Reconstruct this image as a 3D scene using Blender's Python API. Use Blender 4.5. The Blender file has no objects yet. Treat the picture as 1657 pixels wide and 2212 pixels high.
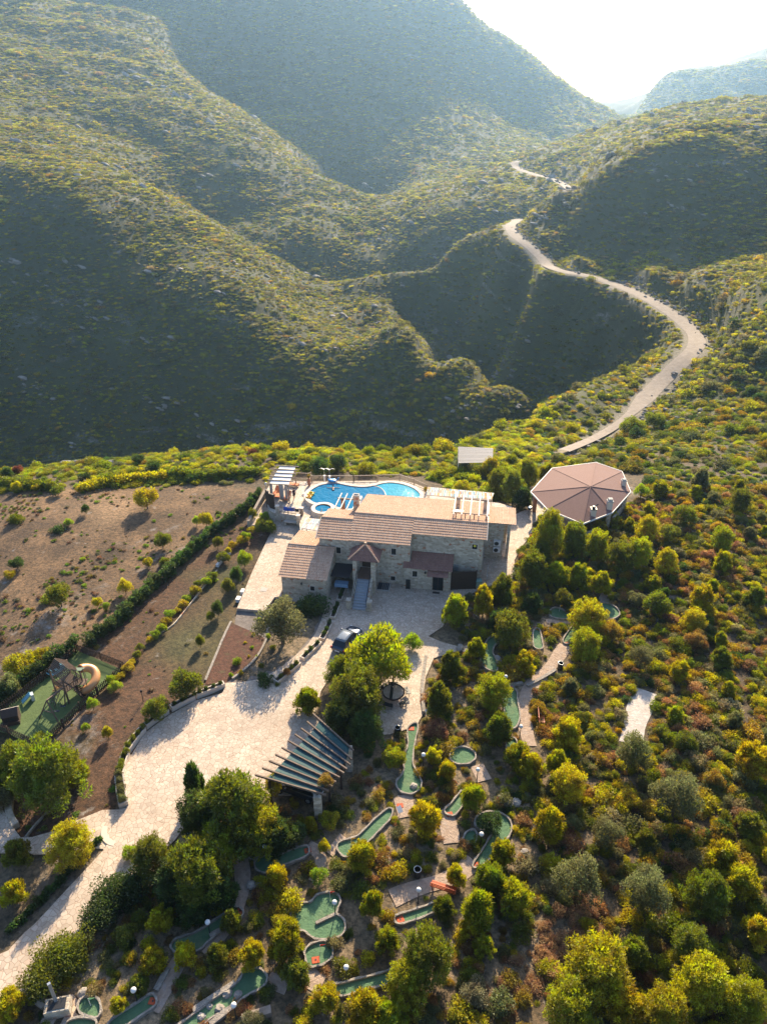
import bpy, bmesh, math, random
import numpy as np
from mathutils import Vector, Matrix
random.seed(7); RNG = np.random.default_rng(11)
SC = bpy.context.scene
COL = SC.collection
R = math.radians
# ------------------------------------------------------------------ camera
CAM_H = 47.0; PITCH = R(30.0)
cam_d = bpy.data.cameras.new('camera'); cam = bpy.data.objects.new('camera', cam_d); COL.objects.link(cam)
cam.location = (0, 0, CAM_H); cam.rotation_euler = (R(90) - PITCH, 0, 0)
cam_d.sensor_fit = 'VERTICAL'; cam_d.sensor_height = 36.0; cam_d.lens = 25.0
cam_d.clip_start = 0.5; cam_d.clip_end = 20000
SC.camera = cam
# ------------------------------------------------------------------ sun and sky
SUN_EL = R(28.5); SUN_AZ = R(10.0)      # azimuth measured clockwise from +Y (straight ahead)
world = bpy.data.worlds.new('World'); SC.world = world; world.use_nodes = True
wn = world.node_tree.nodes; wl = world.node_tree.links; wn.clear()
sky = wn.new('ShaderNodeTexSky'); sky.sky_type = 'NISHITA'; sky.sun_disc = False
sky.sun_elevation = SUN_EL; sky.sun_rotation = SUN_AZ
sky.air_density = 1.0; sky.dust_density = 2.0; sky.ozone_density = 1.0
bg = wn.new('ShaderNodeBackground'); bg.inputs['Strength'].default_value = 0.10
wo = wn.new('ShaderNodeOutputWorld'); tn = wn.new('ShaderNodeMix'); tn.data_type = 'RGBA'; tn.blend_type = 'MULTIPLY'; tn.inputs[0].default_value = 1.0; tn.inputs[7].default_value = (.85, .95, 1.12, 1); wl.new(sky.outputs[0], tn.inputs[6]); wl.new(tn.outputs[2], bg.inputs[0]); wl.new(bg.outputs[0], wo.inputs[0])
sd = bpy.data.lights.new('sun', 'SUN'); sd.energy = 5.0; sd.angle = R(0.55); sd.color = (1.0, 0.82, 0.57)
so = bpy.data.objects.new('sun', sd); COL.objects.link(so)
sdir = Vector((math.sin(SUN_AZ)*math.cos(SUN_EL), math.cos(SUN_AZ)*math.cos(SUN_EL), math.sin(SUN_EL)))
so.rotation_euler = sdir.to_track_quat('Z', 'Y').to_euler(); so.location = (0, 100, 120)
SC.view_settings.view_transform = 'Standard'; SC.view_settings.look = 'None'
SC.view_settings.exposure = 1.25; SC.view_settings.gamma = 1.0
SC.render.engine = 'CYCLES'
cy = SC.cycles; cy.volume_bounces = 1; cy.max_bounces = 6; cy.diffuse_bounces = 3; cy.glossy_bounces = 2
cy.transmission_bounces = 4; cy.transparent_max_bounces = 8; cy.volume_step_rate = 4
cy.use_denoising = True; cy.denoising_prefilter = 'NONE'; cy.denoising_input_passes = 'RGB_ALBEDO_NORMAL'; cy.use_adaptive_sampling = False
# ------------------------------------------------------------------ survey helpers: sight lines from the drone
FOC = 1536.0; CX0, CY0 = 828.5, 1106.0
def ray(x, y):
    a = (x - CX0)/FOC; b = (CY0 - y)/FOC
    return (a, math.cos(PITCH) + b*math.sin(PITCH), -math.sin(PITCH) + b*math.cos(PITCH))
def atz(x, y, z=0.0):
    d = ray(x, y); t = (z - CAM_H)/d[2]; return (d[0]*t, d[1]*t, z)
def atY(x, y, Y):
    d = ray(x, y); t = Y/d[1]; return (d[0]*t, Y, CAM_H + d[2]*t)
def sz(x, y, z=0.0): return atz(x*0.56037, y*0.56037, z)      # the same from full-size survey coordinates
# ------------------------------------------------------------------ materials
def nodes(name):
    m = bpy.data.materials.new(name); m.use_nodes = True; nt = m.node_tree; nt.nodes.clear()
    o = nt.nodes.new('ShaderNodeOutputMaterial'); return m, nt, o
class NT:
    def __init__(s, name):
        s.m, s.t, s.o = nodes(name); s.L = s.t.links
        s.co = s.n('ShaderNodeTexCoord')
    def n(s, k, **kw):
        x = s.t.nodes.new(k)
        for a, v in kw.items():
            if a.startswith('i_'): x.inputs[a[2:].replace('_', ' ')].default_value = v
            else: setattr(x, a, v)
        return x
    def l(s, a, b): s.L.new(a, b)
    def pos(s):
        if not hasattr(s, '_g'): s._g = s.n('ShaderNodeNewGeometry')
        return s._g.outputs['Position']
    def noise(s, scale, detail=4, rough=0.6, vec=None, dist=0.0):
        x = s.n('ShaderNodeTexNoise'); x.inputs['Scale'].default_value = scale; x.inputs['Detail'].default_value = detail
        x.inputs['Roughness'].default_value = rough; x.inputs['Distortion'].default_value = dist
        s.l(vec if vec is not None else s.pos(), x.inputs['Vector']); return x.outputs['Fac']
    def ramp(s, fac, stops):
        x = s.n('ShaderNodeValToRGB'); e = x.color_ramp.elements
        while len(e) < len(stops): e.new(0.5)
        for i, (p, c) in enumerate(stops): e[i].position = p; e[i].color = (*c, 1) if len(c) == 3 else c
        s.l(fac, x.inputs[0]); return x.outputs[0]
    def mix(s, fac, a, b, mode='MIX'):
        x = s.n('ShaderNodeMix', data_type='RGBA', blend_type=mode)
        for sock, v in ((x.inputs[0], fac), (x.inputs[6], a), (x.inputs[7], b)):
            if isinstance(v, (int, float)): sock.default_value = v
            elif isinstance(v, tuple): sock.default_value = (*v, 1) if len(v) == 3 else v
            else: s.l(v, sock)
        return x.outputs[2]
    def math(s, op, a, b=0.0, clamp=False):
        x = s.n('ShaderNodeMath', operation=op, use_clamp=clamp)
        for sock, v in ((x.inputs[0], a), (x.inputs[1], b)):
            if isinstance(v, (int, float)): sock.default_value = v
            else: s.l(v, sock)
        return x.outputs[0]
    def bump(s, h, strength=0.5, dist=0.1):
        x = s.n('ShaderNodeBump'); x.inputs['Strength'].default_value = strength; x.inputs['Distance'].default_value = dist
        s.l(h, x.inputs['Height']); return x.outputs[0]
    def bsdf(s, col, rough=0.8, normal=None, **kw):
        b = s.n('ShaderNodeBsdfPrincipled')
        if isinstance(col, tuple): b.inputs['Base Color'].default_value = (*col, 1)
        else: s.l(col, b.inputs['Base Color'])
        if isinstance(rough, (int, float)): b.inputs['Roughness'].default_value = rough
        else: s.l(rough, b.inputs['Roughness'])
        if normal is not None: s.l(normal, b.inputs['Normal'])
        for k, v in kw.items(): b.inputs[k.replace('_', ' ')].default_value = v
        s.l(b.outputs[0], s.o.inputs[0]); return s.m
# ------------------------------------------------------------------ object helpers
def tag(o, label=None, cat=None, group=None, kind=None):
    if label: o['label'] = label
    if cat: o['category'] = cat
    if group: o['group'] = group
    if kind: o['kind'] = kind
    return o
def mesh_obj(name, me, parent=None):
    o = bpy.data.objects.new(name, me); COL.objects.link(o)
    if parent: o.parent = parent
    return o
def empty(name, loc=(0, 0, 0), rz=0.0, **kw):
    o = bpy.data.objects.new(name, None); COL.objects.link(o); o.location = loc; o.rotation_euler = (0, 0, rz)
    o.empty_display_size = 0.3
    return tag(o, **kw)
def np_mesh(name, V, Fs, mats=(), smooth=False, mi=None):
    """V (n,3) float array, Fs list of index arrays (k,3) / (k,4)"""
    me = bpy.data.meshes.new(name); V = np.asarray(V, np.float32)
    me.vertices.add(len(V)); me.vertices.foreach_set('co', V.ravel())
    if not isinstance(Fs, list): Fs = [Fs]
    loops = np.concatenate([f.ravel() for f in Fs]).astype(np.int32)
    sizes = np.concatenate([np.full(len(f), f.shape[1]) for f in Fs]).astype(np.int32)
    starts = np.concatenate([[0], np.cumsum(sizes)[:-1]]).astype(np.int32)
    me.loops.add(len(loops)); me.loops.foreach_set('vertex_index', loops)
    me.polygons.add(len(sizes)); me.polygons.foreach_set('loop_start', starts); me.polygons.foreach_set('loop_total', sizes)
    if mi is not None: me.polygons.foreach_set('material_index', np.asarray(mi, np.int32))
    me.polygons.foreach_set('use_smooth', np.full(len(sizes), smooth))
    me.update(calc_edges=True)
    for m in mats: me.materials.append(m)
    return me
# ------------------------------------------------------------------ terrain
U0 = 60.0
def warp(X, Y): return X/(np.maximum(Y, -45) + U0), np.log(np.maximum(Y, -45) + U0)
TZ = []      # control points
def cz(z, *pts):
    for x, y in pts: TZ.append(atz(x, y, z))
def cY(*pts):
    for x, y, Y in pts: TZ.append(atY(x, y, Y))
def cw(*pts):
    for p in pts: TZ.append(p)
# near ground
cz(-0.05, (100,2200),(500,2100),(900,2150),(1200,2000),(300,1700),(600,1500),(900,1900),(1250,1700),(800,1300),(1050,1300),(600,1250),(560,1180),(1100,1180),(1180,1120),(1300,1100),(1150,1500),(820,1100),(640,1080),(900,1060))
cz(-0.4, (200,1400),(100,1600),(50,1850),(30,2050),(400,1300),(450,1150),(250,1200),(0,1300),(550,1080))
cz(-0.2, (0,1120),(300,1080),(1400,1350),(1300,1700),(1400,2100))
cz(0.6, (1657,1300),(1600,1600),(1657,2000)); cz(1.5, (1657,1100))
cY((0,1035,101),(150,1005,106),(330,985,108),(500,972,110),(700,972,110),(900,972,110),(1000,965,114))   # crest of the plateau
cY((0,1050,93),(300,1035,93),(560,1020,95),(860,1010,98),(1050,1020,100))
cw((-80,135,-40),(-40,140,-42),(0,145,-42),(25,150,-40),(-70,120,-24),(-30,124,-22),(5,126,-20))
# near hillside left of the road and its edge over the ravine
cY((1010,962,122),(1070,922,136),(1150,890,150),(1250,845,165),(1330,800,175),(1430,755,188),(1480,715,202),(1120,950,122),(1250,960,115),(1200,900,140))
cY((1340,885,146),(1290,930,133),(1230,965,122),(1400,840,160),(1460,800,172),(1510,745,187),(1490,700,202),(1440,660,216),(1370,625,232),(1300,604,246),(1230,590,258),(1170,572,268),(1130,530,298),(1098,490,330),(1120,478,340))
cY((1600,700,160),(1657,700,152),(1657,585,205),(1520,592,222),(1400,602,236),(1600,850,135),(1657,900,118),(1500,930,120),(1560,650,185))
# ravine bottoms (hidden)
cw((18,185,-62),(40,195,-58),(60,205,-50),(-10,195,-72),(-60,205,-85),(-130,215,-80),(42,231,-57),(20,262,-68),(75,235,-30))
cY((1060,915,203),(1150,868,238),(1180,820,246),(1320,770,222),(1420,700,222),(1250,700,252),(1120,700,285),(1000,700,318),(1010,770,292),(1080,800,270))
cY((895,722,332),(960,660,325),(1050,600,310),(1110,550,300))
# left spur B : foot, crest, lit back, silhouette
cY((550,965,235),(800,965,220),(1000,955,205),(300,985,245),(0,1005,250))
cY((0,390,385),(140,405,372),(240,460,355),(340,548,335),(440,602,308),(560,675,290),(680,785,260),(780,850,243),(900,900,226))
cY((1144,883,214),(1099,848,226),(1040,800,238),(985,772,246),(932,748,262),(870,700,288),(840,655,320),(760,641,345),(684,600,362),(608,553,380),(500,487,402),(385,434,425),(243,350,455),(120,330,450),(0,300,460))
cY((820,720,290),(700,680,320))
# behind spur B
cw((-62,402,-38),(-32,398,-46),(-112,455,-22),(20,370,-58))
# slope C
cY((840,437,520),(735,391,560),(634,336,600),(558,263,640),(456,198,700),(385,142,750),(355,111,790),(274,0,880),(0,0,820),(0,120,640),(100,200,600),(300,230,580),(500,350,530),(700,480,470),(640,520,445),(800,500,470),(850,560,430),(750,580,430))
cY((0,230,520),(-200,300,440),(-200,600,330),(-200,1000,230),(-250,0,820),(-200,1400,60))
cw((-650,1100,420),(-300,950,120),(-150,800,40),(-20,640,-60))
# mountain D
cY((735,380,690),(850,420,640),(950,395,640),(1060,360,700),(1150,330,760),(600,250,780),(450,100,880),(350,0,960))
cY((980,-30,1050),(1040,45,1060),(1100,75,1080),(1150,115,1110),(1210,160,1140),(1260,200,1180),(1300,232,1210),(1330,255,1240))
cY((700,-150,1060),(900,150,880),(800,0,950),(1000,200,900),(1100,230,960))
cw((-200,1300,420),(100,1400,180),(300,1500,60),(-600,1700,500),(200,1800,100),(450,1500,-20),(0,2200,100),(-1200,2200,500),(350,2300,-60))
# ridges E1, E2
cY((1108,352,545),(1000,385,520),(870,436,500),(1140,380,505),(1180,400,470),(1000,450,450),(1100,420,460),(950,500,430))
cY((1000,508,352),(900,545,352),(800,582,358),(745,602,365))
cw((60,400,-32),(20,410,-48))
# right hills: shaded face, crest, bench, silhouette
cY((1657,560,238),(1500,575,250),(1350,590,262),(1250,560,282),(1180,520,310))
cY((1120,472,342),(1200,440,328),(1300,386,308),(1450,342,300),(1657,302,298),(1220,410,365))
cY((1232,405,430),(1140,335,560),(1200,350,520),(1300,320,480),(1450,270,480),(1657,250,450))
cY((1130,330,590),(1250,290,600),(1330,262,600),(1500,216,590),(1657,206,570),(1900,200,540),(1900,320,320),(1900,560,220),(1900,900,115),(1950,1400,60))
cw((330,800,0),(500,900,-20),(700,800,60))
# far hill G
cY((1300,233,1500),(1400,186,1500),(1500,150,1500),(1657,110,1500),(1900,60,1500))
cw((500,1200,-10),(650,1250,0),(1200,2200,100),(60,1250,60),(2500,2300,250),(-60,-40,0),(60,-40,0),(0,-40,0),(0,0,0),(-50,10,-.5),(50,10,0))
TZ = np.array(TZ, float)
tu, tv = warp(TZ[:, 0], TZ[:, 1]); P_ = np.stack([tu*1.3, tv], 1)
def _phi(a, b):
    d2 = ((a[:, None, :] - b[None, :, :])**2).sum(-1) + 9e-4
    return np.sqrt(d2)
tw = TZ[:, 1] + 60.0
K = _phi(P_, P_) ; n_ = len(P_)
A_ = np.zeros((n_+3, n_+3)); A_[:n_, :n_] = K - 0.002*np.eye(n_); A_[:n_, n_] = 1; A_[:n_, n_+1:] = P_; A_[n_, :n_] = 1; A_[n_+1:, :n_] = P_.T
sol = np.linalg.solve(A_, np.concatenate([TZ[:, 2]/tw, np.zeros(3)]))
def base_h(X, Y):
    X = np.atleast_1d(np.asarray(X, float)); Y = np.atleast_1d(np.asarray(Y, float)); out = np.empty(X.shape)
    xf, yf, of = X.ravel(), Y.ravel(), out.ravel()
    for i in range(0, len(xf), 20000):
        u, v = warp(xf[i:i+20000], yf[i:i+20000]); q = np.stack([u*1.3, v], 1)
        of[i:i+20000] = (_phi(q, P_)@sol[:n_] + sol[n_] + q@sol[n_+1:])*(np.maximum(yf[i:i+20000], -45) + 60)
    return of.reshape(X.shape)
_tab = RNG.random((256, 256))
def vnoise(x, y):
    xi = np.floor(x).astype(int); yi = np.floor(y).astype(int); fx = x - xi; fy = y - yi
    fx = fx*fx*(3-2*fx); fy = fy*fy*(3-2*fy); g = lambda a, b: _tab[a % 256, b % 256]
    return (g(xi, yi)*(1-fx) + g(xi+1, yi)*fx)*(1-fy) + (g(xi, yi+1)*(1-fx) + g(xi+1, yi+1)*fx)*fy - 0.5
def fbm(x, y, o=4):
    s = 0; a = 1
    for i in range(o): s = s + a*vnoise(x*2**i + 17*i, y*2**i + 31*i); a *= 0.5
    return s
# regular grid in warped space, looked up bilinearly afterwards
NU, NV = 620, 720
UU = np.linspace(-1.05, 1.05, NU); VV = np.linspace(math.log(20), math.log(2700), NV)
gu, gv = np.meshgrid(UU, VV); GYY = np.exp(gv) - U0; GXX = gu*(GYY + U0)
GZ = base_h(GXX, GYY)
far = np.clip((GYY - 150)/250, 0, 1); mid = np.clip((GYY - 100)/60, 0, 1)
side = np.clip((GXX - 30)/25, 0, 1)
rgd = np.abs(fbm(GXX/90 + 5, GYY/90 + 3, 4))
_g = GZ.copy()
for _ in range(14): _g[1:-1, 1:-1] = (_g[1:-1, 1:-1]*2 + _g[:-2, 1:-1] + _g[2:, 1:-1] + _g[1:-1, :-2] + _g[1:-1, 2:])/6
GZ = GZ*(1-mid) + _g*mid
GZ += -far*9*rgd*np.clip(GYY/500, .35, 1.6) + mid*(1.5*fbm(GXX/22, GYY/22, 4) + np.clip((GXX + 10)/30, 0, 1)*6*np.abs(fbm(GXX/38 + 2, GYY/38 + 9, 2))*np.clip((GYY-170)/60, 0, 1)*np.clip((420-GYY)/100, 0, 1)) + np.maximum(mid, side*.5)*1.0*fbm(GXX/6, GYY/6, 3)
_cap = 205.0; GZ = np.where(GZ > _cap, _cap + 40*(1 - np.exp(-(GZ - _cap)/120)), GZ)   # rounded summits
NEARMASK = 1 - np.maximum(mid, side)
def ground(x, y):
    """terrain height (scalar or arrays)"""
    x = np.asarray(x, float); y = np.asarray(y, float)
    u, v = warp(x, y); a = np.clip((u - UU[0])/(UU[1]-UU[0]), 0, NU-1.001); b = np.clip((v - VV[0])/(VV[1]-VV[0]), 0, NV-1.001)
    i = a.astype(int); j = b.astype(int); fa = a - i; fb = b - j
    return (GZ[j, i]*(1-fa) + GZ[j, i+1]*fa)*(1-fb) + (GZ[j+1, i]*(1-fa) + GZ[j+1, i+1]*fa)*fb
def drop(x, y, k=0.56037, tmin=15.0):
    """where the sight line through a survey point first meets the terrain"""
    d = ray(x*k, y*k); s = tmin; ps = s
    while s < 3000:
        if CAM_H + d[2]*s < float(ground(d[0]*s, d[1]*s)):
            lo, hi = ps, s
            for _ in range(14):
                m = (lo+hi)/2
                if CAM_H + d[2]*m < float(ground(d[0]*m, d[1]*m)): hi = m
                else: lo = m
            return (d[0]*hi, d[1]*hi, float(ground(d[0]*hi, d[1]*hi)))
        ps = s; s *= 1.012
    return None
def in_poly(px, py, poly):
    px = np.asarray(px, float); py = np.asarray(py, float); ins = np.zeros(px.shape, bool); n = len(poly)
    for i in range(n):
        x1, y1 = poly[i][:2]; x2, y2 = poly[(i+1) % n][:2]
        c = ((y1 > py) != (y2 > py)) & (px < (x2-x1)*(py-y1)/((y2-y1) + 1e-12) + x1); ins ^= c
    return ins
# ------------------------------------------------------------------ foliage
def leaf_mat(name, transl=0.45, rough=0.75, spread=0.5):
    s = NT(name)
    a = s.n('ShaderNodeAttribute', attribute_name='tint', attribute_type='INSTANCER')
    v = s.n('ShaderNodeAttribute', attribute_name='leaf')       # varies by clump and leaf, brighter towards each clump's top
    hs = s.n('ShaderNodeHueSaturation')
    s.l(s.math('ADD', s.math('MULTIPLY', v.outputs['Fac'], 0.07), 0.465), hs.inputs['Hue'])
    s.l(s.math('ADD', s.math('MULTIPLY', v.outputs['Fac'], spread*2.0), 1 - spread*.9), hs.inputs['Value'])
    hs.inputs['Saturation'].default_value = 1.0
    s.l(a.outputs['Color'], hs.inputs['Color'])
    d = s.n('ShaderNodeBsdfDiffuse'); s.l(hs.outputs[0], d.inputs[0])
    t = s.n('ShaderNodeBsdfTranslucent'); h2 = s.n('ShaderNodeHueSaturation'); h2.inputs['Saturation'].default_value = 1.15; h2.inputs['Value'].default_value = 1.5
    h2.inputs['Hue'].default_value = 0.488
    s.l(hs.outputs[0], h2.inputs['Color']); s.l(h2.outputs[0], t.inputs[0])
    mx = s.n('ShaderNodeMixShader'); mx.inputs[0].default_value = transl; s.l(d.outputs[0], mx.inputs[1]); s.l(t.outputs[0], mx.inputs[2])
    g = s.n('ShaderNodeBsdfGlossy'); g.inputs['Roughness'].default_value = 0.55; g.inputs[0].default_value = (.6, .62, .55, 1)
    m2 = s.n('ShaderNodeMixShader'); m2.inputs[0].default_value = 0.05; s.l(mx.outputs[0], m2.inputs[1]); s.l(g.outputs[0], m2.inputs[2])
    s.l(m2.outputs[0], s.o.inputs[0]); return s.m
M_LEAF = leaf_mat('leaves', 0.5)
M_SCRUB = leaf_mat('scrub_leaves', 0.45)
def bark_mat():
    s = NT('bark'); c = s.ramp(s.noise(6, 3), [(.3, (.06, .04, .025)), (.7, (.16, .11, .075))])
    return s.bsdf(c, .95, s.bump(s.noise(14, 3), .5, .05))
M_BARK = bark_mat()
def rand_dirs(n, r):
    v = r.normal(size=(n, 3)); return v/np.linalg.norm(v, axis=1, keepdims=True)
def leaf_cloud(r, centers, radii, nper, size, up=0.0, outward=0.6, elong=1.6, squash=1.0, var=None):
    """small leaf faces spread through clumps; returns V, F, per-face value"""
    Vs, vals = [], []
    for k, (c, rad) in enumerate(zip(centers, radii)):
        n = int(nper*(rad/np.mean(radii))**2)
        d = rand_dirs(n, r); rr = rad*(0.45 + 0.6*r.random(n)**0.6)
        p = c + d*rr[:, None]*np.array([1, 1, squash])
        ax = d*outward + rand_dirs(n, r)*0.8 + np.array([0, 0, up]); ax /= np.linalg.norm(ax, axis=1, keepdims=True)
        b = np.cross(ax, rand_dirs(n, r)); b /= np.linalg.norm(b, axis=1, keepdims=True) + 1e-9
        s = size*(0.6 + 0.8*r.random(n))[:, None]
        Vs.append(np.stack([p - b*s*.5, p + b*s*.5, p + ax*s*elong], 1))
        base = r.random() if var is None else var[k]
        vals.append(np.clip(base*.75 + .25*r.random(n) + .12*(d[:, 2]), 0, 1))
    V = np.concatenate(Vs).reshape(-1, 3); F = np.arange(len(V)).reshape(-1, 3); return V, F, np.concatenate(vals)
def leaf_mesh(name, V, F, val, mat):
    me = np_mesh(name, V, F, [mat]); a = me.attributes.new('leaf', 'FLOAT', 'FACE'); a.data.foreach_set('value', val.astype(np.float32)); return me
def pine_crown(seed, nper=120, ncl=34, size=.075, spiky=.5, cone=.45, low=.25, fine=1.0):
    """unit crown: radius about 1, from z=low to 2"""
    r = np.random.default_rng(seed); cs, rs = [], []
    for i in range(ncl):
        t = r.random()**.9; z = low + t*(1.75 - low)
        w = (.85 + .3*r.random())*(1 - cone*t)*math.sqrt(max(.05, 1 - max(0, t - .55)**2*3.2))*(0.55 + .45*min(1, t*4 + .3))
        a = r.random()*6.283 ; q = w*(0.45 + .5*r.random()) ; cs.append((q*math.cos(a), q*math.sin(a), z)); rs.append((.12 + .15*r.random())*fine)
        if r.random() < spiky: cs.append((q*1.12*math.cos(a), q*1.12*math.sin(a), z + .22)); rs.append((.12 + .05*r.random())*fine)
    cs.append((0, 0, 1.8)); rs.append(.2)
    core = [(.25*math.cos(a), .25*math.sin(a), z) for z in (.6, 1.0, 1.4) for a in (0, 2.1, 4.2)]
    cs += core; rs += [.3]*len(core)
    return leaf_mesh('pine_crown', *leaf_cloud(r, np.array(cs), np.array(rs), nper, size, up=.8, outward=.8, elong=2.3), M_LEAF)
def round_crown(seed, nper=110, ncl=40, size=.06, flat=.8, name='crown', z0=.35, mat=None, lumpy=.22):
    r = np.random.default_rng(seed); d = rand_dirs(ncl, r); d[:, 2] = np.abs(d[:, 2])*1.1 - .35
    lob = 1 + .25*np.sin(3*np.arctan2(d[:, 1], d[:, 0]) + seed)
    c = d*(0.68*lob)[:, None]*np.array([1, 1, flat]) + np.array([0, 0, z0 + flat*.55]); rs = lumpy + .14*r.random(ncl)
    c = np.concatenate([c, [(0, 0, z0 + flat*.5), (.3, 0, z0 + .3), (-.3, .1, z0 + .3)]]); rs = np.concatenate([rs, [.5, .4, .4]])
    return leaf_mesh(name, *leaf_cloud(r, c, rs, nper, size, up=.3, outward=.8, elong=1.4), mat or M_LEAF)
def tube(P0, P1, r0, r1, n=7):
    P0 = np.array(P0, float); P1 = np.array(P1, float); d = P1 - P0; d /= np.linalg.norm(d) + 1e-9
    a = np.cross(d, [0, 0, 1.] if abs(d[2]) < .9 else [1., 0, 0]); a /= np.linalg.norm(a); b = np.cross(d, a)
    t = np.arange(n)*2*math.pi/n; c = np.cos(t)[:, None]*a + np.sin(t)[:, None]*b
    V = np.concatenate([P0 + c*r0, P1 + c*r1]); i = np.arange(n); j = (i+1) % n
    return V, np.stack([i, j, j+n, i+n], 1)
def trunk_mesh(seed, h=1.0, r0=.07, limbs=6, spread=.55, top=1.5):
    r = np.random.default_rng(seed); Vs, Fs, o = [], [], 0
    def add(a, b, ra, rb):
        nonlocal o
        v, f = tube(a, b, ra, rb); Vs.append(v); Fs.append(f+o); o += len(v)
    p = np.array([0, 0, -.15]); pts = [p]
    for k in range(4):
        p = np.array([r.normal()*.05*k, r.normal()*.05*k, (k+1)*top/4]); pts.append(p)
    for k in range(4): add(pts[k], pts[k+1], r0*(1-.2*k), r0*(1-.2*(k+1)))
    for k in range(limbs):
        b = pts[1]*(1-k/limbs) + pts[3]*(k/limbs); a = 6.283*k/limbs*1.7 + r.random()
        e = b + np.array([math.cos(a)*spread, math.sin(a)*spread, .35]); m_ = (b+e)/2 + np.array([0, 0, -.05])
        add(b, m_, r0*.5, r0*.35); add(m_, e, r0*.35, r0*.12)
    return np_mesh('trunk', np.concatenate(Vs), np.concatenate(Fs), [M_BARK], True)
PINES = [pine_crown(10+i, cone=(.5, .35, .6, .2, .45, .3)[i], spiky=(.6, .5, .8, .4, .3, .5)[i], ncl=(64, 72, 58, 76, 70, 62)[i], nper=85, size=.062) for i in range(6)]
BIGPINES = [pine_crown(30+i, cone=(.45,.3,.4)[i], spiky=.7, ncl=190, nper=48, size=.034, fine=.62) for i in range(3)]
SPIKES = [pine_crown(40+i, cone=.75, spiky=1.0, ncl=30, nper=80, size=.08) for i in range(2)]
ROUNDS = [round_crown(20+i, nper=85, ncl=64, lumpy=.14, size=.055, flat=(.85, .7, .95, .8)[i]) for i in range(4)]
OLIVES = [round_crown(60+i, nper=95, ncl=66, size=.045, flat=.95, lumpy=.15) for i in range(3)]
SHRUBS = [round_crown(80+i, nper=60, ncl=26, size=.085, flat=(.6, .75, .5, .65, .7)[i], z0=-.05, name='shrub_foliage', mat=M_SCRUB) for i in range(5)]
TUFTS = [round_crown(120+i, nper=26, ncl=12, size=.17, flat=(.6, .75, .5)[i], z0=-.1, name='scrub_tuft', mat=M_SCRUB, lumpy=.3) for i in range(3)]
TRUNKS = [trunk_mesh(5+i, r0=.055) for i in range(3)]; OTRUNKS = [trunk_mesh(15+i, r0=.09, limbs=7, top=1.1) for i in range(2)]
TRUNK_T = (.12, .09, .06)
def tint_of(base, j=.16):
    k = 1.38*(1 + random.uniform(-j, j)); return [max(.004, c*k*w_*(1+random.uniform(-.06, .06))) for c, w_ in zip(base, (1.16, 1.06, .9))]
COLS = dict(pine=(.15, .17, .015), pine2=(.205, .20, .014), dark=(.035, .06, .018), mid=(.085, .105, .018), olive=(.085, .095, .045), rust=(.15, .10, .038),
            ochre=(.175, .138, .032), yel=(.20, .18, .02), grey=(.13, .125, .075), brown=(.17, .11, .065), fresh=(.14, .20, .03), wine=(.09, .04, .03))
PLANTS = []     # (x, y, radius) of everything planted, for spacing
LEDGER = []     # plants waiting for a label of their own
def plant(kind, x, y, rad, h, col='pine', z=None, rz=None, crowns=None, trunks=None, name=None, cat=None, look=None, group=None, label=None):
    """rad: crown radius, h: total height"""
    z = float(ground(x, y)) if z is None else z
    if kind == 'pine' and rad > 1.45 and not crowns: crowns = BIGPINES
    crowns = crowns or dict(pine=PINES, spike=SPIKES, round=ROUNDS, olive=OLIVES, shrub=SHRUBS)[kind]
    name = name or dict(pine='pine_tree', spike='conifer_tree', round='leafy_tree', olive='olive_tree', shrub='shrub')[kind]
    cat = cat or dict(pine='tree', spike='tree', round='tree', olive='tree', shrub='shrub')[kind]
    t = tint_of(COLS[col]); rz = random.uniform(0, 6.28) if rz is None else rz
    top = dict(pine=2.0, spike=2.0, round=1.45, olive=1.5, shrub=.95)[kind]
    if kind == 'shrub':
        o = bpy.data.objects.new(name, random.choice(crowns)); COL.objects.link(o); o.location = (x, y, z); o.rotation_euler = (0, 0, rz)
        o.scale = (rad*random.uniform(.9, 1.1), rad*random.uniform(.9, 1.1), h/top); o['tint'] = t
    else:
        o = empty(name, (x, y, z), rz); sc = (rad, rad*random.uniform(.88, 1.1), h/top)
        c = mesh_obj('crown', random.choice(crowns), o); c.scale = sc; c['tint'] = t
        k = mesh_obj('trunk', random.choice(trunks or (OTRUNKS if kind == 'olive' else TRUNKS)), o); k.scale = (sc[2]*.9 if rad > sc[2] else rad, sc[2]*.9 if rad > sc[2] else rad, sc[2])
    o['category'] = cat
    if group: o['group'] = group
    if label: o['label'] = label
    else: LEDGER.append((o, kind, col, rad, h))
    PLANTS.append((x, y, rad)); return o
def plant_at(f, px, py, wpx, kind, col, hr=None, **kw):
    """crown centre seen at survey frame point, wpx crown width in that frame's units; hr height / crown width"""
    X, Y = fr(f, px, py); sc = FR[f][2]; hr = hr or dict(pine=1.25, spike=1.9, round=.95, olive=1.0, shrub=.6)[kind]
    h = 3.0
    for _ in range(6):
        g = drop_h(X, Y, h*.55); dep = g[1]*math.cos(PITCH) - (g[2] + h*.55 - CAM_H)*math.sin(PITCH)
        rad = wpx/sc*.56037/2*dep/FOC; h = 2*rad*hr
    return plant(kind, g[0], g[1], rad, h, col, **kw)
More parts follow.
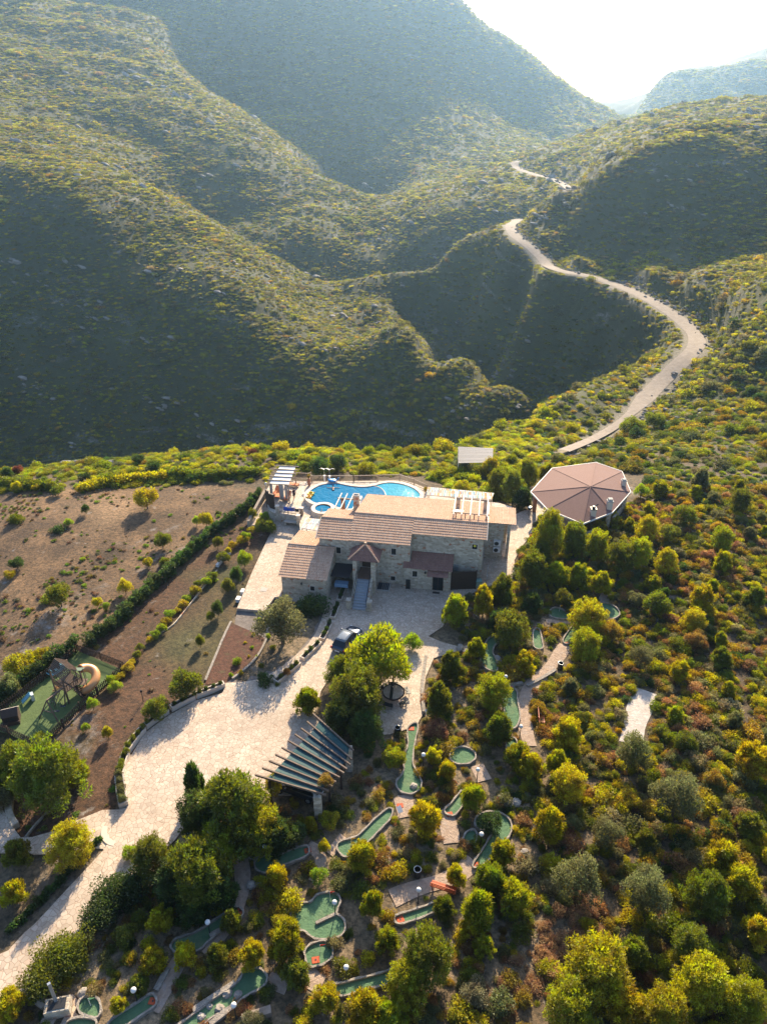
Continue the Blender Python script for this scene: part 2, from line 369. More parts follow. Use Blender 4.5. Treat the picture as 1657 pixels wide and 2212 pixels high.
FR = dict(A=(900,1700,2.071),B=(1500,1700,1.657),C=(0,1800,1.657),D=(0,2400,2.367),E=(900,2200,2.071),F=(400,2400,2.071),G=(900,2700,2.071),H=(1500,2250,1.657),I=(0,2900,2.071),J=(700,3100,2.071),K=(1400,3000,2.071),L=(2100,2700,1.7725),M=(1000,1820,5.523),N=(1150,1850,5.523),O=(1600,1850,4.1425),P=(1200,2050,4.1425),Q=(1500,2050,4.1425),R=(1380,2580,6.373),T=(1250,2370,6.628),V=(0,3550,1.841),S=(0,0,1.0),W=(0,0,.56037),X=(0,900,1.1047),Y=(1457,900,1.1047))
def fr(f, x, y): a, b, s = FR[f]; return a + x/s, b + y/s
def at(f, x, y, z=0.0): return sz(*fr(f, x, y), z)
def drop_h(X, Y, dz=0.0):
    """ground point below the place where the sight line passes dz above the ground"""
    z = 0.0
    for _ in range(12):
        p = sz(X, Y, z + dz); z = float(ground(p[0], p[1]))
    return (p[0], p[1], z)
def atg(f, x, y):
    return drop_h(*fr(f, x, y))
# ------------------------------------------------------------------ mass planting through geometry nodes
def scatter(name, P, S, ROT, T, IDX, sources, label, mat=None):
    me = bpy.data.meshes.new(name); me.vertices.add(len(P)); me.vertices.foreach_set('co', np.asarray(P, np.float32).ravel())
    for nm, ty, arr, key in (('psize', 'FLOAT_VECTOR', S, 'vector'), ('prot', 'FLOAT_VECTOR', ROT, 'vector'), ('tint', 'FLOAT_VECTOR', T, 'vector')):
        a = me.attributes.new(nm, ty, 'POINT'); a.data.foreach_set(key, np.asarray(arr, np.float32).ravel())
    a = me.attributes.new('pidx', 'INT', 'POINT'); a.data.foreach_set('value', np.asarray(IDX, np.int32))
    o = mesh_obj(name, me); tag(o, label=label, kind='stuff')
    g = bpy.data.node_groups.new(name + '_planting', 'GeometryNodeTree')
    g.interface.new_socket('Geometry', in_out='INPUT', socket_type='NodeSocketGeometry'); g.interface.new_socket('Geometry', in_out='OUTPUT', socket_type='NodeSocketGeometry')
    gi = g.nodes.new('NodeGroupInput'); go = g.nodes.new('NodeGroupOutput'); ip = g.nodes.new('GeometryNodeInstanceOnPoints'); jn = g.nodes.new('GeometryNodeJoinGeometry')
    for s_ in sources:
        oi = g.nodes.new('GeometryNodeObjectInfo'); oi.inputs['Object'].default_value = s_; oi.inputs['As Instance'].default_value = True; oi.transform_space = 'ORIGINAL'
        g.links.new(oi.outputs['Geometry'], jn.inputs[0])
    def attr(nm, ty):
        x = g.nodes.new('GeometryNodeInputNamedAttribute'); x.data_type = ty; x.inputs['Name'].default_value = nm
        return x.outputs['Attribute']
    g.links.new(gi.outputs[0], ip.inputs['Points']); g.links.new(jn.outputs[0], ip.inputs['Instance']); ip.inputs['Pick Instance'].default_value = True
    g.links.new(attr('pidx', 'INT'), ip.inputs['Instance Index']); g.links.new(attr('prot', 'FLOAT_VECTOR'), ip.inputs['Rotation']); g.links.new(attr('psize', 'FLOAT_VECTOR'), ip.inputs['Scale'])
    g.links.new(ip.outputs[0], go.inputs[0])
    md = o.modifiers.new('planting', 'NODES'); md.node_group = g
    return o
# ------------------------------------------------------------------ road on the hillside
def W2(p): return drop(p[0], p[1], k=1.0)
ROAD_A = [(1218,972),(1275,950),(1318,930),(1345,910),(1368,888),(1400,850),(1440,815),(1478,785),(1505,758),(1508,727),(1482,700),(1440,672),(1400,645),(1350,622),(1300,604),(1250,594),(1205,584),(1175,570),(1150,545),(1122,520),(1101,500),(1101,486),(1120,474)]
ROAD_B = [(1234,410),(1214,396),(1190,386),(1160,378),(1130,370),(1108,361),(1112,351),(1132,346)]
def resample(P, step):
    P = np.array(P, float); d = np.concatenate([[0], np.cumsum(np.linalg.norm(np.diff(P[:, :2], axis=0), axis=1))])
    n = max(2, int(d[-1]/step)); t = np.linspace(0, d[-1], n); Q = np.stack([np.interp(t, d, P[:, k]) for k in range(P.shape[1])], 1)
    for _ in range(10):
        Q[1:-1] = (Q[:-2] + 2*Q[1:-1] + Q[2:])/4
    return Q
def road_pts(L): return resample([p for p in map(W2, L) if p is not None], 3.0)
RA, RB = road_pts(ROAD_A), road_pts(ROAD_B)
RW = lambda Y: .95 + np.clip((Y - 142)/10, 0, 1)*(1.15 + np.clip((Y-300)/200, 0, 1)*.5)
def flatten_road(Q):
    global GZ
    for q, nx in zip(Q[:-1], Q[1:]):
        hw = float(RW(q[1])); m = (np.abs(GXX - q[0]) < 14) & (np.abs(GYY - q[1]) < 14)
        if not m.any(): continue
        d = np.hypot(GXX[m] - q[0], GYY[m] - q[1]); w = np.clip((hw + 6.0 - d)/5.0, 0, 1)
        z = GZ[m]; GZ[m] = z*(1-w) + (q[2] - .12)*w; ROADD[m] = np.minimum(ROADD[m], d - hw)
ROADD = np.full(GZ.shape, 99.0)
flatten_road(RA); flatten_road(RB)
# ------------------------------------------------------------------ ground plan of the estate
def poly(f, pts, z=0.0): return [at(f, x, y, z) for x, y in pts]
PAVE = (poly('V', [(-150,560),(-150,300),(0,235),(60,210),(180,80),(240,30)]) + poly('I', [(400,1243),(540,1090),(700,920),(830,780),(905,660),(940,600),(958,452),(1015,440),(1000,400),(975,280),(990,200),(1000,100),(1050,10)])
  + poly('F', [(180,1150),(215,1070),(330,880),(520,740),(740,620),(950,560),(975,480),(1100,475),(1250,450),(1400,370),(1500,290)])
  + poly('E', [(600,580),(660,490),(700,400),(730,290),(715,250),(400,240)]) + [at('A', 400,1000,0)] + poly('A', [(900,900),(1500,800)]) + poly('B', [(640,560),(700,600),(800,470),(870,440),(985,430),(975,470),(905,600),(850,670),(800,760),(800,870),(700,900),(560,960),(470,990)])
  + poly('H', [(370,200),(345,270),(250,335),(330,370),(440,400),(500,395),(500,430),(430,430),(285,475),(232,600),(213,750),(232,800),(185,890),(130,925),(0,960)])
  + poly('E', [(1200,1310),(1110,1120),(1095,1080),(1110,1000),(1150,930),(1300,800),(1330,700),(1230,640),(1000,640),(930,640),(830,760),(700,960),(650,1170),(760,1270)])
  + poly('G', [(800,500),(700,700),(430,760),(190,740),(100,640),(60,600)]) + poly('I', [(1657,330),(1500,560),(1400,700),(1300,790),(1200,900),(1070,1030),(1040,1060),(960,1140),(830,1200)])
  + poly('V', [(660,0),(520,100),(470,190),(330,270),(250,370),(205,480),(170,520),(60,580)]))
UPATH = [at('E', 30,300,.25)] + [at('E', 155,0,.25)] + poly('A', [(340,660),(265,540),(120,690),(190,640),(262,440)], .25)
UPATH = poly('E', [(30,300),(155,0)], .25) + poly('A', [(270,790),(330,672),(125,672),(262,445)], .25) + poly('A', [(420,440),(560,440),(650,620),(640,760),(560,820),(470,900),(400,1060),(385,1243)], .25) + poly('E', [(330,210),(250,320)], .25)
LOWPATH = poly('I', [(-200,420),(-60,350),(0,400),(60,520),(110,600),(170,680),(260,676),(460,620),(600,550),(820,460),(958,456),(945,590),(905,660),(830,770),(760,765),(560,790),(380,810),(270,815),(150,760),(60,800),(-200,800)], -.05)
GPATHS = [('H', [(1125,395),(1060,500),(1000,580),(920,630),(860,665),(850,760),(853,860),(868,960),(900,1040)], .62), ('J', [(470,420),(450,480),(500,540),(560,590),(500,640),(490,720),(515,800),(500,870),(420,960),(300,1060),(170,1185)], .5),
  ('V', [(1290,260),(1240,330),(1215,400),(1200,480),(1150,560),(1080,640)], .5), ('J', [(1010,330),(1150,390),(1215,340),(1190,440),(1120,530),(1050,620)], .4), ('J', [(1000,1310),(920,1380),(860,1450),(960,1510),(1050,1480),(1130,1440)], .55),
  ('J', [(690,1400),(780,1440),(850,1460)], .45), ('K', [(650,250),(670,330),(690,420),(710,520)], .6), ('K', [(300,150),(350,230),(350,310)], .6), ('K', [(880,660),(840,760),(800,830),(700,850),(560,830),(420,850),(300,890),(230,960)], .6),
  ('G', [(1370,760),(1400,860),(1380,930)], .6), ('H', [(560,1160),(600,1200),(610,1260)], .55), ('J', [(1180,400),(1230,300),(1300,260)], .35), ('H', [(1390,60),(1370,110),(1350,140)], .5), ('H', [(1000,240),(1100,250),(1170,240)], .4)]
TRACK = ('L', [(700,-60),(655,10),(640,60),(600,130),(590,215),(590,300)], 1.0)
GREENS = {
 'pear': ('G', [(1390,215),(1470,175),(1465,250),(1445,330),(1430,420),(1425,520),(1450,555),(1480,610),(1500,660),(1490,710),(1440,745),(1380,750),(1320,720),(1300,670),(1310,640),(1350,600),(1370,550),(1360,480),(1370,430),(1400,370),(1395,290)]),
 'winding': ('J', [(1655,35),(1690,55),(1655,135),(1590,195),(1540,250),(1480,310),(1420,370),(1340,430),(1285,415),(1245,365),(1250,315),(1310,292),(1400,272),(1470,205),(1540,130),(1600,80)]),
 'spoon': ('J', [(1010,335),(1020,400),(960,435),(860,470),(760,510),(700,550),(640,550),(590,510),(590,455),(630,425),(700,415),(760,420),(850,380),(930,350)]),
 'shaded round': ('J', [(485,400),(500,320),(560,285),(620,300),(645,360),(620,420),(560,430)]),
 'trefoil': ('J', [(870,890),(900,830),(960,795),(1040,795),(1070,740),(1130,715),(1210,710),(1260,740),(1265,790),(1235,850),(1235,890),(1280,910),(1305,960),(1300,1020),(1260,1060),(1180,1080),(1090,1080),(1035,1060),(1000,1020),(940,1000),(890,950)]),
 'round': ('J', [(1100,1102),(1160,1100),(1205,1150),(1205,1220),(1150,1270),(1070,1300),(1010,1295),(1000,1240),(985,1180),(1025,1130)]),
 'long left': ('J', [(455,815),(505,880),(430,940),(340,1000),(260,1055),(190,1120),(150,1165),(60,1190),(-40,1190),(-83,1145),(-60,1095),(0,1070),(80,1050),(180,1000),(260,940),(360,870)]),
 'long lower': ('J', [(500,1330),(560,1310),(630,1320),(680,1370),(680,1420),(640,1470),(570,1500),(500,1540),(440,1590),(330,1650),(220,1720),(150,1770),(0,1860),(-150,1870),(0,1760),(120,1670),(230,1590),(330,1510),(430,1450),(480,1400)]),
 'sickle': ('J', [(1170,1450),(1260,1445),(1400,1405),(1560,1370),(1660,1335),(1720,1320),(1700,1400),(1650,1440),(1540,1460),(1400,1500),(1280,1540),(1210,1500)]),
 'short lower': ('K', [(245,1110),(340,1080),(450,1045),(550,1010),(600,990),(640,1040),(540,1080),(420,1130),(300,1165),(265,1160)]),
 'hook': ('K', [(885,360),(920,300),(1000,272),(1080,280),(1150,315),(1182,375),(1175,440),(1140,490),(1080,550),(1020,630),(960,690),(900,720),(870,705),(910,640),(960,575),(1000,500),(1040,440),(1000,400),(930,420)]),
 'small lobe': ('K', [(800,485),(830,430),(885,415),(905,450),(895,520),(850,532),(806,515)]),
 'tilted strip': ('K', [(795,95),(820,130),(800,210),(730,300),(680,300),(640,260),(700,215),(750,150)]),
 'oval': ('H', [(390,1090),(420,1055),(480,1045),(540,1075),(553,1110),(530,1140),(480,1158),(420,1150),(390,1125)]),
 'short strip': ('H', [(750,990),(815,990),(810,1090),(750,1075)]),
 'shaded strip': ('H', [(725,670),(780,665),(815,690),(815,760),(830,820),(830,880),(790,940),(740,900),(740,800),(720,720)]),
 'forked': ('H', [(615,380),(650,340),(700,325),(700,370),(665,400),(655,450),(680,480),(695,530),(680,570),(640,555),(575,515),(600,450)]),
 'narrow strip': ('H', [(925,290),(960,290),(970,360),(985,420),(925,420),(918,350)]),
 'left loop': ('H', [(1020,180),(1060,152),(1110,170),(1130,195),(1200,208),(1190,228),(1120,230),(1060,222),(1025,210)]),
 'right loop': ('H', [(1225,185),(1260,145),(1320,125),(1390,125),(1440,150),(1470,185),(1460,215),(1400,235),(1330,240),(1300,230),(1230,208)]),
 'channel': ('H', [(1205,232),(1250,238),(1220,290),(1180,350),(1150,390),(1100,380),(1140,310)]),
 'corner round': ('V', [(560,600),(590,550),(640,530),(700,560),(720,620),(705,690),(640,680),(570,650)]),
 'corner strip': ('V', [(1085,510),(1120,590),(1080,620),(960,700),(900,745),(780,775),(770,730),(860,660),(980,590)]),
 'corner edge': ('V', [(500,705),(600,692),(690,712),(680,760),(440,770)]) }
def chaikin(P, n=2, closed=True):
    P = np.array(P, float)
    for _ in range(n):
        if closed: Q = np.roll(P, -1, 0); P = np.stack([.75*P+.25*Q, .25*P+.75*Q], 1).reshape(-1, P.shape[1])
        else: Q = P[1:]; A = P[:-1]; P = np.concatenate([P[:1], np.stack([.75*A+.25*Q, .25*A+.75*Q], 1).reshape(-1, P.shape[1]), P[-1:]])
    return P
def level(P, zt, margin=.5):
    """cut the terrain down below a level sheet"""
    P = np.array(P); x0, y0 = P[:, :2].min(0) - 2; x1, y1 = P[:, :2].max(0) + 2
    m = (GXX > x0) & (GXX < x1) & (GYY > y0) & (GYY < y1); xs, ys = GXX[m], GYY[m]
    ins = in_poly(xs, ys, P); 
    for a in range(6): ins |= in_poly(xs + margin*math.cos(a*1.047), ys + margin*math.sin(a*1.047), P)
    z = GZ[m]; z[ins] = np.minimum(z[ins], zt - .12); GZ[m] = z
KEEP = []       # plan shapes nothing may grow on
level(PAVE, 0.0, .35); level(UPATH, .2, .3); level(LOWPATH, -.05, .3); KEEP += [PAVE, UPATH, LOWPATH]
PGZ = -.3; pgp = [at('D', x, y, PGZ) for x, y in ((705,252),(1120,430),(1030,510),(500,985),(425,1110),(300,1125),(80,1010),(-100,960),(-120,880),(0,800),(150,700),(400,505))]; level(pgp, PGZ, .5)
GREEN_P = {}
for k, (f, pts) in GREENS.items():
    g = [atg(f, x, y) for x, y in pts]; z0 = float(np.median([q[2] for q in g])) + .05
    P = chaikin([at(f, x, y, z0) for x, y in pts], 2); level(P, z0, .45); GREEN_P[k] = P; KEEP.append([tuple(q) for q in P])
PATH_L = []
for f, pts, hw in GPATHS:
    C_ = resample([atg(f, x, y) for x, y in pts], .7); PATH_L.append((C_, hw))
f, pts, hw = TRACK; TR_C = resample([atg(f, x, y) for x, y in pts], .8)
def dist_line(x, y, C_):
    d = np.full(np.shape(x), 1e9)
    for i in range(len(C_)-1):
        a, b = C_[i, :2], C_[i+1, :2]; ab = b - a; L = (ab**2).sum() + 1e-9
        t = np.clip(((x-a[0])*ab[0] + (y-a[1])*ab[1])/L, 0, 1); d = np.minimum(d, np.hypot(x - a[0] - t*ab[0], y - a[1] - t*ab[1]))
    return d
def free(x, y, m=0.3, extra=()):
    x = np.atleast_1d(x); y = np.atleast_1d(y); ok = np.ones(x.shape, bool)
    for P in list(KEEP) + list(extra):
        A = np.array(P)[:, :2]; s = (x > A[:, 0].min()-2) & (x < A[:, 0].max()+2) & (y > A[:, 1].min()-2) & (y < A[:, 1].max()+2)
        if not s.any(): continue
        xs, ys = x[s], y[s]; i = in_poly(xs, ys, P)
        if m > 0:
            for a in range(6): i |= in_poly(xs + m*math.cos(a*1.047), ys + m*math.sin(a*1.047), P)
        t = ok[s]; t[i] = False; ok[s] = t
    for C_, hw in PATH_L:
        s = (np.abs(x - C_[:, 0].mean()) < 20) & (np.abs(y - C_[:, 1].mean()) < 20); t = ok[s]; t[dist_line(x[s], y[s], C_) < hw + m*.6] = False; ok[s] = t
    return ok
# ------------------------------------------------------------------ soil colours of the terrain
FIELD = poly('W', [(-200,1075),(0,1062),(150,1062),(300,1050),(450,1045),(560,1052),(585,1060),(560,1120),(520,1140),(170,1400),(100,1440),(-250,1440)], -.4)
GARDEN = poly('W', [(585,1070),(575,1110),(545,1150),(600,1160),(560,1230),(515,1320),(450,1480),(400,1500),(320,1570),(268,1650),(255,1760),(60,1830),(-200,1900),(-200,1440),(170,1400),(530,1130)], -.3)
BED = poly('F', [(1020,0),(820,440),(815,495),(975,480),(1120,390),(1230,280),(1260,240),(1290,130),(1250,100)], -.08)
BEDL = poly('E', [(30,310),(245,322),(330,300),(520,262),(735,288),(690,440),(600,580),(400,780),(230,870),(0,893),(-60,890)], -.1)
soil = np.zeros(GZ.shape + (3,)); soil[:] = (.13, .088, .05)
sc = fbm(GXX/14+9, GYY/14, 4)
gw_ = np.clip((15 + .1*GYY - GXX)/6, 0, 1)*np.clip((70 - GYY)/8, 0, 1); soil += gw_[..., None]*np.array([.13, .10, .075])*np.clip(.55 + 1.6*fbm(GXX/3+7, GYY/3, 4), 0, 1.6)[..., None]
soil[:] = soil*(1 + .5*sc[..., None])
gx, gz_ = np.gradient(GZ, axis=1), np.gradient(GZ, axis=0)
farm = np.clip((GYY - 96)/30, 0, 1)[..., None]
soil = soil*(1-farm) + farm*np.array([.065, .068, .018])*(1 + .5*sc[..., None])
fi = in_poly(GXX, GYY, FIELD); ga = in_poly(GXX, GYY, GARDEN)
n2 = fbm(GXX/3, GYY/3, 4)[..., None]; n3 = fbm(GXX/9+40, GYY/9+3, 3)[..., None]
soil = np.where(fi[..., None], np.array([.20, .115, .06])*(1 + .7*n2 + .6*n3) + np.clip(n3, 0, 1)*np.array([.09, .07, .05]), soil)
soil = np.where(ga[..., None], np.array([.12, .058, .03])*(1 + .3*n2) + np.clip(n3 - .05, 0, 1)*np.array([-.05, .06, 0]), soil)
rb = np.clip(1 - np.maximum(ROADD, 0)/3.6, 0, 1)[..., None]
soil = soil*(1-rb) + rb*np.array([.30, .25, .20])
soil = np.clip(soil, .01, .6)
def hill_mat():
    s = NT('hillside'); a = s.n('ShaderNodeAttribute', attribute_name='soil')
    n1 = s.noise(.9, 6, .7); n2 = s.noise(6, 5, .7)
    n0 = s.ramp(s.noise(2.6, 6, .75), [(.38, (.42, .45, .42)), (.62, (1.35, 1.3, 1.2))]); c = s.mix(1.0, s.mix(s.math('MULTIPLY', n2, .9), a.outputs['Color'], s.mix(1.0, a.outputs['Color'], (.5, .55, .5), 'MULTIPLY')), n0, 'MULTIPLY')
    # pale limestone ledges breaking through, slanting with the strata
    mp = s.n('ShaderNodeMapping'); mp.inputs['Rotation'].default_value = (0.15, .55, 0); mp.inputs['Scale'].default_value = (.35, .35, 1.5); s.l(s.pos(), mp.inputs[0])
    r1 = s.noise(.10, 7, .72, mp.outputs[0], .6); rk = s.ramp(r1, [(.57, (0, 0, 0)), (.64, (1, 1, 1))])
    r2 = s.ramp(n1, [(.42, (0, 0, 0)), (.6, (1, 1, 1))])
    f = s.math('MULTIPLY', rk, r2)
    rc = s.ramp(n2, [(.3, (.16, .14, .12)), (.7, (.38, .34, .30))])
    pb = s.ramp(s.noise(.55, 5, .65), [(.64, (0, 0, 0)), (.72, (1, 1, 1))])
    f2 = s.math('MAXIMUM', f, s.math('MULTIPLY', pb, .75))
    c = s.mix(f2, c, rc)
    h = s.math('ADD', s.math('MULTIPLY', n1, .6), s.math('MULTIPLY', n2, .25))
    return s.bsdf(c, .95, s.bump(h, .6, .5))
M_HILL = hill_mat()
idx = np.arange(NU*NV).reshape(NV, NU)
F_ = np.stack([idx[:-1,:-1], idx[:-1,1:], idx[1:,1:], idx[1:,:-1]], -1).reshape(-1,4)
me = np_mesh('hills', np.stack([GXX, GYY, GZ], -1).reshape(-1,3), F_, [M_HILL], True)
a = me.attributes.new('soil', 'FLOAT_COLOR', 'POINT'); a.data.foreach_set('color', np.concatenate([soil, np.ones(GZ.shape+(1,))], -1).astype(np.float32).ravel())
tag(mesh_obj('hills', me), kind='structure')
# ------------------------------------------------------------------ sheets
def sheet(name, P, mat, thick=.1, parent=None, kind='structure', zfun=None):
    bm = bmesh.new(); vs = [bm.verts.new(p) for p in P]; bm.faces.new(vs)
    bmesh.ops.triangulate(bm, faces=bm.faces[:], ngon_method='EAR_CLIP')
    bm.normal_update()
    if sum(f.normal.z*f.calc_area() for f in bm.faces) < 0: bmesh.ops.reverse_faces(bm, faces=bm.faces[:])
    top = bm.faces[:]; r = bmesh.ops.extrude_face_region(bm, geom=top)
    vv = [g for g in r['geom'] if isinstance(g, bmesh.types.BMVert)]; bmesh.ops.translate(bm, verts=vv, vec=(0, 0, thick))
    bmesh.ops.translate(bm, verts=bm.verts[:], vec=(0, 0, -thick)); bmesh.ops.recalc_face_normals(bm, faces=bm.faces[:])
    me = bpy.data.meshes.new(name); bm.to_mesh(me); bm.free(); me.materials.append(mat)
    o = mesh_obj(name, me, parent)
    if kind and not parent: o['kind'] = kind
    return o
def ribbon(name, C_, hw, mat, lift=.05, kind='structure', taper=None):
    C_ = np.array(C_); t = np.gradient(C_[:, :2], axis=0); t /= np.linalg.norm(t, axis=1, keepdims=True) + 1e-9; n = np.stack([-t[:, 1], t[:, 0]], 1)
    h = np.full(len(C_), hw) if not callable(hw) else np.array([hw(y) for y in C_[:, 1]])
    h = h*(1 + (.03 if callable(hw) else .12)*np.sin(np.arange(len(C_))*.9))
    V = []
    for k in (-1, -.33, .33, 1):
        q = C_[:, :2] + n*(h*k)[:, None]; z = np.maximum(ground(q[:, 0], q[:, 1]), C_[:, 2] - .14) + lift + (.04 if abs(k) < .5 else 0) if callable(hw) else np.maximum(ground(q[:, 0], q[:, 1]), C_[:, 2] - .05) + lift + (0 if abs(k) < .5 else -.02)
        V.append(np.concatenate([q, z[:, None]], 1))
    V = np.stack(V, 1).reshape(-1, 3); N = len(C_); F = []
    for i in range(N-1):
        for k in range(3): F.append((i*4+k, i*4+k+1, i*4+k+5, i*4+k+4))
    F = np.array(F)[:, ::-1]; me = np_mesh(name, V, F, [mat], True); o = mesh_obj(name, me); o['kind'] = kind; return o
def pave_mat(name, scale=1.75, c1=(.52, .43, .35), c2=(.72, .63, .54), grout=(.36, .26, .19), gw=.05, patch=True):
    s = NT(name); p = s.pos()
    wob = s.n('ShaderNodeVectorMath', operation='ADD'); nz = s.n('ShaderNodeTexNoise'); nz.inputs['Scale'].default_value = 1.2; s.l(p, nz.inputs['Vector'])
    sc_ = s.n('ShaderNodeVectorMath', operation='SCALE'); sc_.inputs['Scale'].default_value = .35; s.l(nz.outputs['Color'], sc_.inputs[0]); s.l(p, wob.inputs[0]); s.l(sc_.outputs[0], wob.inputs[1])
    v = s.n('ShaderNodeTexVoronoi', feature='DISTANCE_TO_EDGE'); v.inputs['Scale'].default_value = scale; s.l(wob.outputs[0], v.inputs['Vector'])
    v2 = s.n('ShaderNodeTexVoronoi'); v2.inputs['Scale'].default_value = scale; s.l(wob.outputs[0], v2.inputs['Vector'])
    h = s.n('ShaderNodeSeparateColor'); s.l(v2.outputs['Color'], h.inputs[0])
    c = s.mix(h.outputs[0], c1, c2)
    c = s.mix(s.math('MULTIPLY', s.ramp(h.outputs[1], [(.8, (0, 0, 0)), (.9, (1, 1, 1))]), .5), c, (.62, .45, .34))
    c = s.mix(s.math('MULTIPLY', s.noise(5, 4), .3), c, (.45, .38, .32))
    st_ = s.ramp(s.noise(.16, 5, .65), [(.35, (.80, .78, .76)), (.6, (1, 1, 1))]); c = s.mix(1.0, c, st_, 'MULTIPLY'); st2 = s.ramp(s.noise(.7, 5, .7), [(.3, (.82, .80, .77)), (.5, (1, 1, 1))]); c = s.mix(1.0, c, st2, 'MULTIPLY')
    if patch: c = s.mix(s.math('MULTIPLY', s.ramp(s.noise(.35, 4, .6), [(.56, (0, 0, 0)), (.72, (1, 1, 1))]), .3), c, (.60, .42, .28))
    e = s.ramp(v.outputs['Distance'], [(gw*.4, (0, 0, 0)), (gw, (1, 1, 1))])
    c = s.mix(e, s.mix(s.noise(2.5, 3), grout, tuple(g*.75 for g in grout)), c)
    return s.bsdf(c, .8, s.bump(s.math('ADD', e, s.math('MULTIPLY', s.noise(9, 4), .3)), .35, .03))
M_PAVE = pave_mat('crazy_paving', 2.7, (.47,.375,.28), (.64,.53,.41), (.38,.27,.19), .055)
def soil_mat(name, a, b, sc=3, c3=None):
    s = NT(name); c = s.ramp(s.noise(sc, 6, .7), [(.3, a), (.7, b)])
    if c3: c = s.mix(s.ramp(s.noise(sc*.4, 4), [(.55, (0, 0, 0)), (.7, (1, 1, 1))]), c, c3)
    return s.bsdf(c, .95, s.bump(s.noise(sc*2.5, 5, .7), .8, .12))
M_ROAD = soil_mat('road_surface', (.21, .17, .135), (.33, .275, .22), .8, (.25, .21, .17))
M_PATH = soil_mat('gravel_path', (.30, .21, .15), (.48, .36, .27), 2.5, (.40, .33, .28))
M_RED = soil_mat('red_soil', (.05, .02, .011), (.15, .062, .034), 3.2, (.10, .07, .03))
M_GREY = soil_mat('grey_gravel', (.12, .10, .085), (.24, .20, .17), 1.2)
sheet('paving', PAVE, M_PAVE, .1); sheet('path', UPATH, M_PAVE, .3); sheet('path', LOWPATH, M_PAVE, .1)
ribbon('road', RA, lambda y: float(RW(y)), M_ROAD, .06); ribbon('road', RB, lambda y: float(RW(y)), M_ROAD, .1)
for C_, hw in PATH_L: ribbon('path', C_, hw, M_PATH, .06)
ribbon('path', TR_C, TRACK[2], soil_mat('pale_track', (.42, .36, .30), (.62, .55, .48), 2), .06)
